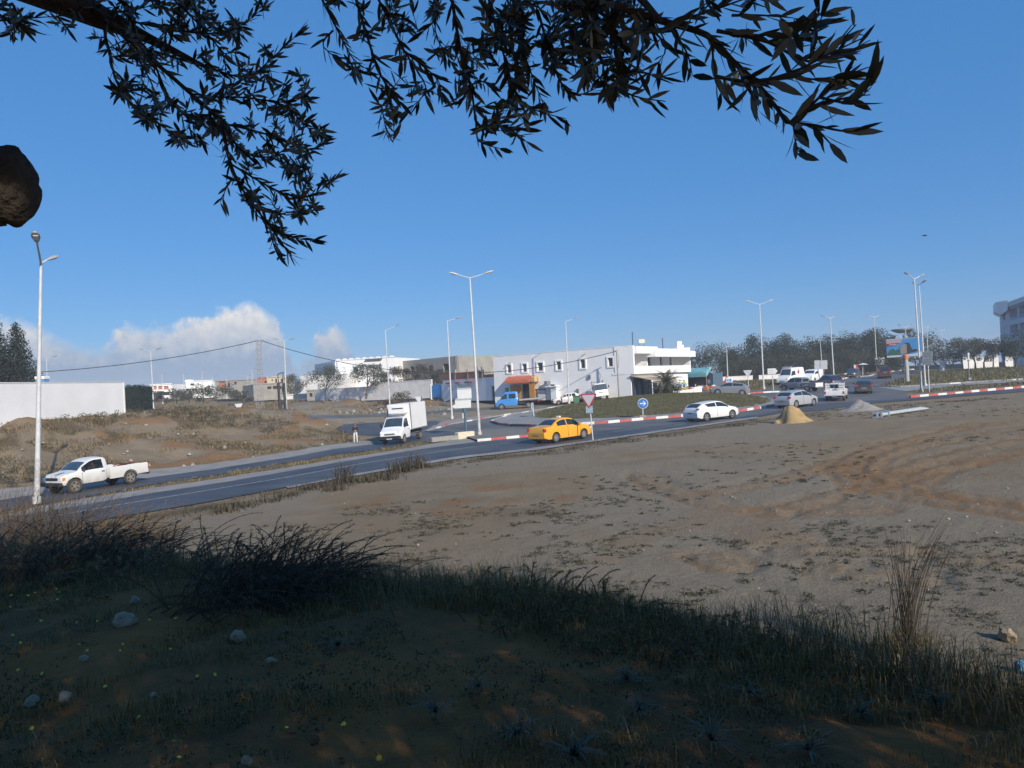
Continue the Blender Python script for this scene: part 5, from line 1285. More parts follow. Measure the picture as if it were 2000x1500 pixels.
# ---- people
def person(label, B, h=1.72, top=(.02, .02, .025), legs=(.5, .5, .48), skin=(.25, .14, .09), hair=(.012, .01, .01), rz=0.0, pose='stand', legs_l=None):
    root = empty('person', B, rz); tag(root, label, 'person')
    k = h / 1.75
    V = [(0, 0, .97), (0, .01, 1.15), (0, 0, 1.36), (0, 0, 1.47), (0, -.02, 1.56),
         (.1, 0, .92), (.12, -.01, .50), (.13, .02, .09), (-.1, 0, .92), (-.13, -.03, .50), (-.14, .02, .09),
         (.19, 0, 1.40), (.25, .02, 1.14), (.13, -.22, 1.06), (-.19, 0, 1.40), (-.25, .02, 1.14), (-.13, -.22, 1.08), (.14, -.12, .04), (-.15, -.12, .04)]
    if pose == 'sit':
        for i_, q_ in {6: (.12, -.42, .99), 7: (.13, -.52, .62), 17: (.13, -.64, .58), 9: (-.12, -.42, .99), 10: (-.13, -.52, .62), 18: (-.13, -.64, .58), 12: (.24, -.16, 1.16), 13: (.14, -.40, 1.22), 15: (-.24, -.16, 1.16), 16: (-.14, -.40, 1.22)}.items(): V[i_] = q_
    E = [(0, 1), (1, 2), (2, 3), (3, 4), (0, 5), (5, 6), (6, 7), (0, 8), (8, 9), (9, 10), (2, 11), (11, 12), (12, 13), (2, 14), (14, 15), (15, 16), (7, 17), (10, 18)]
    Rr = [(.15, .11), (.15, .11), (.17, .11), (.06, .06), (.055, .055), (.09, .09), (.065, .065), (.045, .05), (.09, .09), (.065, .065), (.045, .05), (.075, .07), (.05, .05), (.035, .035), (.075, .07), (.05, .05), (.035, .035), (.045, .035), (.045, .035)]
    me = bpy.data.meshes.new('body'); me.from_pydata([(x * k, y * k, z * k) for x, y, z in V], E, []); o = bpy.data.objects.new('body', me); C.objects.link(o)
    sk = o.modifiers.new('s', 'SKIN')
    for i, q in enumerate(Rr): me.skin_vertices[0].data[i].radius = (q[0] * k, q[1] * k); me.skin_vertices[0].data[i].use_root = (i == 0)
    sb = o.modifiers.new('d', 'SUBSURF'); sb.levels = 1; sb.render_levels = 1
    dg = bpy.context.evaluated_depsgraph_get(); nm = bpy.data.meshes.new_from_object(o.evaluated_get(dg)); bpy.data.objects.remove(o)
    for mm in (mat('cloth_top_%s' % str(top), top, .85, var=.2, scale=9), mat('cloth_leg_%s' % str(legs), legs, .85, var=.12, scale=9), mat('skin_%s' % str(skin), skin, .6, var=.1), mat('shoe_dark', (.03, .03, .03), .6)): nm.materials.append(mm)
    for p in nm.polygons:
        c_ = p.center; z = c_.z / k
        p.material_index = 3 if z < .085 else 1 if z < .98 else 2 if (z > 1.46 or (c_.y / k < -.17 and abs(c_.x) / k < .2 and 1.0 < z < 1.14)) else 0
    nm.shade_smooth(); nm.name = 'body'; o = bpy.data.objects.new('body', nm); C.objects.link(o); o.parent = root
    hd = MB().blob((0, -.03 * k, 1.645 * k), (.078 * k, .098 * k, .118 * k), 1, 2, .04).build('head', MATS['skin_%s' % str(skin)], root, 70)
    MB().blob((0, -.005 * k, 1.675 * k), (.086 * k, .10 * k, .108 * k), 2, 2, .06).build('hair', mat('hair_%s' % str(hair), hair, .8), hd, 70)
    MB().blob((0, -.128 * k, 1.63 * k), (.014, .02, .025), 1, 1, .0).build('nose', MATS['skin_%s' % str(skin)], hd)
    for s_ in (-1, 1):
        MB().blob((s_ * .032 * k, -.118 * k, 1.655 * k), (.012, .008, .008), 1, 1, .0).build('eye', bl, hd); MB().blob((s_ * .08 * k, -.02 * k, 1.64 * k), (.012, .025, .034), 1, 1, .0).build('ear', MATS['skin_%s' % str(skin)], hd)
        if pose == 'sit': continue
        for j in range(4): MB().tube([Vector((s_ * (.12 - .01 * j) * k, -.235 * k, (1.095 - .02 * j) * k)), Vector((s_ * (.07 - .008 * j) * k, -.275 * k, (1.09 - .02 * j) * k)), Vector((s_ * (.035) * k, -.262 * k, (1.085 - .02 * j) * k))], [.010, .009, .007], 5).build('finger', MATS['skin_%s' % str(skin)], root)
        MB().tube([Vector((s_ * .11 * k, -.23 * k, 1.10 * k)), Vector((s_ * .08 * k, -.245 * k, 1.135 * k))], [.011, .008], 5).build('thumb', MATS['skin_%s' % str(skin)], root)
    return root
p = GF(695, 865.5); man = person('person in dark jacket and white trousers standing at the roadside by the box truck', p, 1.58, (.022, .020, .026), (.62, .62, .60), rz=R(12))
MB().box((0, -.27, 1.0), (.09, .03, .06), None, .01).build('phone_held', white_s, man)
# driver in the pickup
M_ = PICK.matrix_basis.copy(); dv = person('driver in a dark top behind the wheel of the dusty white pickup', Vector((0, 0, 0)), 1.6, (.09, .05, .045), (.05, .05, .06), pose='sit')
dv.matrix_basis = M_ @ Matrix.Translation((.34, .36, -.02)) @ Matrix.Rotation(R(90), 4, 'Z') @ Matrix.Scale(.96, 4)

# ================================================================== BUILDINGS
wh = mat('white_render', (.78, .78, .77), .85, scale=.5, col2=(.86, .86, .85), bump=.15, bscale=30, detail=8)
wh2 = mat('bright_white_render', (.85, .85, .84), .8, var=.03, scale=.6, bump=.1, bscale=25)
wh_dirty = mat('stained_white_render', (.60, .59, .57), .9, scale=.8, col2=(.78, .77, .75), bump=.2, bscale=25, detail=8)
conc = mat('bare_concrete', (.24, .225, .20), .9, scale=.7, col2=(.34, .32, .285), bump=.4, bscale=18, detail=8)
brick = mat('red_hollow_brick', (.34, .11, .055), .9, scale=2.5, col2=(.48, .19, .10), bump=.5, bscale=20)
dkglass = mat('window_dark', (.03, .045, .08), .15, var=.2, scale=2)
navy_d = mat('door_navy', (.035, .05, .09), .4, var=.15)
blue_d = mat('gate_blue', (.03, .26, .62), .45, var=.1, scale=1.5)
green_d = mat('door_green', (.10, .30, .22), .5, var=.15)
orange_d = mat('orange_wood', (.50, .23, .035), .6, var=.2, scale=3)
cloth_o = mat('orange_canopy', (.52, .13, .06), .8, var=.15, scale=2)
cloth_b = mat('beige_canopy', (.42, .37, .30), .85, var=.12, scale=2)
cloth_t = mat('teal_canopy', (.12, .36, .42), .8, scale=1.5, col2=(.24, .50, .54))
dark_in = mat('dark_interior', (.02, .02, .022), .9, var=.2)
def wall(root, w, h, openings, m, y=0.0, t=.25, nm='wall', x0=0.0, z0=0.0):
    xs = sorted(set([x0, x0 + w] + [o[0] for o in openings] + [o[1] for o in openings])); zs = sorted(set([z0, z0 + h] + [o[2] for o in openings] + [o[3] for o in openings]))
    mb = MB()
    inside = lambda cx, cz: any(o[0] < cx < o[1] and o[2] < cz < o[3] for o in openings)
    for a, b in zip(xs[:-1], xs[1:]):
        for c_, d in zip(zs[:-1], zs[1:]):
            if inside((a + b) / 2, (c_ + d) / 2): continue
            mb.add([(a, y, c_), (b, y, c_), (b, y, d), (a, y, d)], [(0, 1, 2, 3)])
    for a, b, c_, d in openings:
        mb.add([(a, y, c_), (b, y, c_), (b, y, d), (a, y, d), (a, y + t, c_), (b, y + t, c_), (b, y + t, d), (a, y + t, d)], [(0, 4, 5, 1), (1, 5, 6, 2), (2, 6, 7, 3), (3, 7, 4, 0)])
    return mb.build(nm, m, root)
def bld(name, label, A, B, cat='building'):
    d = Vector((B.x - A.x, B.y - A.y, 0)); r = empty(name, A, math.atan2(d.y, d.x)); tag(r, label, cat); r['w'] = d.length; return r, d.length
def uz(A, B, px, py):
    """pixel -> (along, up) on the upright plane through A and B"""
    d = ray(px, py); ab = Vector((B.x - A.x, B.y - A.y)); n = Vector((-ab.y, ab.x)); t = (A.x * n.x + A.y * n.y) / (d.x * n.x + d.y * n.y)
    p = d * t; return ((p.x - A.x) * ab.x + (p.y - A.y) * ab.y) / ab.length, p.z - A.z
def rect(A, B, x0, y0, x1, y1):
    u0, z1 = uz(A, B, x0, y0); u1, _ = uz(A, B, x1, y0); _, z0 = uz(A, B, (x0 + x1) / 2, y1); return (u0, u1, z0, z1)
def block(root, x0, x1, y0, y1, z0, z1, m, nm='block', bev=0): return MB().span(x0, x1, y0, y1, z0, z1, bev).build(nm, m, root)
def window(root, o, y=.2, frame=None, proud=.0, fw=.12, gm=None, nm='window'):
    g = MB().add([(o[0], y, o[2]), (o[1], y, o[2]), (o[1], y, o[3]), (o[0], y, o[3])], [(0, 1, 2, 3)]).build(nm, gm or dkglass, root)
    if frame:
        a, b, c_, d = o
        mb = MB()
        mb.span(a - fw, a, -proud, .05, c_ - fw, d + fw); mb.span(b, b + fw, -proud, .05, c_ - fw, d + fw); mb.span(a, b, -proud, .05, d, d + fw); mb.span(a, b, -proud, .05, c_ - fw, c_)
        mb.build('frame', frame, g)
    return g

# ---- the long white building
A, B = P(967, 783, 113), P(1233, 776, 99); A.z = min(A.z, B.z) ; B.z = A.z
MAINA, MAINB = A, B
r_, w = bld('long_white_building', 'long white two storey building with six small windows and balconies at its right end', A, B)
H = uz(A, B, 967, 699)[1]; H2 = uz(A, B, 1232, 672.4)[1]; Hm = (H + H2) / 2
wins = [rect(A, B, *q) for q in [(990.5, 718, 998.5, 729), (1020.5, 717, 1029, 728), (1050, 714.5, 1060.5, 725.5), (1087, 710.5, 1095.8, 722), (1133.5, 705.5, 1142.8, 717.5), (1187.5, 700.5, 1197, 713.5)]]
for i, o in enumerate(wins): wins[i] = (o[0], o[1], 4.15, 5.25)
shop = rect(A, B, 1018, 750, 1040, 776); shop = (shop[0], shop[1], 0.0, shop[3]); door2 = rect(A, B, 1073.5, 751, 1083, 777); door2 = (door2[0], door2[1], 0, door2[3]); gdoor = rect(A, B, 985.5, 757.5, 994, 777); gdoor = (gdoor[0], gdoor[1], 0, gdoor[3])
wall(r_, w, Hm, wins + [shop, door2, gdoor], wh, 0, .35)
_C = P(1345, 770, 114.0); _ab = Vector((B.x - A.x, B.y - A.y)).normalized(); _in = Vector((-_ab.y, _ab.x)); _c = Vector((_C.x - A.x, _C.y - A.y)); _cl = Vector((_c.dot(_ab), _c.dot(_in)))
_bc = (_cl - Vector((w, 0))).normalized(); _bi = Vector((-_bc.y, _bc.x)) * 2.75
MB().prism([(0, .40), (w - 3.2, .40), (w + _bi.x + _bc.x * .5, _bi.y + _bc.y * .5 + .3), (_cl.x + _bi.x, _cl.y + _bi.y), (_cl.x - 14, _cl.y + 3), (0, 14)], 0, Hm - .02, 'z').build('rear_mass', wh, r_)
block(r_, -.04, w, -.04, .16, Hm - .002, Hm + .07, wh2, 'parapet_cap')
for o in wins: window(r_, o, .24, wh2, .10, .2)
window(r_, shop, .34, gm=dark_in, nm='shop_opening'); window(r_, door2, .3, gm=navy_d, nm='doorway'); window(r_, gdoor, .2, gm=green_d, nm='green_door')
# orange shop front
a0, a1 = shop[0], shop[1]
block(r_, a0 - 1.9, a0 - .05, -.16, -.02, 0, shop[3] - .1, orange_d, 'shop_panel'); block(r_, a1 + .05, a1 + 1.0, -.9, -.82, .05, shop[3] + .1, orange_d, 'shop_door_leaf')
n = 10; prof = [(-.02 - 1.35 * math.sin(R(90) * i / n), shop[3] + .15 + 1.0 * math.cos(R(90) * i / n)) for i in range(n + 1)]
v = []; x0_, x1_ = a0 - 2.0, a1 + .45
for x in (x0_, x1_): v += [(x, y, z) for y, z in prof]
MB().add(v, [(i, i + 1, n + 2 + i, n + 1 + i) for i in range(n)] + [tuple(range(n + 1)), tuple(range(2 * n + 1, n, -1))]).build('canopy', cloth_o, r_, 60)
MB().span(x1_, x1_ + .8, -1.1, -.05, shop[3] + .15, shop[3] + .95, .1).build('canopy_cheek', mat('yellow_canopy', (.55, .36, .16), .8, var=.2), r_)
block(r_, a0 - .6, a1 - .2, -.2, -.02, 3.28, 3.75, wh_dirty, 'name_board')
o = rect(A, B, 1055, 752, 1060, 760); block(r_, o[0], o[1], -.10, -.01, o[2], o[3], wh_dirty, 'meter_box')
o = rect(A, B, 1045, 760, 1066, 776); block(r_, o[0], o[1], -.30, -.02, 0, o[3] - .2, wh_dirty, 'low_wall'); block(r_, o[0], o[1], -.32, -.0, o[3] - .2, o[3], brick, 'brick_course')
o = rect(A, B, 1081, 752, 1092, 777); block(r_, o[0], o[1], -.75, -.02, 0, o[3] - 0.3, wh2, 'porch_box'); block(r_, o[0] - 1.2, o[1] + .2, -1.0, -.02, o[3] - .25, o[3] - .1, wh, 'porch_slab')
o = rect(A, B, 1070, 744, 1075, 751); block(r_, o[0], o[1], -.9, -.02, o[2], o[3], steel, 'air_conditioner')
for px, py in ((1144, 690), (998, 707)): u, z = uz(A, B, px, py); MB().tube([(u, -.02, z), (u - .35, -.45, z - .3)], .06, 6).build('roof_spout', conc, r_)
for px, py in ((1152, 736), (1129, 763)): u, z = uz(A, B, px, py); block(r_, u - .18, u + .18, -.2, -.02, z - .25, z + .25, steel, 'junction_box')
# its right end, turned away, with loggias
def endwall():
    Bw = B; Cc = P(1345, 770, 114.0); Cc.z = Bw.z
    r2, w2 = bld('balcony_wing', 'bright white balcony wing with deep shaded loggias beside the palm', Bw + Vector((.03, .02, 0)), Cc)
    h = Hm
    wall(r2, w2, 3.0, [(.8, 4.2, .0, 2.5), (5.2, 8.5, 0, 2.5), (10, 12.4, 0.4, 2.4)], wh2, 0, .3, 'ground_wall')
    for o in ((.8, 4.2, .0, 2.5), (5.2, 8.5, 0, 2.5), (10, 12.4, 0.4, 2.4)): window(r2, o, .29, gm=navy_d, nm='shop_window')
    block(r2, 0, w2, -.5, .0, 3.0, 3.25, wh2, 'balcony_slab'); block(r2, .0, w2, -.5, -.36, 3.25, 3.98, wh2, 'balcony_parapet')
    # set-back upper wall with openings
    ops = [(2.2, 3.1, 3.3, 5.3), (5.0, 6.2, 3.3, 5.3), (8.6, 10.2, 3.3, 5.3), (13.2, 14.0, 3.9, 5.4), (16.6, 17.3, 3.9, 5.4)]
    wall(r2, w2, h - 3.25 - .1, ops, wh, 1.9, .2, 'upper_wall', 0, 3.25)
    for o in ops: g = window(r2, o, 2.08, gm=dkglass)
    block(r2, 0, w2, .02, 2.6, 2.95, 3.2, wh, 'loggia_floor')
    block(r2, -.03, .30, -.55, 2.2, 3.0, h + .05, wh2, 'end_pier'); block(r2, w2 - .3, w2, -.55, 2.2, 3.0, h + .0, wh2, 'far_pier'); block(r2, 5.0, 5.25, .0, 1.9, 3.2, 5.6, wh, 'divider')
    block(r2, .30, 6.6, -.9, 2.4, h - 1.0, h - .08, wh2, 'roof_band'); block(r2, 4.6, w2 - .3, -1.5, -.0, h - 1.45, h - .60, wh2, 'lower_roof_band'); block(r2, 6.6, w2 - .3, .0, 2.4, h - 1.1, h - .25, wh, 'roof_back')
    block(r2, 1.2, w2, .4, 1.9, .0, 2.95, wh, 'core')
    # beige awning and terrace
    v = [(-.3, -.05, 2.75), (7.6, -.05, 2.75), (7.6, -3.0, 2.1), (-.3, -3.0, 2.1), (-.3, -3.05, 1.75), (7.6, -3.05, 1.75)]
    MB().add(v + [(x, y, z + .05) for x, y, z in v[:4]], [(0, 1, 2, 3), (3, 2, 5, 4), (9, 8, 7, 6), (0, 3, 9, 6), (1, 7, 8, 2)]).build('awning', cloth_b, r2)
    for x in (0, 2.6, 5.1, 7.5): MB().tube([(x, -3.0, -.1), (x, -3.0, 2.1)], .06, 8).build('awning_post', wh2, r2)
    block(r2, -.8, 9.5, -5.6, -5.4, -.3, .62, wh2, 'terrace_wall'); block(r2, 6.5, 9.0, -5.9, -5.62, -.3, .85, wh2, 'counter_block')
    for i in range(12): block(r2, -.7 + i * .5, -.64 + i * .5, -5.52, -5.48, .62, 1.35, mat('fence_blue', (.10, .30, .45), .6), 'fence_bar')
    block(r2, -.8, 5.4, -5.54, -5.46, 1.32, 1.40, MATS['fence_blue'], 'fence_rail'); block(r2, -.8, 5.4, -5.53, -5.47, .68, .95, mat('fence_ochre', (.42, .30, .08), .7), 'fence_panel')
    for i, x in enumerate((.2, 1.6, 3.4, 4.6)): block(r2, x, x + .7, -.25, -.15, 0, 2.0, mat('shop_blue', (.06, .14, .26), .6) if i % 2 else MATS['door_navy'], 'shop_shutter')
    return r2, w2
r2, w2 = endwall()
def roof_item(name, label, px0, py0, px1, py1, d, m, cat='roof tank', legs=True):
    a, b = P(px0, py0, d), P(px1, py1, d); c_ = (a + b) / 2; base = MAINA.z + Hm
    r3 = empty(name, Vector((c_.x, d, base))); tag(r3, label, cat)
    MB().box((0, 0, c_.z - base), (abs(b.x - a.x), .7, abs(a.z - b.z)), None, .05).build('body', m, r3)
    if legs and c_.z - abs(a.z - b.z) / 2 - base > .1:
        for s_ in (-.4, .4): MB().tube([(s_ * abs(b.x - a.x), 0, -.3), (s_ * abs(b.x - a.x), 0, c_.z - base - abs(a.z - b.z) / 2)], .05, 6).build('leg', steel, r3)
roof_item('rooftop_tank', 'small cream box on thin legs over the left part of the balcony wing roof', 1246, 663, 1259, 670.5, 112, mat('cream_box', (.6, .57, .47), .6))
roof_item('rooftop_tank', 'upper white box stacked on the right end of the balcony wing roof', 1321.5, 667, 1331, 674, 113, wh2)
roof_item('rooftop_tank', 'lower and wider white box at the right end of the balcony wing roof', 1321, 674.3, 1335, 682, 113, wh2)
roof_item('rooftop_mast', 'thin roof antenna at the corner of the long white building', 1235, 648, 1235.8, 676, 100, steel, 'antenna', False)
roof_item('rooftop_mast', 'thin roof antenna above the middle of the balcony wing', 1294, 660, 1294.7, 683, 112, steel, 'antenna', False)
# utility pole at the corner
b_ = P(1209, 775, 98.3); t_ = P(1204, 685, 98.3); r3 = empty('utility_pole', b_); tag(r3, 'slim utility pole against the right end of the long white wall', 'utility pole')
MB().tube([Vector((0, 0, -.1)), t_ - b_], [.10, .07], 8).build('pole', conc, r3, 50); MB().box(t_ - b_, (.5, .1, .08)).build('cross_arm', steel, r3)
MB().tube([t_ - b_, t_ - b_ + Vector((.25, -.1, -.9)), t_ - b_ + Vector((.1, -.1, -2.2))], .02, 5).build('loose_wire', cab, r3)

# ---- teal awning shop
A, B = P(1318, 769, 121), P(1392, 763, 116); B.z = A.z
r_, w = bld('teal_awning_shop', 'low shop under a teal barrel awning right of the palm', A, B, 'shop')
wall(r_, w, 3.0, [(.4, 2.0, 0, 2.4), (2.5, w - .5, 0, 2.4)], mat('shop_blue_wall', (.07, .12, .17), .8, var=.2), 0, .2); window(r_, (.4, 2.0, 0, 2.4), .19, gm=dark_in, nm='opening'); window(r_, (2.5, w - .5, 0, 2.4), .19, gm=dark_in, nm='opening'); block(r_, 0, w, .25, 3, 0, 2.9, MATS['shop_blue_wall'], 'rear_mass')
for x0_, x1_ in ((.3, 1.6), (2.0, w + .1)):
    prof = [(-.02 - 1.6 * math.sin(R(90) * i / n), 2.95 + .9 * math.cos(R(90) * i / n)) for i in range(n + 1)] + [(-1.64, 2.45)]
    v = []
    for x in (x0_, x1_): v += [(x, y, z) for y, z in prof]
    k = len(prof); MB().add(v, [(i, i + 1, k + 1 + i, k + i) for i in range(k - 1)] + [tuple(range(k)), tuple(range(2 * k - 1, k - 1, -1))]).build('awning', cloth_t, r_, 60)
for x in (.4, 2.1, w): MB().tube([(x, -1.55, -.2), (x, -1.55, 2.6)], .06, 8).build('awning_post', mat('rusty_post', (.35, .2, .1), .8), r_)
SHOPA, SHOPB = A, B
# goods and people in front of the shop
rg = random.Random(11)
cm_ = [mat('goods_red', (.45, .05, .04), .7), mat('goods_white', (.7, .7, .68), .7), mat('goods_blue', (.05, .2, .5), .7), mat('goods_terracotta', (.40, .16, .07), .8), mat('goods_dark', (.05, .05, .06), .8), mat('goods_wood', (.33, .21, .10), .85)]
spots = [(1300, 765), (1308, 764), (1316, 766), (1322, 763), (1345, 763), (1352, 762), (1359, 764), (1366, 762), (1373, 763), (1380, 762), (1388, 763), (1394, 762), (1349, 767), (1362, 768), (1376, 767)]
wd_ = ['leftmost of the goods by the palm', 'second of the goods by the palm', 'third of the goods by the palm', 'last of the goods by the palm', 'first right of the vest wearer', 'second right of the vest wearer', 'left of the awning post', 'beside the awning post', 'right of the awning post', 'behind the scooter', 'beside the grey car bonnet', 'rightmost before the flag banner', 'in front of the others, left', 'in front of the others, middle', 'in front of the others, right']
for i, (px, py) in enumerate(spots):
    p = P(px, py, 107 + (i % 3)); p.z = hz(p.x, p.y); s_ = rg.uniform(.45, .8)
    c_ = cm_[i % 6]; o = empty('goods_crate', p, rg.uniform(0, 1.5)); tag(o, 'crate of goods on the shop forecourt, ' + wd_[i], 'crate', 'goods on the shop forecourt')
    MB().box((0, 0, s_ * .45), (s_ * 1.2, s_ * .8, s_ * .9), None, .03).build('crate', c_, o)
    MB().blob((0, 0, s_ * .95), (s_ * .5, s_ * .34, s_ * .2), i, 2, .3).build('contents', cm_[(i + 2) % 6], o)
    for k in (.25, .6): MB().box((0, -s_ * .41, s_ * k), (s_ * 1.22, .02, .05)).build('slat', cm_[5], o)
for px, py, d_, top, legs, lab in [(1337, 768, 106, (.32, .55, .05), (.03, .03, .04), 'person in a lime safety vest standing on the shop forecourt'), (1329, 766, 108, (.55, .55, .5), (.05, .05, .08), 'person in a pale shirt left of the safety vest wearer'), (1385, 765, 108, (.05, .12, .3), (.04, .04, .05), 'person in a blue top before the teal awning shop'), (1290, 766, 104, (.08, .2, .4), (.03, .03, .03), 'person in blue beside the palm trunk')]:
    p = P(px, py, d_); p.z = hz(p.x, p.y); person(lab, p, 1.68, top, legs, rz=rg.uniform(-1, 1))
# scooter
p = P(1352, 770, 104); p.z = hz(p.x, p.y); sc = empty('scooter', p, R(10)); tag(sc, 'red and white scooter parked on the shop forecourt', 'scooter')
for x in (-.6, .6): wheel(sc, x, 0, .24, .1, rim_d, rubber, 5)
MB().prism([(-.75, .38), (-.2, .30), (.2, .30), (.38, .75), (.5, .72), (.34, .22), (-.5, .20)], -.14, .14).build('body', mat('scooter_red', (.5, .04, .04), .4), sc); MB().box((-.4, 0, .72), (.7, .26, .12), None, .04).build('seat', trim, sc); MB().tube([(.6, 0, .24), (.42, 0, 1.02)], .035, 6).build('fork', steel, sc); MB().tube([(.40, -.3, 1.05), (.40, .3, 1.05)], .025, 6).build('handlebar', trim, sc); MB().box((.5, 0, .85), (.08, .34, .4), None, .03).build('front_shield', white_s, sc)

# ---- low white annex with red brick terrace above
A, B = P(866, 779, 127), P(969, 782, 113); A.z = min(A.z, B.z); B.z = A.z
r_, w = bld('white_annex', 'low white annex with small windows under a raw brick terrace wall', A, B)
h1 = uz(A, B, 880, 742)[1]; w3 = [rect(A, B, *q) for q in [(876, 750, 881, 760), (893, 749, 898, 757), (912, 748, 923, 760)]]; dr = rect(A, B, 959.5, 754.5, 967, 779); dr = (dr[0], dr[1], 0, dr[3])
wall(r_, w, h1, w3 + [dr], wh, 0, .25)
for o in w3: window(r_, o, .2, gm=wh2, nm='shutter'); block(r_, o[0] - .3, o[1] + .3, -.35, -.02, o[3] + .02, o[3] + .2, mat('tile_red', (.30, .05, .04), .8), 'window_canopy')
window(r_, dr, .2, gm=navy_d, nm='door'); block(r_, 0, w, .3, 9, 0, h1 - .05, wh, 'rear_mass')
u1 = uz(A, B, 938, 735)[0]; h2 = uz(A, B, 880, 729)[1]
block(r_, .1, u1, .02, .25, h1 + .0, h2, brick, 'terrace_brick'); block(r_, u1 + .3, w - .2, .02, .22, h1, h1 + .45, brick, 'terrace_brick')
for px in (888, 913, 933, 941): u, _ = uz(A, B, px, 730); block(r_, u - .14, u + .14, -.04, .3, h1 - .2, uz(A, B, px, 722 if px < 920 else 716)[1], conc, 'column_stub')
o = rect(A, B, 981, 752, 984, 760)
# blue gate and boundary wall
Aw, Bw = P(616, 780, 150), P(845, 778, 130); Bw.z = Aw.z
r3, w3_ = bld('boundary_wall', 'long white boundary wall running from the villa to the blue gate', Aw, Bw, 'wall')
hh = uz(Aw, Bw, 700, 756)[1]; block(r3, 0, w3_ * .52, -.1, .1, -.6, hh - .1, wh_dirty, 'left_stretch'); block(r3, w3_ * .52, w3_, -.1, .12, -.6, hh + .5, wh_dirty, 'right_stretch'); block(r3, -.05, w3_ * .52 - .02, -.16, .16, hh - .1, hh, wh, 'left_coping'); block(r3, w3_ * .52, w3_, -.16, .18, hh + .5, hh + .6, wh, 'right_coping')
g0, g1 = P(844, 777, 130), P(866, 776, 127.5); g1.z = g0.z; r3, w3_ = bld('blue_gate', 'bright blue metal gate between the boundary wall and the annex', g0, g1, 'gate')
hg = uz(g0, g1, 855, 750)[1]
for i in range(2): 
    x0_ = .12 + i * (w3_ - .2) / 2; xx = np.linspace(0, (w3_ - .24) / 2, 7); up = lambda x: hg - .3 + .3 * (1 - abs((x - w3_ / 2) / (w3_ / 2)) ** 2)
    MB().prism([(x0_, .08)] + [(x0_ + (w3_ - .24) / 2, .08)] + [(x0_ + q, up(x0_ + q)) for q in xx[::-1]], -.05, .05).build('gate_leaf', blue_d, r3)
for x in (-.15, w3_ + .0): block(r3, x - .18, x + .1, -.15, .15, -.3, hg, wh2, 'gate_pillar')

# ---- unfinished grey and brick building behind
A, B = P(788, 772, 172), P(895, 770, 158); B.z = A.z; C2 = P(955, 770, 172)
r_, w = bld('unfinished_building', 'unfinished grey concrete building with red brick infill behind the annex', A, B)
h1 = uz(A, B, 800, 704)[1]; ops = [rect(A, B, *q) for q in [(801, 716, 809, 728), (824, 715, 828, 721), (836, 714, 845, 726), (865, 711, 878, 728)]]
wall(r_, w, h1, ops, conc, 0, .4)
for o in ops: window(r_, o, .38, gm=dark_in, nm='opening')
block(r_, 0, w, .5, 12, 0, h1 - .05, conc, 'rear_mass')
Bb = Vector(B); Cc = Vector((C2.x, C2.y, B.z)); rr, ww = bld('brick_wing', 'red hollow brick wing of the unfinished building with concrete columns', Bb + Vector((.05, .05, 0)), Cc)
wall(rr, ww, h1 + .0, [(1.5, 3.5, 0, 3.2)], brick, .05, .3); block(rr, 0, ww, -.05, .4, h1 - 1.2, h1 + .1, conc, 'ring_beam'); window(rr, (1.5, 3.5, 0, 3.2), .3, gm=dark_in, nm='opening')
for x in (0, ww * .4, ww * .62, ww * .8, ww - .2): block(rr, x, x + .35, -.12, .3, 0, h1 - 1.2 if x < ww * .3 else h1 - 1.6, conc, 'column')
for i, x in enumerate((ww + 2.0, ww + 4.2)): block(rr, x, x + .3, 2, 2.3, 0, h1 - 1.0, conc, 'free_column')

# ---- white villa with scalloped parapet
A, B = P(657, 765, 172), P(775, 764, 168); B.z = A.z
r_, w = bld('white_villa', 'white villa with a scalloped parapet and arched loggia behind the olive trees', A, B)
h1 = uz(A, B, 700, 702)[1]; ops = [rect(A, B, 664, 718, 674, 726), rect(A, B, 688, 717, 699, 728), rect(A, B, 717, 713, 745, 732)]
wall(r_, w, h1, ops, wh2, 0, 1.2); window(r_, ops[0], .3, gm=wh, nm='shutter'); window(r_, ops[1], .5, gm=dkglass, nm='arch_window'); window(r_, ops[2], 1.15, gm=wh_dirty, nm='loggia_back')
block(r_, 0, w, 1.25, 14, 0, h1 - .05, wh2, 'rear_mass')
o = ops[2]; block(r_, o[0] - .2, o[1] + .2, -.5, -.01, o[3] + 1.0, o[3] + 1.25, mat('tile_brown', (.12, .09, .08), .8), 'tile_hood'); block(r_, o[0], o[1], -.1, .1, o[2], o[2] + .6, wh2, 'balustrade')
arch = MB(); cx = (ops[2][0] + ops[2][1]) / 2
nsc = 9; sw = w / nsc
for i in range(nsc):
    c_ = (i + .5) * sw; MB().prism([(c_ + sw * .42 * math.cos(a), h1 + .42 * math.sin(a)) for a in np.linspace(math.pi, 0, 9)], -.12, .12).build('scallop', wh2, r_)
block(r_, -.05, w, -.12, .12, h1 - .01, h1 + .04, wh2, 'parapet_line')
As = P(617, 765, 188); As.z = A.z; rs, wS = bld('villa_side_wing', 'shaded plain side wall of the white villa', As, A + Vector((-.03, .02, 0))); block(rs, 0, wS, 0, .3, 0, h1 + .0, wh, 'side_wall'); block(rs, 0, wS + 1, .3, 6, 0, h1 - .1, wh, 'rear_mass')
o = uz(A, B, 670, 732); block(r_, -6.5, 5.0, -4.0, -.2, 0, uz(A, B, 690, 730)[1], wh_dirty, 'front_terrace')

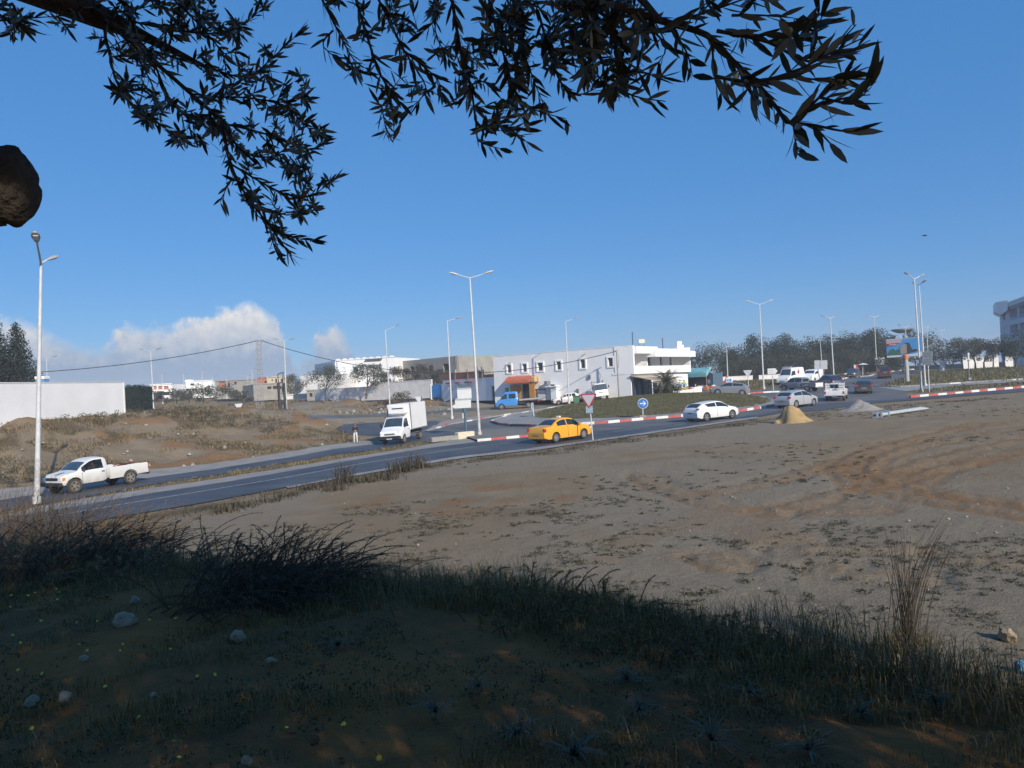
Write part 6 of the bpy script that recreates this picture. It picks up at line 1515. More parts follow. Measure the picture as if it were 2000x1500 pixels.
# ---- far houses on the left
def house(name, label, x0, y0, x1, y1, d, m, wins_, cat='house', depth=9, extra=None, d2=None):
    A = P(x0, y1 + 4, d); B = P(x1, y1 + 4, d2 or d); B.z = A.z
    r, w = bld(name, label, A, B, cat); h = uz(A, B, (x0 + x1) / 2, y0)[1]
    ops = [rect(A, B, *q[:4]) for q in wins_]
    wall(r, w, h, ops, m, 0, .4)
    for o, q in zip(ops, wins_): window(r, o, .35, gm=q[4] if len(q) > 4 else dkglass)
    block(r, 0, w, .45, depth, 0, h - .05, m, 'rear_mass'); block(r, -.15, w + .15, -.2, .3, h - .02, h + .22, m, 'parapet')
    return r, A, B, w, h
r, A, B, w, h = house('brick_bay_house', 'far white house with red brick bays left of the lamp posts', 293, 751, 336, 778, 215, wh, [(299, 754, 306, 761, brick), (308, 754, 317, 761, brick), (319, 754, 329, 761, brick), (300, 766, 308, 772), (318, 765, 330, 772)])
block(r, 0, w, -1.4, 0, h * .5, h * .54, wh2, 'balcony_slab')
r, A, B, w, h = house('flat_roof_house', 'low far white house between the two larger white ones', 334, 760, 376, 777, 225, wh2, [(341, 764, 347, 770), (352, 764, 358, 770), (363, 763, 369, 770)])
r, A, B, w, h = house('far_white_house', 'far white two storey house with a stepped roof beyond the hedge', 364, 744.5, 417, 775, 225, wh2, [(371, 749, 379, 753), (385, 748, 388, 753), (392, 759, 397, 766), (405, 754, 410, 758), (373, 759, 379, 764)])
block(r, -.1, w * .2, 0, 2, h, h + .6, wh2, 'roof_box')
r, A, B, w, h = house('grey_block_house', 'far unfinished grey block house with dark openings', 422, 743, 505, 776, 205, conc, [(428, 746, 440, 757, brick), (445, 747, 449, 757, dark_in), (457, 746, 462, 751, dark_in), (482, 746, 485, 749, dark_in), (446, 760, 449, 765, dark_in), (496, 755, 500, 760, dark_in)])
r, A, B, w, h = house('brick_top_house', 'far house with a raw brick upper corner beside the pylon', 505, 738, 527, 776, 200, brick, [(511, 762, 517, 768, dark_in)])
r, A, B, w, h = house('cream_house', 'far cream house with a stair rail behind the black steel frame', 524, 736.5, 556, 776, 198, mat('cream_render', (.55, .47, .33), .85, var=.08), [(530, 741, 533, 744), (537, 740, 541, 748), (548, 740, 553, 748)])
r, A, B, w, h = house('grey_ground_house', 'low far grey house with wide dark openings below the cream house', 496, 750, 552, 779, 186, conc, [(522, 755, 530, 760, dark_in), (533, 754, 541, 760, dark_in), (544, 754, 550, 760, dark_in)], d2=190)
r, A, B, w, h = house('rubble_hut', 'small far hut with a pale roof between the olive trees', 600, 763, 622, 779, 168, conc, [(604, 768, 610, 775, dark_in), (614, 768, 619, 775, dark_in)])
r, A, B, w, h = house('pale_low_wall', 'pale low garden wall in front of the far houses', 545, 772, 600, 777, 176, wh_dirty, [], 'wall', 1)

# ---- boundary wall on the bank at left
A, B = P(-60, 834, 50.5), P(241, 810, 69); zA = A.z - .4
A.z = B.z = min(A.z, B.z) - .4
r_, w = bld('bank_wall', 'tall plain white boundary wall on the bank at the left edge', A, B, 'wall'); h0 = uz(A, B, 0, 749)[1]; h1 = uz(A, B, 238, 747)[1]
MB().prism([(0, 0), (w, 0), (w, h1), (0, h0)], -.12, .12).build('wall_face', wh, r_); MB().prism([(0, h0), (w, h1), (w, h1 + .06), (0, h0 + .06)], -.16, .16).build('coping', wh_dirty, r_); MB().span(w, w + .14, -.16, .16, 0, h1 + .06).build('end_pier', wh_dirty, r_)
# blue and white tower sign behind the wall
b_ = P(83, 752, 80); r3 = empty('blue_white_kiosk', b_); tag(r3, 'small blue and white kiosk top showing above the white wall', 'kiosk'); MB().box((0, 0, .1), (.9, .9, 1.0)).build('body', mat('kiosk_blue', (.12, .3, .6), .6), r3); MB().box((0, 0, .75), (1.0, 1.0, .3), None, .03).build('cap', wh2, r3)
# white walls in the distance right
def lowwall(label, x0, y0, x1, y1, d, h, m=wh_dirty):
    A, B = P(x0, y0, d), P(x1, y1, d); B.z = A.z; r, w = bld('garden_wall', label, A, B, 'wall'); block(r, 0, w, -.1, .1, -1.0, h, m, 'wall_face'); block(r, -.05, w + .05, -.15, .15, h, h + .08, m, 'coping')
lowwall('far low white wall below the trees left of the arrow sign', 1395, 743, 1470, 739, 150, .55); lowwall('far low white wall below the trees right of the arrow sign', 1482, 739, 1592, 731, 150, .55)
lowwall('white wall showing between the olive trunks at far right', 1878, 711, 1950, 709, 150, 1.15, wh_dirty); lowwall('white wall at the right edge below the apartment block', 1962, 710, 2060, 704, 150, 1.2, wh_dirty); lowwall('short white wall bit left of the capped post', 1836, 717, 1846, 716, 140, 1.1, wh_dirty)
# ---- apartment block at the right edge
A = P(1957, 714, 200); B = P(2110, 714, 140); B.z = A.z
r_, w = bld('apartment_block', 'white apartment block with shaded loggias at the right edge', A, B)
h = uz(A, B, 1972, 592)[1]; u0 = uz(A, B, 1969, 600)[0]
ops = []
for k in range(3):
    z1 = uz(A, B, 1985, (601, 633, 665)[k])[1]; z0 = uz(A, B, 1985, (623, 655, 687)[k])[1]
    for j in range(3): ops.append((u0 + 1.0 + j * 9.6, u0 + 9.2 + j * 9.6, z0, z1))
ops.append((u0 * .35, u0 * .7, ops[0][2] + .5, ops[0][3] - .6))
ap = mat('apartment_white', (.58, .59, .61), .85, var=.05, scale=1)
wall(r_, w, h, ops, ap, 0, 1.5)
for i, o in enumerate(ops):
    window(r_, o, 1.4 if i < 9 else .3, gm=mat('loggia_back', (.38, .38, .38), .8) if i < 9 else dkglass, nm='loggia')
    if i < 9: block(r_, o[0], o[1], .02, .12, o[2], o[2] + .8, mat('blue_rail', (.16, .22, .36), .6), 'balustrade')
block(r_, 0, w, 1.55, 14, 0, h - .05, ap, 'rear_mass'); block(r_, u0 - .3, w, -.35, .0, h - 1.6, h - .9, mat('blue_cornice', (.08, .12, .22), .6), 'cornice'); block(r_, u0 - .3, w, -.5, 1.5, h - .9, h + .25, ap, 'eaves')
q0, q1 = P(1944, 590, 196), P(1969, 590, 190)
rt = r_.matrix_basis.inverted(); Mi = Matrix.Rotation(-r_.rotation_euler.z, 3, 'Z')
v = []
for px, py, d_ in ((1944.5, 609, 196), (1955, 615, 194), (1968, 606, 188), (1968, 586.5, 188), (1944.5, 590.5, 196)): v.append(Mi @ (P(px, py, d_) - A))
bk = [p + Mi @ Vector((5, 9, 0)) for p in v]
MB().add([tuple(p) for p in v + bk], [(0, 1, 2, 3, 4), (9, 8, 7, 6, 5)] + [(i_, 5 + i_, 5 + (i_ + 1) % 5, (i_ + 1) % 5) for i_ in range(5)]).build('stair_tower_top', wh2, r_)

# ================================================================== PLANTS
def leaf_cloud(centers, radii, n, size, seed, squash=1.0, shell=.55, elong=1.0, droop=0.0, up=0.0):
    """n little leaf quads spread through a set of clumps; returns V, F"""
    rg = np.random.default_rng(seed); centers = np.asarray(centers, float); radii = np.asarray(radii, float)
    w = radii ** 2; k = rg.choice(len(centers), n, p=w / w.sum())
    d = rg.normal(size=(n, 3)); d /= np.linalg.norm(d, axis=1)[:, None]
    r = radii[k] * (shell + (1 - shell) * rg.random(n)) ** 1.0
    r *= np.where(rg.random(n) < .25, rg.random(n), 1)
    p = centers[k] + d * r[:, None] * np.array([1, 1, squash])
    a = rg.normal(size=(n, 3)); a[:, 2] -= droop; a[:, 2] += up; a /= np.linalg.norm(a, axis=1)[:, None]
    b = np.cross(a, rg.normal(size=(n, 3))); b /= np.linalg.norm(b, axis=1)[:, None] + 1e-9
    s = size * (.6 + .8 * rg.random(n)); la = a * (s * elong)[:, None]; lb = b * (s * .5)[:, None]
    V = np.stack([p - la * .5, p + lb * .5, p + la * .5, p - lb * .5], 1).reshape(-1, 3)
    F = np.arange(4 * n).reshape(n, 4); return V, F
olive_l = leafmat('olive_foliage', (.055, .062, .038), (.135, .145, .095)); dark_l = leafmat('dark_conifer', (.016, .026, .018), (.05, .065, .042)); casu_l = leafmat('grey_green_foliage', (.016, .028, .009), (.056, .074, .026))
pine_l = leafmat('pine_foliage', (.026, .036, .016), (.085, .095, .045)); shrub_l = leafmat('dusty_shrub', (.055, .050, .030), (.14, .12, .075)); brown_l = leafmat('brownish_foliage', (.060, .050, .032), (.13, .105, .065)); hedge_l = leafmat('hedge_green', (.012, .030, .026), (.035, .065, .052)); palm_l = leafmat('palm_frond', (.07, .072, .045), (.17, .16, .10))
bark = mat('olive_bark', (.055, .045, .035), .95, scale=6, col2=(.13, .11, .085), bump=1.0, bscale=30); bark_g = mat('grey_bark', (.12, .11, .10), .95, scale=5, col2=(.22, .20, .18), bump=.8, bscale=20)
def tree(name, label, base, h, crown_r, trunk_h, m, n=2600, leaf=.22, seed=0, clumps=16, squash=.75, group=None, fork=3, cat='tree', bark_=None, lean=(0, 0), tr=.14, shape='round', droop=0.0):
    rg = random.Random(seed); root = empty(name, base); tag(root, label, cat, group)
    cs, rs = [], []; ch = h - trunk_h
    for i in range(clumps):
        if shape == 'round':
            a = rg.uniform(0, 2 * math.pi); zz = rg.uniform(-.8, .9); rr = math.sqrt(max(0, 1 - zz * zz)) * rg.uniform(.35, .85)
            cs.append((lean[0] + crown_r * rr * math.cos(a), lean[1] + crown_r * rr * math.sin(a), trunk_h + ch * (.5 + .40 * zz))); rs.append(crown_r * rg.uniform(.28, .46))
        elif shape == 'cone':
            t = (i + .5) / clumps; a = i * 2.4; rr = crown_r * (1 - t) ** .75 * .5
            cs.append((rr * math.cos(a), rr * math.sin(a), trunk_h + ch * t * .97)); rs.append(crown_r * (.14 + .55 * (1 - t) ** .8))
        elif shape == 'tall':
            t = rg.random() ** 1.2; a = rg.uniform(0, 2 * math.pi); rr = crown_r * rg.uniform(.1, .8) * (1 - .6 * max(0, t - .6) / .4)
            cs.append((rr * math.cos(a), rr * math.sin(a), trunk_h + ch * t * .93)); rs.append(crown_r * rg.uniform(.34, .55) * (1 - .3 * t))
    mb = MB(); top_ = Vector((lean[0] * .5, lean[1] * .5, trunk_h))
    mb.tube([(0, 0, -.2), (lean[0] * .2, lean[1] * .2, trunk_h * .5), top_], [tr * 1.35, tr, tr * .85], 8)
    for i in range(fork if shape == 'round' else 1):
        c_ = Vector(cs[(i * 5) % len(cs)]) if shape == 'round' else Vector((0, 0, h * .85)); mid = top_.lerp(c_, .5) + Vector((rg.uniform(-.1, .1), rg.uniform(-.1, .1), -.1)) * crown_r * .3
        mb.tube([top_, mid, c_], [tr * .7, tr * .45, tr * .15], 6)
    mb.build('trunk', bark_ or bark, root, 60)
    V, F = leaf_cloud(cs, rs, n, leaf, seed, squash, droop=droop); np_mesh('crown', V, F, m, root)
    return root
# olive trees before the villa
tree('olive_tree', 'olive tree with forked trunk, left of the pair in front of the white villa', P(636, 779, 140), 6.4, 3.6, 1.6, olive_l, 3600, .24, 1, 16, .8)
tree('olive_tree', 'olive tree with a slanting trunk, right of the pair in front of the white villa', P(715, 777, 138), 6.2, 3.7, 1.9, olive_l, 3400, .24, 2, 16, .75, lean=(.6, 0))
tree('olive_tree', 'dark olive tree right of the black steel frame', P(580, 782, 150), 5.2, 3.0, 1.2, olive_l, 2600, .24, 3, 12)
for i, (px, r__, hh_) in enumerate([(745, 2.6, 3.8), (765, 3.2, 4.6), (788, 2.8, 4.4), (810, 3.4, 5.0), (832, 3.0, 4.8), (852, 3.2, 4.6), (865, 2.2, 4.2)]):
    tree('garden_tree', 'brownish garden tree behind the boundary wall, %s' % ['leftmost beside the villa corner', 'second from the villa', 'third from the villa', 'in the middle of the row', 'third from the blue gate', 'second from the blue gate', 'right above the blue gate'][i], P(px, 770, 148), hh_ + 1.3, r__ * .8, 1.0, brown_l if i % 2 else shrub_l, 1700, .24, 20 + i, 10, group='garden trees behind the boundary wall')
# cypress pair at the left
tree('cypress', 'tall dark cypress cut by the left edge above the white wall', P(-4, 800, 78), 10.0, 2.3, .6, dark_l, 12000, .22, 31, 34, 1.0, shape='cone', tr=.12)
tree('cypress', 'dark pointed cypress just right of the left edge above the white wall', P(38, 796, 80), 8.9, 2.6, .6, dark_l, 13000, .22, 32, 34, 1.0, shape='cone', tr=.12)
# clipped hedge
b_ = P(266, 803, 78); b_.z -= .3; hd_ = empty('clipped_hedge', b_, R(-6)); tag(hd_, 'dark green clipped hedge block right of the white wall', 'hedge')
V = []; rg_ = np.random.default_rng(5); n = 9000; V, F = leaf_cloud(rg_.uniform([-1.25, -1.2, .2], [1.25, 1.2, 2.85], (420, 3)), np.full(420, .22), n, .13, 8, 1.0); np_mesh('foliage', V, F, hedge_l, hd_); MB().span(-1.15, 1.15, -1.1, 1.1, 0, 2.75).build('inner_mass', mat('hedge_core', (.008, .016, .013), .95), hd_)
# scrub on the far left
for i, (px, py, r__, d_) in enumerate([(345, 785, 3.2, 160), (370, 784, 3.0, 165), (398, 785, 3.6, 155), (428, 786, 3.8, 150), (322, 787, 2.4, 150), (462, 783, 2.6, 170), (300, 786, 2.6, 170), (480, 784, 2.4, 165)]):
    tree('scrub_bush', 'dusty green bush below the far houses, %s' % ['third from the hedge', 'fourth from the hedge', 'fifth from the hedge', 'largest and darkest of the row', 'second from the hedge', 'right of the largest bush', 'nearest to the hedge', 'rightmost before the pylon'][i], P(px, py + 2, d_), r__ * 1.05, r__, .2, pine_l if i == 3 else shrub_l, 1500, .26, 40 + i, 9, .6, group='bushes below the far houses', cat='bush', tr=.08)
tree('scrub_bush', 'grey green bush on the dirt in front of the boundary wall', P(782, 792, 118), 2.0, 2.4, .1, shrub_l, 2400, .16, 50, 10, .6, cat='bush', tr=.06)
tree('scrub_bush', 'low dark bush at the orange earth below the boundary wall', P(752, 797, 112), 1.2, 1.6, .1, brown_l, 1200, .14, 51, 8, .6, cat='bush', tr=.05)
# round pine and tree belt on the right
tree('round_pine', 'broad rounded green pine right of the balcony wing', P(1383, 752, 140), 7.6, 5.4, 1.2, pine_l, 7000, .24, 60, 26, .8)
belt = [(1432, 743, 9.6, 3.2, 165), (1452, 742, 10.6, 3.2, 170), (1472, 741, 13.2, 3.4, 172), (1497, 740, 11.0, 3.8, 168), (1520, 739, 12.0, 3.8, 175), (1535, 739, 14.4, 3.6, 172), (1556, 738, 11.4, 3.6, 168), (1580, 736, 10.6, 3.6, 170), (1600, 735, 12.2, 3.6, 176),
        (1622, 733, 12.6, 3.6, 172), (1640, 732, 11.2, 3.6, 176), (1660, 731, 11.6, 3.6, 172), (1682, 729, 13.0, 3.8, 174), (1704, 728, 13.8, 3.8, 178), (1720, 727, 13.2, 3.4, 172), (1738, 726, 10.4, 3.0, 178)]
words = ['first from the round pine', 'second from the round pine', 'tall one left of the far twin lamp', 'right behind the far twin lamp', 'above the white arrow sign', 'tallest of the left part', 'above the ambulance', 'left of the thin lamp', 'behind the thin lamp', 'behind the lamp over the queue', 'right of the lamp over the queue', 'above the dark green car', 'fourth from the billboard', 'third from the billboard, tallest there', 'second from the billboard', 'right beside the billboard']
for i, (px, py, hh_, r__, d_) in enumerate(belt):
    tree('belt_tree', 'tall grey green tree of the roadside belt, ' + words[i], P(px, py, d_), hh_ * (.66 + .04 * (i % 4)), r__ * 1.4, .6, casu_l if i % 3 else dark_l, 7000, .34, 70 + i, 32, 1.0, group='tall trees of the roadside belt', shape='tall', tr=.22)
under_ = [(1425, 744, 3.4), (1450, 743, 3.2), (1478, 741, 3.6), (1505, 740, 3.6), (1530, 739, 3.4), (1560, 737, 3.6), (1590, 736, 3.4), (1615, 734, 3.4), (1642, 733, 3.2), (1668, 731, 3.2), (1690, 730, 3.2)]
for i, (px, py, r__) in enumerate(under_):
    tree('belt_bush', 'low dusty tree at the foot of the roadside belt, %s from the round pine' % ['first', 'second', 'third', 'fourth', 'fifth', 'sixth', 'seventh', 'eighth', 'ninth', 'tenth', 'eleventh'][i], P(px, py, 158), 5.0, r__ * 1.25, .2, shrub_l if i % 2 else casu_l, 2400, .26, 100 + i, 11, .7, group='low trees at the foot of the belt', tr=.1)
right_ = [(1764, 726, 6.6, 3.0, 150, casu_l), (1790, 725, 9.6, 3.4, 160, casu_l), (1812, 724, 8.4, 3.4, 158, brown_l), (1835, 722, 6.2, 3.4, 150, pine_l), (1858, 721, 5.8, 3.6, 142, casu_l), (1880, 719, 5.4, 3.0, 138, olive_l), (1905, 718, 5.6, 3.0, 135, olive_l), (1922, 717, 4.6, 2.2, 138, casu_l), (1962, 715, 5.2, 2.8, 132, brown_l), (1985, 714, 5.6, 3.2, 128, casu_l), (2015, 713, 5.8, 3.4, 128, olive_l)]
rw = ['below the billboard', 'behind the tallest lamp', 'right of the grey sign boards', 'greenest one', 'left of the capped post', 'behind the capped post', 'right of the capped post', 'left of the bare tree', 'right of the bare tree', 'below the apartment block', 'cut by the right edge']
for i, (px, py, hh_, r__, d_, m_) in enumerate(right_):
    tree('grove_tree', 'dark grove tree at the far right, ' + rw[i], P(px, py, d_), hh_, r__, .9 if i > 4 else .5, m_, 2600, .24, 130 + i, 14, .8, group='grove trees at the far right')
# bare pale tree
b_ = P(1940, 718, 134); rt_ = empty('bare_tree', b_); tag(rt_, 'leafless pale grey tree among the grove at the far right', 'tree'); mb = MB(); rg = random.Random(4)
def grow(p, d, L_, r, k):
    q = p + d * L_; mb.tube([p, p.lerp(q, .5) + Vector((rg.uniform(-1, 1), rg.uniform(-1, 1), 0)) * L_ * .06, q], [r, r * .8, r * .6], 5)
    if k > 0:
        for _ in range(3 if k > 1 else 4): grow(q, (d + Vector((rg.uniform(-1, 1), rg.uniform(-1, 1), rg.uniform(-.3, .7))) * .75).normalized(), L_ * .68, r * .55, k - 1)
grow(Vector((0, 0, -.1)), Vector((.05, 0, 1)), 1.5, .14, 5); mb.build('trunk', mat('pale_bark', (.24, .22, .20), .9, scale=6, col2=(.36, .33, .30)), rt_); V, F = leaf_cloud([(0, 0, 3.4), (.8, 0, 2.6), (-.8, .2, 2.9)], [1.3, 1.0, 1.0], 700, .16, 9); np_mesh('dry_leaves', V, F, brown_l, rt_)
# palm before the balcony wing
b_ = P(1303, 773, 92.5); b_.z = hz(b_.x, b_.y); pr = empty('date_palm', b_); tag(pr, 'bushy grey green date palm in front of the balcony wing', 'palm'); rg = random.Random(8)
MB().tube([(0, 0, -.2), (0, 0, .9), (.05, 0, 1.6)], [.5, .42, .34], 12).build('trunk', bark, pr, 60)
for i in range(46):
    a = i * 2.399; el_ = R(75 - 105 * (i / 46) ** .9); L_ = 3.0 * rg.uniform(.8, 1.08); d = Vector((math.cos(a) * math.cos(el_), math.sin(a) * math.cos(el_), math.sin(el_)))
    mb = MB(); o0 = Vector((0, 0, 1.65)); pts_ = [o0 + d * L_ * t + Vector((0, 0, -1.15 * t * t * (1 if el_ > -.2 else .5))) for t in np.linspace(0, 1, 8)]
    pts_ = [Vector((q.x, q.y, max(q.z, .06))) for q in pts_]
    mb.tube(pts_, [.035, .03, .028, .024, .02, .016, .012, .008], 4); s_ = d.cross(Vector((0, 0, 1)));  s_ = s_.normalized() if s_.length > .01 else Vector((1, 0, 0))
    for j in range(1, 8):
        for k in range(3):
            q = pts_[j - 1].lerp(pts_[j], k / 3); f_ = (pts_[j] - pts_[j - 1]).normalized(); ll = .48 * math.sin(math.pi * min(1, (j + k / 3) / 8 + .12)) + .12
            for sg in (-1, 1):
                e = q + (s_ * sg * .8 + f_ * .55 + Vector((0, 0, -.25 + rg.uniform(-.15, .15)))).normalized() * ll; w_ = f_ * .035
                mb.add([q - w_, q + w_, e], [(0, 1, 2)])
    mb.build('frond', palm_l, pr)
V, F = leaf_cloud([(0, 0, .8), (.9, -.3, .7), (-.9, -.2, .7), (0, -.8, .6)], [.9, .8, .8, .7], 1500, .2, 77, .8); np_mesh('basal_growth', V, F, casu_l, pr)

# ---- ground cover
def blades(pos, n_per, h, spread, seed, w=.012, lean=.5, hvar=.6):
    """thin grass blades, two triangles each, round every position"""
    rg = np.random.default_rng(seed); pos = np.asarray(pos, float); N = len(pos) * n_per
    p = np.repeat(pos, n_per, 0); hh = (np.repeat(np.asarray(h, float), n_per) if np.ndim(h) else np.full(N, h)) * (1 - hvar + 2 * hvar * rg.random(N) * .9)
    off = rg.normal(size=(N, 2)) * (np.repeat(np.asarray(spread, float), n_per) if np.ndim(spread) else spread)[..., None] if np.ndim(spread) else rg.normal(size=(N, 2)) * spread
    p = p.copy(); p[:, :2] += off
    a = rg.uniform(0, 2 * math.pi, N); d = np.stack([np.cos(a), np.sin(a)], 1); ww = w * (.6 + .8 * rg.random(N)); side = np.stack([-d[:, 1], d[:, 0]], 1) * ww[:, None]
    L_ = lean * (.3 + .9 * rg.random(N)); b0 = p.copy(); b0[:, 2] -= .02
    mid = p.copy(); mid[:, :2] += d * (hh * L_ * .4)[:, None]; mid[:, 2] += hh * .62
    tip = p.copy(); tip[:, :2] += d * (hh * L_ * 1.1)[:, None]; tip[:, 2] += hh * (1 - .35 * L_)
    s3 = np.concatenate([side, np.zeros((N, 1))], 1)
    V = np.stack([b0 - s3, b0 + s3, mid + s3 * .7, mid - s3 * .7, tip], 1).reshape(-1, 3); i = np.arange(N)[:, None] * 5
    F = np.concatenate([i + np.array([[0, 1, 2]]), i + np.array([[0, 2, 3]]), i + np.array([[3, 2, 4]])], 0); return V, F
def ground_pts(n, xr, yr, seed, keep=None):
    rg = np.random.default_rng(seed); x = rg.uniform(*xr, n); y = rg.uniform(*yr, n)
    if keep is not None: k = keep(x, y); x, y = x[k], y[k]
    return np.stack([x, y, height(x, y)], 1)
def off_road(x, y, pad=.3):
    k = np.ones(x.shape, bool)
    for pl in ROADS + [ISLAND, VERGE_FAR, VERGE_MID, SPLIT]: k &= softpoly(x, y, pl, pad) < .5
    return k
dry_g = leafmat('dry_weed', (.035, .030, .018), (.11, .09, .055), .1); brn_g = leafmat('brown_weed', (.10, .075, .034), (.29, .22, .105), .1); grn_g = leafmat('green_weed', (.020, .034, .014), (.065, .085, .035), .15); near_g0 = leafmat('sprig', (.04, .036, .02), (.10, .085, .05), .1); isl_g = leafmat('island_grass', (.065, .066, .022), (.20, .175, .07), .1)
def stuffed(name, V, F, m, label, cat): return stuff(np_mesh(name, V, F, m), label, cat)
# weeds on the bank
p = ground_pts(5200, (-62, -11), (36, 84), 1, lambda x, y: (softpoly(x, y, BANK, .5) > .6) & off_road(x, y) & (noise2(x, y, .28, 22) * .6 + noise2(x, y, 1.1, 1) * .4 > .40)); p[:, 2] += .05
V, F = blades(p, 26, .19, .42, 2, .018, 1.2); stuffed('bank_weeds', V, F, brn_g, 'brown dry weeds covering the bank beyond the road', 'weeds')
p = ground_pts(1500, (-62, -11), (36, 84), 3, lambda x, y: (softpoly(x, y, BANK, .5) > .6) & off_road(x, y) & (noise2(x, y, .15, 42) > .58)); cs = p + [0, 0, .2]
V, F = leaf_cloud(cs, np.full(len(cs), .42), 15000, .11, 5, .6); stuffed('bank_scrub', V, F, shrub_l, 'low dark scrub cushions on the bank', 'scrub')
# weeds along the near road edge
ln = [tuple(v)[:2] for v in gp([(205, 1026), (400, 992), (560, 962), (700, 937), (900, 904), (1050, 887), (1160, 869), (1320, 847), (1480, 824), (1600, 808), (1720, 796), (1900, 782), (2050, 772)])]
p = ground_pts(15000, (-30, 50), (25, 80), 6, lambda x, y: (dpoly(x, y, ln) < 1.5) & off_road(x, y, .2) & (noise2(x, y, .35, 61) + .3 * noise2(x, y, 1.3, 62) > .55))
V, F = blades(p[::2], 22, .12, .22, 7, .012, .9); stuffed('roadside_weeds', V, F, dry_g, 'dry weeds along the near edge of the road', 'weeds')
hp = np.array([list(GF(px, py)) for px, py in [(600, 955), (640, 950), (672, 944), (700, 940), (740, 932), (775, 924), (790, 920), (812, 915), (840, 912), (560, 970), (530, 980), (480, 990), (440, 1000), (760, 936), (725, 941), (650, 958)]])
V, F = blades(hp, 110, np.array([.22, .22, .8, .22, .25, .55, .55, .7, .2, .22, .22, .22, .3, .3, .3, .25]), .30, 8, .016, .5); stuffed('tall_roadside_weeds', V, F, dry_g, 'taller brown weed clumps at the road edge left of centre', 'weeds')
# island grass, median, right field, far fields
p = ground_pts(9000, (2, 27), (66, 94), 9, lambda x, y: softpoly(x, y, GRASS_ISL, .1) > .95); p[:, 2] += .2
V, F = blades(p, 12, .075, .26, 10, .014, .9); stuffed('island_grass', V, F, isl_g, 'olive brown grass on the roundabout island', 'grass')
MED = [tuple(v)[:2] for v in gp([(-300, 1062), (50, 991), (300, 947), (560, 905), (731, 880), (880, 854), (905, 855), (830, 870), (560, 914), (300, 953), (60, 992), (-300, 1085)])]
p = ground_pts(6000, (-45, 0), (25, 62), 12, lambda x, y: inpoly(x, y, MED)); V, F = blades(p, 12, .13, .15, 13, .014, .6); stuffed('median_grass', V, F, brn_g, 'short brown grass on the median between the carriageways', 'grass')
p = ground_pts(9000, (30, 130), (68, 150), 14, lambda x, y: (softpoly(x, y, FIELD_R, .5) > .8) & off_road(x, y) & (softpoly(x, y, PAVE_R, .3) < .5)); V, F = blades(p, 9, .26, .4, 15, .04, .6); stuffed('field_grass', V, F, isl_g, 'yellow brown grass of the field at the right', 'grass')
p = ground_pts(5000, (14, 75), (103, 172), 16, lambda x, y: (softpoly(x, y, FIELD_B, 1) > .8) & off_road(x, y)); V, F = blades(p, 8, .3, .5, 17, .05, .6); stuffed('verge_grass', V, F, isl_g, 'dry grass of the strip below the tree belt', 'grass')
p = ground_pts(9000, (-110, 5), (80, 240), 18, lambda x, y: off_road(x, y) & (softpoly(x, y, FORE, 2) < .5) & (noise2(x, y, .06, 71) > .42) & (softpoly(x, y, BANK, .5) < .5)); V, F = blades(p, 8, .35, .7, 19, .06, .6); stuffed('far_field_grass', V, F, leafmat('straw_grass', (.12, .09, .045), (.26, .20, .10), .1), 'straw coloured grass on the far fields at the left', 'grass')
# weeds dotted over the lot
def lotkeep(x, y):
    ye = np.interp(x, EDGE_X, EDGE_Y); return off_road(x, y, .5) & (y > ye + 1.5) & (softpoly(x, y, BANK, 1) < .3)
lotw = leafmat('lot_weed', (.030, .030, .016), (.10, .09, .05), .1)
def mats(p, n, r, leaf, seed, name, label): V, F = leaf_cloud(p + [0, 0, .01], np.full(len(p), r) * np.random.default_rng(seed).uniform(.4, 1.5, len(p)), n, leaf, seed, .14, .1); V[:, 2] = np.maximum(V[:, 2], height(V[:, 0], V[:, 1]) + .002); stuffed(name, V, F, lotw, label, 'weeds')
p = ground_pts(4200, (-16, 34), (6, 62), 21, lambda x, y: lotkeep(x, y) & (noise2(x, y, .16, 81) + .45 * noise2(x, y, .6, 82) > .78)); mats(p, 26000, .17, .06, 22, 'lot_weeds', 'flat dark weeds dotted over the bare lot')
def near_w(x, y):
    ye = np.interp(x, EDGE_X, EDGE_Y); return (y > ye + 1.2) & (noise2(x, y, .5, 83) * .55 + noise2(x, y, 1.7, 84) * .45 > .39 + .017 * np.clip(y - ye - 3, 0, 30)) & off_road(x, y, .5)
p = ground_pts(12000, (-6, 16), (6, 26), 23, near_w); mats(p, 70000, .11, .032, 24, 'lot_weed_mats', 'mats of low weeds on the lot beyond the mound')
p2 = p[::4]; V, F = blades(p2, 7, .07, .07, 25, .004, 1.0); stuffed('lot_sprigs', V, F, near_g0, 'thin sprigs standing in the weed mats of the lot', 'weeds')
# stones and litter over the lot and bank
def pebbles(n, xr, yr, seed, keep, smin, smax, name, label, m):
    rg = np.random.default_rng(seed); p = ground_pts(n, xr, yr, seed, keep); N = len(p); s = smin + (smax - smin) * rg.random(N) ** 3
    base = np.array([(1, 0, 0), (-1, 0, 0), (0, 1, 0), (0, -1, 0), (0, 0, .8), (0, 0, -.5)]); fa = np.array([(0, 2, 4), (2, 1, 4), (1, 3, 4), (3, 0, 4), (2, 0, 5), (1, 2, 5), (3, 1, 5), (0, 3, 5)])
    V = base[None] * (.6 + .8 * rg.random((N, 6, 1))) * s[:, None, None]; a = rg.uniform(0, 6.28, N); c_, s_ = np.cos(a)[:, None], np.sin(a)[:, None]
    V = np.stack([V[..., 0] * c_ - V[..., 1] * s_, V[..., 0] * s_ + V[..., 1] * c_, V[..., 2]], -1) + p[:, None]; F = (fa[None] + np.arange(N)[:, None, None] * 6).reshape(-1, 3); stuffed(name, V.reshape(-1, 3), F, m, label, 'stones')
stone_m = mat('pale_stone', (.26, .23, .19), .9, scale=9, col2=(.42, .38, .32), bump=.5)
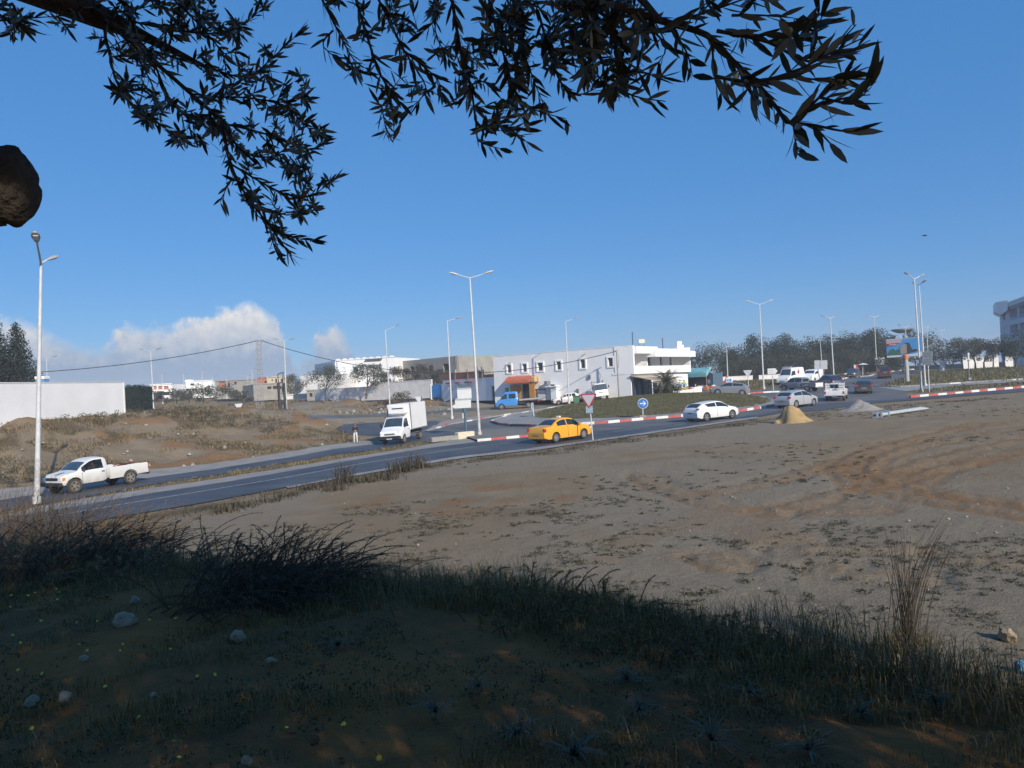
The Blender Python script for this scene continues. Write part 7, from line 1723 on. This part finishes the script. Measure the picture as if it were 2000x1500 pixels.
pebbles(2600, (-15, 32), (6, 58), 91, lotkeep, .010, .045, 'lot_pebbles', 'small stones scattered over the bare lot', stone_m)
pebbles(260, (-60, -12), (38, 80), 92, lambda x, y: softpoly(x, y, BANK, .5) > .8, .05, .30, 'bank_stones', 'pale stones and litter scattered over the bank', stone_m)
pebbles(300, (-32, -8), (88, 125), 93, lambda x, y: off_road(x, y), .1, .6, 'rubble', 'broken rubble on the dirt in front of the boundary wall', mat('rubble_grey', (.2, .19, .17), .9, scale=4, col2=(.36, .34, .31)))

# ================================================================== NEAR MOUND
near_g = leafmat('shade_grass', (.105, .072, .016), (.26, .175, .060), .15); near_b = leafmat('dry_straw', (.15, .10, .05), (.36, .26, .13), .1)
def mkeep(x, y):
    ye = np.interp(x, EDGE_X, EDGE_Y); k = (y < ye + 1.0) & (np.abs(x) < y * .82 + 1.5); return k
def dens(x, y, thr, f=1.0):
    ye = np.interp(x, EDGE_X, EDGE_Y); n = noise2(x, y, .55 * f, 201) * .55 + noise2(x, y, 1.6 * f, 202) * .45
    return n > thr - .30 * smooth(3.0, 0.2, ye - y)
def near_h(p, lo, hi):
    ye = np.interp(p[:, 0], EDGE_X, EDGE_Y); return lo + (hi - lo) * smooth(3.4, .3, ye - p[:, 1]) * (.15 + 1.3 * noise2(p[:, 0], p[:, 1], .8, 203) ** 1.5)
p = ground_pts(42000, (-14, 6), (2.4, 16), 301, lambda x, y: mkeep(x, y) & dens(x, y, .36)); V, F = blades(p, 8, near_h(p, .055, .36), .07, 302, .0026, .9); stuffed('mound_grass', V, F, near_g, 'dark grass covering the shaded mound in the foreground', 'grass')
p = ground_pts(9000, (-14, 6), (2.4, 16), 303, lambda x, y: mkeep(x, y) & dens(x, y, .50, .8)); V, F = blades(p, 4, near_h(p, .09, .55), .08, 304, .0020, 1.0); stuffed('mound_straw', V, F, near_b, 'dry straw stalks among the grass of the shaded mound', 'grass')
p = ground_pts(5000, (-6, 3), (2.6, 9), 305, lambda x, y: mkeep(x, y) & (noise2(x, y, .9, 206) > .52)); V, F = leaf_cloud(p + [0, 0, .03], np.full(len(p), .05), 16000, .022, 306, .5, up=.3); stuffed('mound_herbs', V, F, grn_g, 'small green herbs on the soil of the shaded mound', 'herbs')
clod = mat('reddish_clod', (.12, .062, .026), .95, scale=8, col2=(.22, .12, .055), bump=.8)
pebbles(7000, (-5, 4), (2.4, 8), 307, lambda x, y: mkeep(x, y), .003, .020, 'mound_clods', 'crumbled soil clods on the shaded mound', clod)
# spiny arching bush and its neighbours on the crest
def arching_bush(name, label, base, n, L_, seed, up=.75, needle=.045, m=None, spread=.25, wind=(0.35, 0.0), sag=.42):
    rg = random.Random(seed); root = empty(name, base); tag(root, label, 'bush'); V = []; F = []; st = MB()
    for i in range(n):
        a = rg.uniform(0, 2 * math.pi); t0 = rg.uniform(.15, 1.0); d = Vector((math.cos(a) * t0 + wind[0], math.sin(a) * t0 + wind[1], up * rg.uniform(.6, 1.4))).normalized(); l = L_ * rg.uniform(.45, 1.1)
        o = Vector((rg.gauss(0, spread), rg.gauss(0, spread), -.05)); q = [o + d * l * t + Vector((wind[0] * .3, 0, -sag * l)) * t * t for t in np.linspace(0, 1, 7)]
        st.tube(q, [.007, .006, .005, .0045, .004, .003, .0015], 3, False)
        for j in range(6):
            for k in range(9):
                c_ = q[j].lerp(q[j + 1], k / 9); tg = (q[j + 1] - q[j]).normalized()
                s_ = Vector((rg.gauss(0, 1), rg.gauss(0, 1), rg.gauss(0, 1))); s_ = (s_ - tg * s_.dot(tg)).normalized(); e = c_ + (s_ * .8 + tg * .7).normalized() * needle * rg.uniform(.5, 1.2); w_ = s_.cross(tg) * .0045
                b = len(V); V += [tuple(c_ - w_), tuple(c_ + w_), tuple(e)]; F.append((b, b + 1, b + 2))
    stuff(st.build('stems', mat('bush_stem', (.08, .055, .035), .9), root)); np_mesh('needles', np.array(V), np.array(F), m or near_g, root); return root
drk_n = leafmat('dark_needles', (.030, .026, .013), (.09, .070, .040), .1)
def on_mound(px, py): return G(px, py)
arching_bush('arching_bush', 'large dark arching bush on the crest of the mound left of centre', on_mound(500, 1170), 300, 1.32, 1, .85, .05, drk_n, .34, (.30, 0))
arching_bush('arching_bush', 'second dark bush leaning on the right flank of the large arching bush', on_mound(590, 1150), 120, .95, 2, .6, .05, drk_n, .25, (.5, 0))
arching_bush('arching_bush', 'tangled brown bush at the left edge of the mound', on_mound(40, 1125), 190, 1.45, 3, .9, .045, near_b, .55, (.1, 0))
arching_bush('arching_bush', 'tangled brown bush behind the foot of the nearest lamp post', on_mound(180, 1110), 190, 1.25, 4, .9, .045, drk_n, .5, (.45, 0))
arching_bush('arching_bush', 'low brown bush between the lamp foot bush and the large arching bush', on_mound(310, 1120), 150, .95, 5, .8, .045, near_b, .5, (.2, 0))
arching_bush('arching_bush', 'tall brown brush at the left edge reaching up over the road', on_mound(15, 1068), 280, 2.4, 13, 1.1, .05, near_b, .7, (.15, 0), .16)
arching_bush('arching_bush', 'tall brown brush hiding the foot of the nearest lamp post', on_mound(115, 1066), 280, 2.25, 14, 1.1, .05, drk_n, .7, (.25, 0), .16)
arching_bush('arching_bush', 'feathery brown brush right of the nearest lamp post foot', on_mound(230, 1070), 240, 1.95, 15, .8, .05, near_b, .55, (.6, 0), .22)
arching_bush('arching_bush', 'low dark bush on the middle of the crest', on_mound(900, 1150), 120, .62, 6, .9, .035, near_g, .45, (.05, 0))
arching_bush('arching_bush', 'low dark bush on the crest right of the middle one', on_mound(1080, 1190), 120, .52, 7, .9, .035, near_g, .42, (.05, 0))
arching_bush('arching_bush', 'low dark bush where the crest drops to the right', on_mound(1330, 1255), 110, .40, 8, .9, .03, near_g, .32, (.0, 0))
# tall dry grass tuft on the right
b_ = on_mound(1775, 1290); tf = empty('tall_grass_tuft', b_); tf.scale = (1.5, 1.5, 1.5); tag(tf, 'tall wispy dry grass tuft in front of the lot at the right', 'grass tuft'); rg = random.Random(6)
for i in range(64):
    h_ = rg.uniform(.5, 1.15) if i < 46 else rg.uniform(1.0, 1.4); a = rg.uniform(-1, 1); o = Vector((rg.gauss(0, .055), rg.gauss(0, .055), -.03)); lx = (.28 if i >= 46 else rg.uniform(-.16, .24)) * h_ + .02 * a
    q = [o + Vector((lx * t ** 1.7, rg.uniform(-.01, .01) + .05 * a * t, h_ * t - (.12 * h_ * t ** 4 if i >= 46 else 0))) for t in np.linspace(0, 1, 8)]
    MB().tube(q, [.0042, .004, .0036, .0033, .0028, .0023, .0017, .0008], 3, False).build('stem', leafmat('dark_stem', (.014, .011, .007), (.045, .034, .021), .05), tf)  # stems coloured dark in place of shade falling on the tuft
V, F = blades(np.array([[0, 0, 0.]]), 260, .26, .10, 401, .004, .7); np_mesh('basal_blades', V, F, near_g, tf)
# strap-leaved bulbs
for i, (px, py, s_) in enumerate([(850, 1395, 1.0), (1010, 1440, 1.1), (1225, 1330, .8), (1390, 1450, 1.1), (1250, 1390, .7), (660, 1265, .8), (1460, 1360, .8), (935, 1345, .7), (1580, 1470, 1.0), (560, 1240, .6), (1120, 1480, 1.0), (1680, 1400, .8), (1830, 1380, .7)]):
    wd2 = ['big one left of the bottom middle', 'big one at the bottom middle', 'above the bottom middle, right', 'bottom right of the middle', 'small one right of the middle', 'behind the pale stones, centre left', 'in the dark right of centre', 'small one above the bottom middle', 'at the bottom in the dark right', 'beside the large arching bush', 'at the very bottom, middle', 'left of the tall grass tuft base', 'right of the tall grass tuft base'][i]
    b_ = on_mound(px, py); r_ = empty('strap_leaf_plant', b_); tag(r_, 'rosette of curved strap leaves on the shaded soil, ' + wd2, 'plant', 'strap leaf plants on the mound'); rg = random.Random(500 + i); mb = MB()
    for k in range(38):
        a = rg.uniform(0, 6.28); l = .24 * s_ * rg.uniform(.35, 1.25); e = rg.uniform(.35, 1.45); d = Vector((math.cos(a), math.sin(a), 0)); sd = Vector((-d.y, d.x, 0)) * .0045; v = []
        for t in np.linspace(0, 1, 6): c_ = d * l * t * math.cos(e * .8) + Vector((0, 0, l * (math.sin(e) * t - .75 * t * t * math.sin(e)) + .01)); w_ = sd * (1 - t ** 3); v += [c_ - w_, c_ + w_]
        mb.add(v, [(2 * j, 2 * j + 1, 2 * j + 3, 2 * j + 2) for j in range(5)])
    mb.build('leaves', leafmat('strap_leaf', (.026, .034, .020), (.072, .085, .052), .1), r_)
# stones
rock_m = mat('mound_stone', (.22, .165, .105), .9, scale=7, col2=(.38, .30, .20), bump=.7, bscale=22)
for i, (px, py, s_, lab) in enumerate([(246, 1222, 46, 'largest pale stone left of centre beside the large arching bush'), (263, 1178, 22, 'small stone just above the largest pale stone'), (466, 1254, 36, 'pale pointed stone below the large arching bush'), (530, 1296, 24, 'flat small stone right of the pale pointed stone'),
                                 (61, 1380, 33, 'round pale stone near the left edge'), (128, 1372, 34, 'slanted pale stone right of the round stone near the left edge'), (300, 1362, 20, 'low stone half sunk in the soil, lower left'), (481, 1492, 26, 'pale stone at the bottom edge left of centre'), (612, 1450, 28, 'reddish stone on the orange soil near the bottom'),
                                 (1747, 1302, 52, 'grey stone at the foot of the tall grass tuft'), (1966, 1252, 40, 'sunlit pale stone near the right edge'), (570, 1432, 18, 'small reddish stone left of the larger reddish one'), (165, 1292, 20, 'small half buried stone above the pair at the left')]):
    b_ = on_mound(px, py); r0 = s_ / FPX * b_.y * .5
    o = MB().blob((0, 0, r0 * .45), (r0 * (1.0 + .1 * (i % 3)), r0 * .8, r0 * (.85 if i not in (3, 6, 9) else .55)), 31 + i, 3, .5).build('stone', rock_m if i not in (8, 11) else clod, None, 35, b_); o.rotation_euler = (0, .2 * math.sin(i), i * 1.1); tag(o, lab, 'stone', 'stones on the mound')
# blue rag
b_ = on_mound(1994, 1310); o = MB().blob((0, 0, .05), (.085, .07, .075), 77, 3, .6).build('crumpled_bag', mat('blue_plastic', (.06, .22, .36), .4, var=.25, scale=20, bump=.6), None, 50, b_); tag(o, 'crumpled blue plastic bag at the right edge', 'plastic bag')
# yellow wildflowers
yv, yf = [], []; rg = random.Random(9); yc = []
for px, py in [(56, 1100), (82, 1122), (100, 1140), (104, 1133), (68, 1157), (55, 1163), (20, 1185), (22, 1162), (112, 1170), (110, 1150), (115, 1157), (102, 1187), (165, 1120), (170, 1100), (190, 1140), (195, 1122), (210, 1115), (80, 1212), (150, 1215), (190, 1213), (25, 1240), (40, 1255), (155, 1258), (235, 1270), (240, 1258), (333, 1267), (332, 1245), (343, 1207), (292, 1210), (35, 1308), (82, 1315), (170, 1270), (62, 1422), (205, 1340), (350, 1478), (385, 1320), (560, 1420), (670, 1414), (672, 1413), (420, 1317), (760, 1090), (700, 1090), (655, 1090), (810, 1130), (270, 1400), (670, 1085), (680, 1092), (740, 1480)]:
    g = on_mound(px + rg.uniform(-3, 3), py + 8); c_ = P(px, py, g.y - .02); yc.append((c_, g))
mbf = MB(); mbs = MB()
for c_, g in yc:
    k = 7; rr = .010 + .004 * rg.random(); up_ = Vector((rg.gauss(0, .4), rg.gauss(-.5, .4), 1)).normalized(); a1 = up_.orthogonal().normalized(); a2 = up_.cross(a1)
    for j in range(k): an = 2 * math.pi * j / k; d1 = a1 * math.cos(an) + a2 * math.sin(an); d2 = a1 * math.cos(an + .4) + a2 * math.sin(an + .4); d3 = a1 * math.cos(an - .4) + a2 * math.sin(an - .4); mbf.add([c_, c_ + d3 * rr * .8, c_ + d1 * rr * 1.2, c_ + d2 * rr * .8], [(0, 1, 2, 3)])
    mbs.tube([Vector((g.x, g.y, hz(g.x, g.y) - .02)), c_], .0015, 3, False)
stuff(mbf.build('yellow_wildflowers', mat('petal_yellow', (.62, .50, .02), .6, var=.1)), 'tiny yellow wildflowers among the grass of the mound', 'flowers'); stuff(mbs.build('flower_stalks', near_g), 'thin stalks of the yellow wildflowers', 'flowers')

# ================================================================== THE OLIVE TREE OVERHEAD
tb = Vector((-2.0, 0.7, 0)); tb.z = hz(tb.x, tb.y)
OT = empty('overhanging_olive_tree', tb); tag(OT, 'dark olive tree whose leafy branches hang into the top of the view', 'tree')
def ot(p): return Vector(p) - tb
MB().tube([ot((-2.0, .7, tb.z - .2)), ot((-2.02, .72, -.6)), ot((-1.95, .75, .3)), ot((-1.75, .7, 1.0))], [.30, .24, .21, .18], 14).build('trunk', bark, OT, 60)
e_ = P(22, 364, 1.55); MB().tube([ot((-1.95, .78, .20)), ot((-1.5, 1.25, .34)), ot(e_ - Vector((.03, 0, 0)))], [.13, .09, .078], 14).build('limb_stub', bark, OT, 60)
st_ = MB().blob(tuple(ot(e_)), (.048, .06, .080), 12, 4, .16); st_.v = [tuple(Vector(q) + (Vector(q) - ot(e_)).normalized() * random.uniform(-.0028, .0028)) for q in st_.v]; st_.build('cut_limb_end', bark, OT, 60)
def limb(pts_, rad): MB().tube([ot(q) for q in pts_], rad, 10).build('limb', bark, OT, 60)
limb([(-1.75, .7, 1.0), P(60, -40, 1.95), P(190, 30, 2.15), P(290, 75, 2.25), P(400, 130, 2.3)], [.10, .060, .034, .015, .006])
limb([(-1.75, .7, 1.0), (-.9, .6, 1.7), (.0, 1.2, 1.75), P(1060, -160, 1.75), P(1200, -60, 1.6), P(1290, 40, 1.45)], [.13, .10, .06, .030, .012, .005])
limb([(-1.75, .7, 1.0), (-1.0, -1.2, 1.9), (.3, -2.4, 2.7), (1.8, -3.0, 3.2)], [.15, .12, .08, .03]); limb([(-.9, .6, 1.7), (-.6, -.2, 2.6), (0, -1.0, 3.6)], [.08, .06, .02]); limb([(-1.0, -1.2, 1.9), (-2.5, -2.5, 2.8), (-3.5, -3, 3.4)], [.09, .07, .02]); limb([(.3, -2.4, 2.7), (2.5, -1.5, 3.0), (4.2, -1.4, 3.2)], [.07, .05, .02])
LEFT_POLY = [(-40, -40), (530, -40), (520, 20), (470, 55), (480, 95), (520, 85), (560, 45), (600, 65), (570, 120), (598, 170), (604, 225), (638, 268), (610, 305), (660, 345), (650, 385), (606, 405), (620, 470), (575, 512), (505, 462), (432, 402), (428, 300), (372, 272), (322, 268), (238, 212), (216, 110), (192, 115), (150, 60), (110, 45), (90, 65), (-40, 80)]
MID_POLY = [(600, -40), (640, 60), (625, 95), (700, 148), (735, 150), (735, 262), (768, 262), (790, 215), (830, 222), (868, 185), (890, 212), (922, 195), (940, 285), (1000, 300), (1040, 282), (1112, 236), (1130, 190), (1180, 190), (1220, 208), (1305, 208), (1312, 150), (1375, 150), (1410, 195), (1475, 222), (1520, 240), (1550, 303), (1648, 303), (1702, 262), (1712, 140), (1702, 60), (1640, 10), (1560, 40), (1540, -40)]
main = [  # pixel polylines with near/far distance
    ([(150, -20), (230, 60), (300, 120), (380, 190), (430, 240), (450, 320), (480, 380), (525, 440), (565, 495)], 2.1, 2.2), ([(200, 40), (215, 110), (232, 170), (265, 208), (335, 258)], 2.1, 2.0), ([(300, 100), (400, 130), (480, 150), (535, 110), (580, 68)], 2.25, 2.1),
    ([(430, 240), (520, 262), (600, 292), (628, 276)], 2.2, 2.1), ([(450, 320), (540, 372), (600, 385), (652, 350)], 2.2, 2.1), ([(525, 440), (565, 462), (610, 470)], 2.2, 2.1), ([(250, 40), (360, 62), (450, 60), (515, 15)], 2.2, 2.1), ([(380, 190), (470, 190), (560, 200), (596, 185)], 2.25, 2.2),
    ([(430, 240), (480, 300), (545, 300), (590, 240)], 2.3, 2.2), ([(300, 120), (330, 190), (370, 240), (345, 268)], 2.15, 2.1), ([(0, 40), (60, 35), (110, 32)], 1.9, 1.9), ([(-20, 20), (40, 50), (80, 66)], 1.9, 1.9), ([(330, -10), (400, 60), (440, 120), (430, 180)], 2.3, 2.2), ([(240, 70), (290, 150), (310, 210)], 2.2, 2.1),
    ([(480, 380), (455, 350), (430, 395)], 2.15, 2.1), ([(560, 200), (590, 240), (632, 270)], 2.2, 2.15), ([(540, 300), (575, 330), (600, 375)], 2.2, 2.15), ([(525, 440), (535, 480), (545, 505)], 2.2, 2.1), ([(500, 400), (560, 420), (600, 410)], 2.2, 2.1), ([(100, -20), (180, 20), (260, 20), (350, -10)], 2.2, 2.2),
    ([(620, -20), (660, 60), (690, 115), (722, 138)], 1.95, 1.9), ([(650, 60), (632, 92), (700, 140)], 1.9, 1.85), ([(690, -20), (720, 80), (745, 150), (782, 205), (742, 205)], 1.9, 1.85), ([(745, 205), (754, 255)], 1.85, 1.85), ([(730, -20), (790, 100), (832, 172), (800, 212)], 1.9, 1.85), ([(790, 100), (850, 150), (862, 178)], 1.85, 1.8),
    ([(880, -20), (900, 100), (920, 170), (930, 245), (936, 276), (975, 290)], 1.85, 1.8), ([(950, -20), (985, 110), (1020, 200), (1105, 232)], 1.8, 1.7), ([(930, 245), (990, 250), (1030, 278)], 1.8, 1.75), ([(1050, 20), (1090, 150), (1125, 185), (1178, 165)], 1.75, 1.65), ([(920, 170), (890, 205), (905, 140)], 1.85, 1.8), ([(860, -20), (850, 60), (880, 120)], 1.9, 1.85),
    ([(1195, -20), (1200, 80), (1214, 165), (1240, 188), (1300, 198)], 1.65, 1.55), ([(1214, 160), (1230, 140), (1290, 150)], 1.6, 1.55), ([(1150, -20), (1165, 60), (1150, 130)], 1.7, 1.65), ([(1000, -20), (1010, 60), (1040, 150), (1060, 200)], 1.85, 1.75),
    ([(1200, 10), (1290, 40), (1380, 68), (1430, 118), (1480, 165), (1520, 215), (1545, 240), (1600, 190), (1650, 150)], 1.5, 1.3), ([(1545, 240), (1590, 245), (1640, 255), (1695, 260)], 1.32, 1.3), ([(1550, 242), (1556, 300)], 1.32, 1.3), ([(1590, 246), (1640, 300)], 1.32, 1.28), ([(1600, 190), (1660, 200), (1702, 170)], 1.32, 1.28), ([(1545, 238), (1580, 210), (1660, 190), (1700, 185)], 1.32, 1.3),
    ([(1400, 60), (1500, 82), (1580, 120), (1640, 80), (1672, 48)], 1.45, 1.35), ([(1580, 120), (1640, 108), (1700, 78)], 1.36, 1.33), ([(1400, 150), (1470, 160), (1550, 140), (1610, 110), (1690, 72)], 1.42, 1.33), ([(1480, 165), (1540, 150), (1590, 155), (1625, 150)], 1.4, 1.36), ([(1330, 40), (1420, 10), (1500, -20)], 1.5, 1.4), ([(1430, 30), (1490, 30), (1550, 35)], 1.42, 1.38), ([(1300, 40), (1340, 100), (1352, 148)], 1.5, 1.45), ([(1390, 70), (1396, 150), (1410, 185)], 1.46, 1.42), ([(1540, 100), (1590, 60), (1610, 20)], 1.4, 1.36), ([(1440, 130), (1470, 190), (1480, 215)], 1.42, 1.4), ([(1500, 82), (1560, 60), (1600, 30)], 1.42, 1.4), ([(1240, 30), (1300, 90), (1270, 140)], 1.55, 1.5)]
leaves = []   # base, tip, normal
rg = random.Random(21)
def add_leaf(b, d, L_, poly):
    t = b + d * L_
    if poly is not None:
        px, py = project(t); c_ = project(b.lerp(t, .6))
        if py > -30 and (softpoly(np.array([px]), np.array([py]), poly, 26.0)[0] <= 0 or softpoly(np.array([c_[0]]), np.array([c_[1]]), poly, 16.0)[0] <= 0): return
    n = Vector((rg.gauss(0, 1), rg.gauss(0, 1), rg.gauss(0, 1))); leaves.append((b, d, L_, n))
def leafy(q, step, poly, L0=None):
    px_ = project(q[0])[0]; L0 =   .046 if px_ < 660 else .050 if px_ < 1230 else .060; step = .0165 if px_ < 660 else .0185 if px_ < 1230 else .024
    acc = 0.0; ph = rg.uniform(0, 6.28)
    for a, b in zip(q[:-1], q[1:]):
        l = (b - a).length; tg = (b - a).normalized(); u_ = tg.orthogonal().normalized(); v_ = tg.cross(u_)
        while acc < l:
            c_ = a.lerp(b, acc / l); ph += 1.57 + rg.uniform(-.4, .4)
            for s_ in (0, math.pi):
                if rg.random() < .12: continue
                an = ph + s_; d = (tg * rg.uniform(.75, 1.5) + (u_ * math.cos(an) + v_ * math.sin(an)) * rg.uniform(.45, .9) + Vector((0, 0, -.12))).normalized(); add_leaf(c_, d, L0 * rg.uniform(.65, 1.25), poly)
            acc += step * rg.uniform(.7, 1.3)
        acc -= l
    tg = (q[-1] - q[-2]).normalized()
    for _ in range(3): add_leaf(q[-1], (tg + Vector((rg.gauss(0, .35), rg.gauss(0, .35), rg.gauss(0, .35)))).normalized(), L0 * rg.uniform(.8, 1.2), poly)
nodes = []
def smooth_line(pts_):
    out = []
    for i in range(len(pts_) - 1):
        p0, p1, p2, p3 = pts_[max(i - 1, 0)], pts_[i], pts_[i + 1], pts_[min(i + 2, len(pts_) - 1)]
        for t in (0, .25, .5, .75): out.append(.5 * ((2 * p1) + (p2 - p0) * t + (2 * p0 - 5 * p1 + 4 * p2 - p3) * t * t + (3 * p1 - p0 - 3 * p2 + p3) * t ** 3))
    out.append(pts_[-1]); return out
twig_m = mat('twig_bark', (.035, .030, .024), .9, scale=20, col2=(.08, .07, .055))
for bi, (pl, d0, d1) in enumerate(main):
    poly = LEFT_POLY if pl[0][0] < 590 else MID_POLY; k = len(pl); wob = rg.uniform(-.12, .12)
    q = smooth_line([P(x, y, d0 + (d1 - d0) * i / (k - 1) + wob * math.sin(3.0 * i / k)) for i, (x, y) in enumerate(pl)]); n = len(q); r0 = .0013 + .00055 * k * (1.3 if bi in (0, 36) else 1)
    MB().tube([ot(x) for x in q], [r0 * (1 - .75 * i / (n - 1)) for i in range(n)], 5).build('branch', twig_m, OT, 60)
    leafy(q[1:], .024 if d1 > 1.55 else .025, poly)
    nodes += [(x, poly is LEFT_POLY) for x in q[2:]]
# twigs filling the masses
def fill(poly, left, n, box, weight):
    made = 0
    while made < n:
        x, y = rg.uniform(box[0], box[1]), rg.uniform(box[2], box[3])
        if not inpoly(np.array([x]), np.array([y]), poly)[0] or rg.random() > weight(x, y): continue
        best = min((nd for nd in nodes if nd[1] == left), key=lambda nd: (project(nd[0])[0] - x) ** 2 + (project(nd[0])[1] - y) ** 2)[0]
        d = best.y + rg.uniform(-.22, .25); t = P(x, y, max(1.15, d))
        if (t - best).length > .33: t = best + (t - best).normalized() * .33
        if (t - best).length < .05: continue
        q = smooth_line([best, best.lerp(t, .5) + Vector((rg.gauss(0, .012), rg.gauss(0, .03), rg.gauss(.0, .012))), t]); MB().tube([ot(z) for z in q], [.0022 - .0016 * i / (len(q) - 1) for i in range(len(q))], 4).build('twig', twig_m, OT, 60); leafy(q[1:], .027, poly); made += 1
fill(LEFT_POLY, True, 130, (0, 640, -30, 500), lambda x, y: 1.0 if (x > 220 and abs((x - 230) * .9 - y) < 190) else .35)
fill(MID_POLY, False, 88, (620, 1250, -30, 280), lambda x, y: 1.0 if 900 < x < 1230 and y < 170 else .45); fill(MID_POLY, False, 34, (930, 1245, -30, 140), lambda x, y: 1.0)
fill(MID_POLY, False, 5, (1230, 1700, -30, 290), lambda x, y: .6)
# the closest leaves are parts of their own, the rest one mass
pts2 = [(0, 0, 0), (.16, .058, .004), (.16, -.058, .004), (.45, .098, .0), (.45, -.098, .0), (.76, .066, -.02), (.76, -.066, -.02), (1, 0, -.05), (.42, 0, .022), (.16, 0, .014), (.72, 0, -.004)]
fc2 = [(0, 2, 9), (0, 9, 1), (9, 2, 4), (9, 4, 8), (1, 9, 8), (1, 8, 3), (8, 4, 6), (8, 6, 10), (3, 8, 10), (3, 10, 5), (10, 6, 7), (5, 10, 7)]
olv = leafmat('olive_leaf', (.022, .028, .014), (.070, .078, .045), .18, .45)
_nt = olv.node_tree; _g = [n for n in _nt.nodes if n.type == 'NEW_GEOMETRY'][0]; _rp = [n for n in _nt.nodes if n.type == 'VALTORGB'][0]; _mx = _nt.nodes.new('ShaderNodeMix'); _mx.data_type = 'RGBA'   # olive leaves are silvery beneath
_nt.links.new(_g.outputs['Backfacing'], _mx.inputs[0]); _nt.links.new(_rp.outputs[0], _mx.inputs[6]); _mx.inputs[7].default_value = (.24, .26, .22, 1); _nt.links.new(_mx.outputs[2], _nt.nodes['Principled BSDF'].inputs['Base Color'])
variants = []
for k in range(4):
    o = MB().add([(x, y * (1 + .12 * (k - 1.5)), z + (.05 * (k - 1.5)) * x * x) for x, y, z in pts2], fc2).build('leaf', olv, None, 60); variants.append(o.data); bpy.data.objects.remove(o)
def frame_of(d, n): z = (n - d * n.dot(d)).normalized(); y = z.cross(d); return Matrix((d, y, z)).transposed()
def seen(b, d, L_):
    a, c_ = project(b), project(b + d * L_); inside = -20 < c_[0] < 2020 and -5 < c_[1] < 1500; return math.hypot(a[0] - c_[0], a[1] - c_[1]) if inside else 0
order = sorted(range(len(leaves)), key=lambda i: -seen(*leaves[i][:3])); big = set(order[:300]); bv = []; bf = []; arr = np.array(pts2)
for i, (b, d, L_, n_) in enumerate(leaves):
    M_ = frame_of(d, n_)
    if i in big:
        o = bpy.data.objects.new('leaf', variants[i % 4]); C.objects.link(o); o.parent = OT; o.matrix_basis = Matrix.Translation(ot(b)) @ (M_ * L_).to_4x4()
    else:
        bf.append(np.array(fc2) + len(bv) * len(pts2)); bv.append(arr @ np.array(M_.transposed()) * L_ + np.array(ot(b)))
stuff(np_mesh('foliage', np.concatenate(bv), np.concatenate(bf), olv, OT, True))
# the rest of the crown, above and behind the standpoint: it throws the shade
rgn = np.random.default_rng(77); n = 150000
c_ = rgn.normal(size=(n, 3)); c_ /= np.linalg.norm(c_, axis=1)[:, None]; c_ *= (rgn.random(n) ** .4)[:, None]
pc = c_ * np.array([7.6, 4.8, 2.7]) + np.array([.9, -2.3, 3.4])
lump = noise2(pc[:, 0] + pc[:, 2] * 1.3, pc[:, 1] - pc[:, 2], .9, 55); pc = pc[lump > .30]
u_ = pc[:, 0] / np.maximum(pc[:, 1], .01); v_ = pc[:, 2] / np.maximum(pc[:, 1], .01); infr = (pc[:, 1] > .05) & (np.abs(u_) < .82) & (v_ < .64); near_c = np.linalg.norm(pc, axis=1) < .9
pc = pc[~infr & ~near_c & (pc[:, 2] > .9)]; n = len(pc)
a = rgn.normal(size=(n, 3)); a /= np.linalg.norm(a, axis=1)[:, None]; b = np.cross(a, rgn.normal(size=(n, 3))); b /= np.linalg.norm(b, axis=1)[:, None]; s = .085 * (.6 + .8 * rgn.random(n)); la = a * s[:, None]; lb = b * (s * .26)[:, None]
V = np.stack([pc - la, pc + lb, pc + la, pc - lb], 1).reshape(-1, 3) - np.array(tb); stuff(np_mesh('crown', V, np.arange(4 * n).reshape(n, 4), olv, OT))

# ================================================================== HAZE
hb = MB().span(-820, 820, -820, 820, -9, 24).build('haze', bpy.data.materials.new('haze'))
hm = hb.data.materials[0]; hm.use_nodes = True; nt = hm.node_tree
for n_ in list(nt.nodes):
    if n_.type != 'OUTPUT_MATERIAL': nt.nodes.remove(n_)
pv = nt.nodes.new('ShaderNodeVolumePrincipled'); pv.inputs['Color'].default_value = (.86, .92, 1.0, 1); pv.inputs['Density'].default_value = .0008; pv.inputs['Anisotropy'].default_value = 0.0
nt.links.new(pv.outputs[0], nt.nodes['Material Output'].inputs['Volume']); stuff(hb, 'thin pale haze filling the air over the whole place', 'haze')
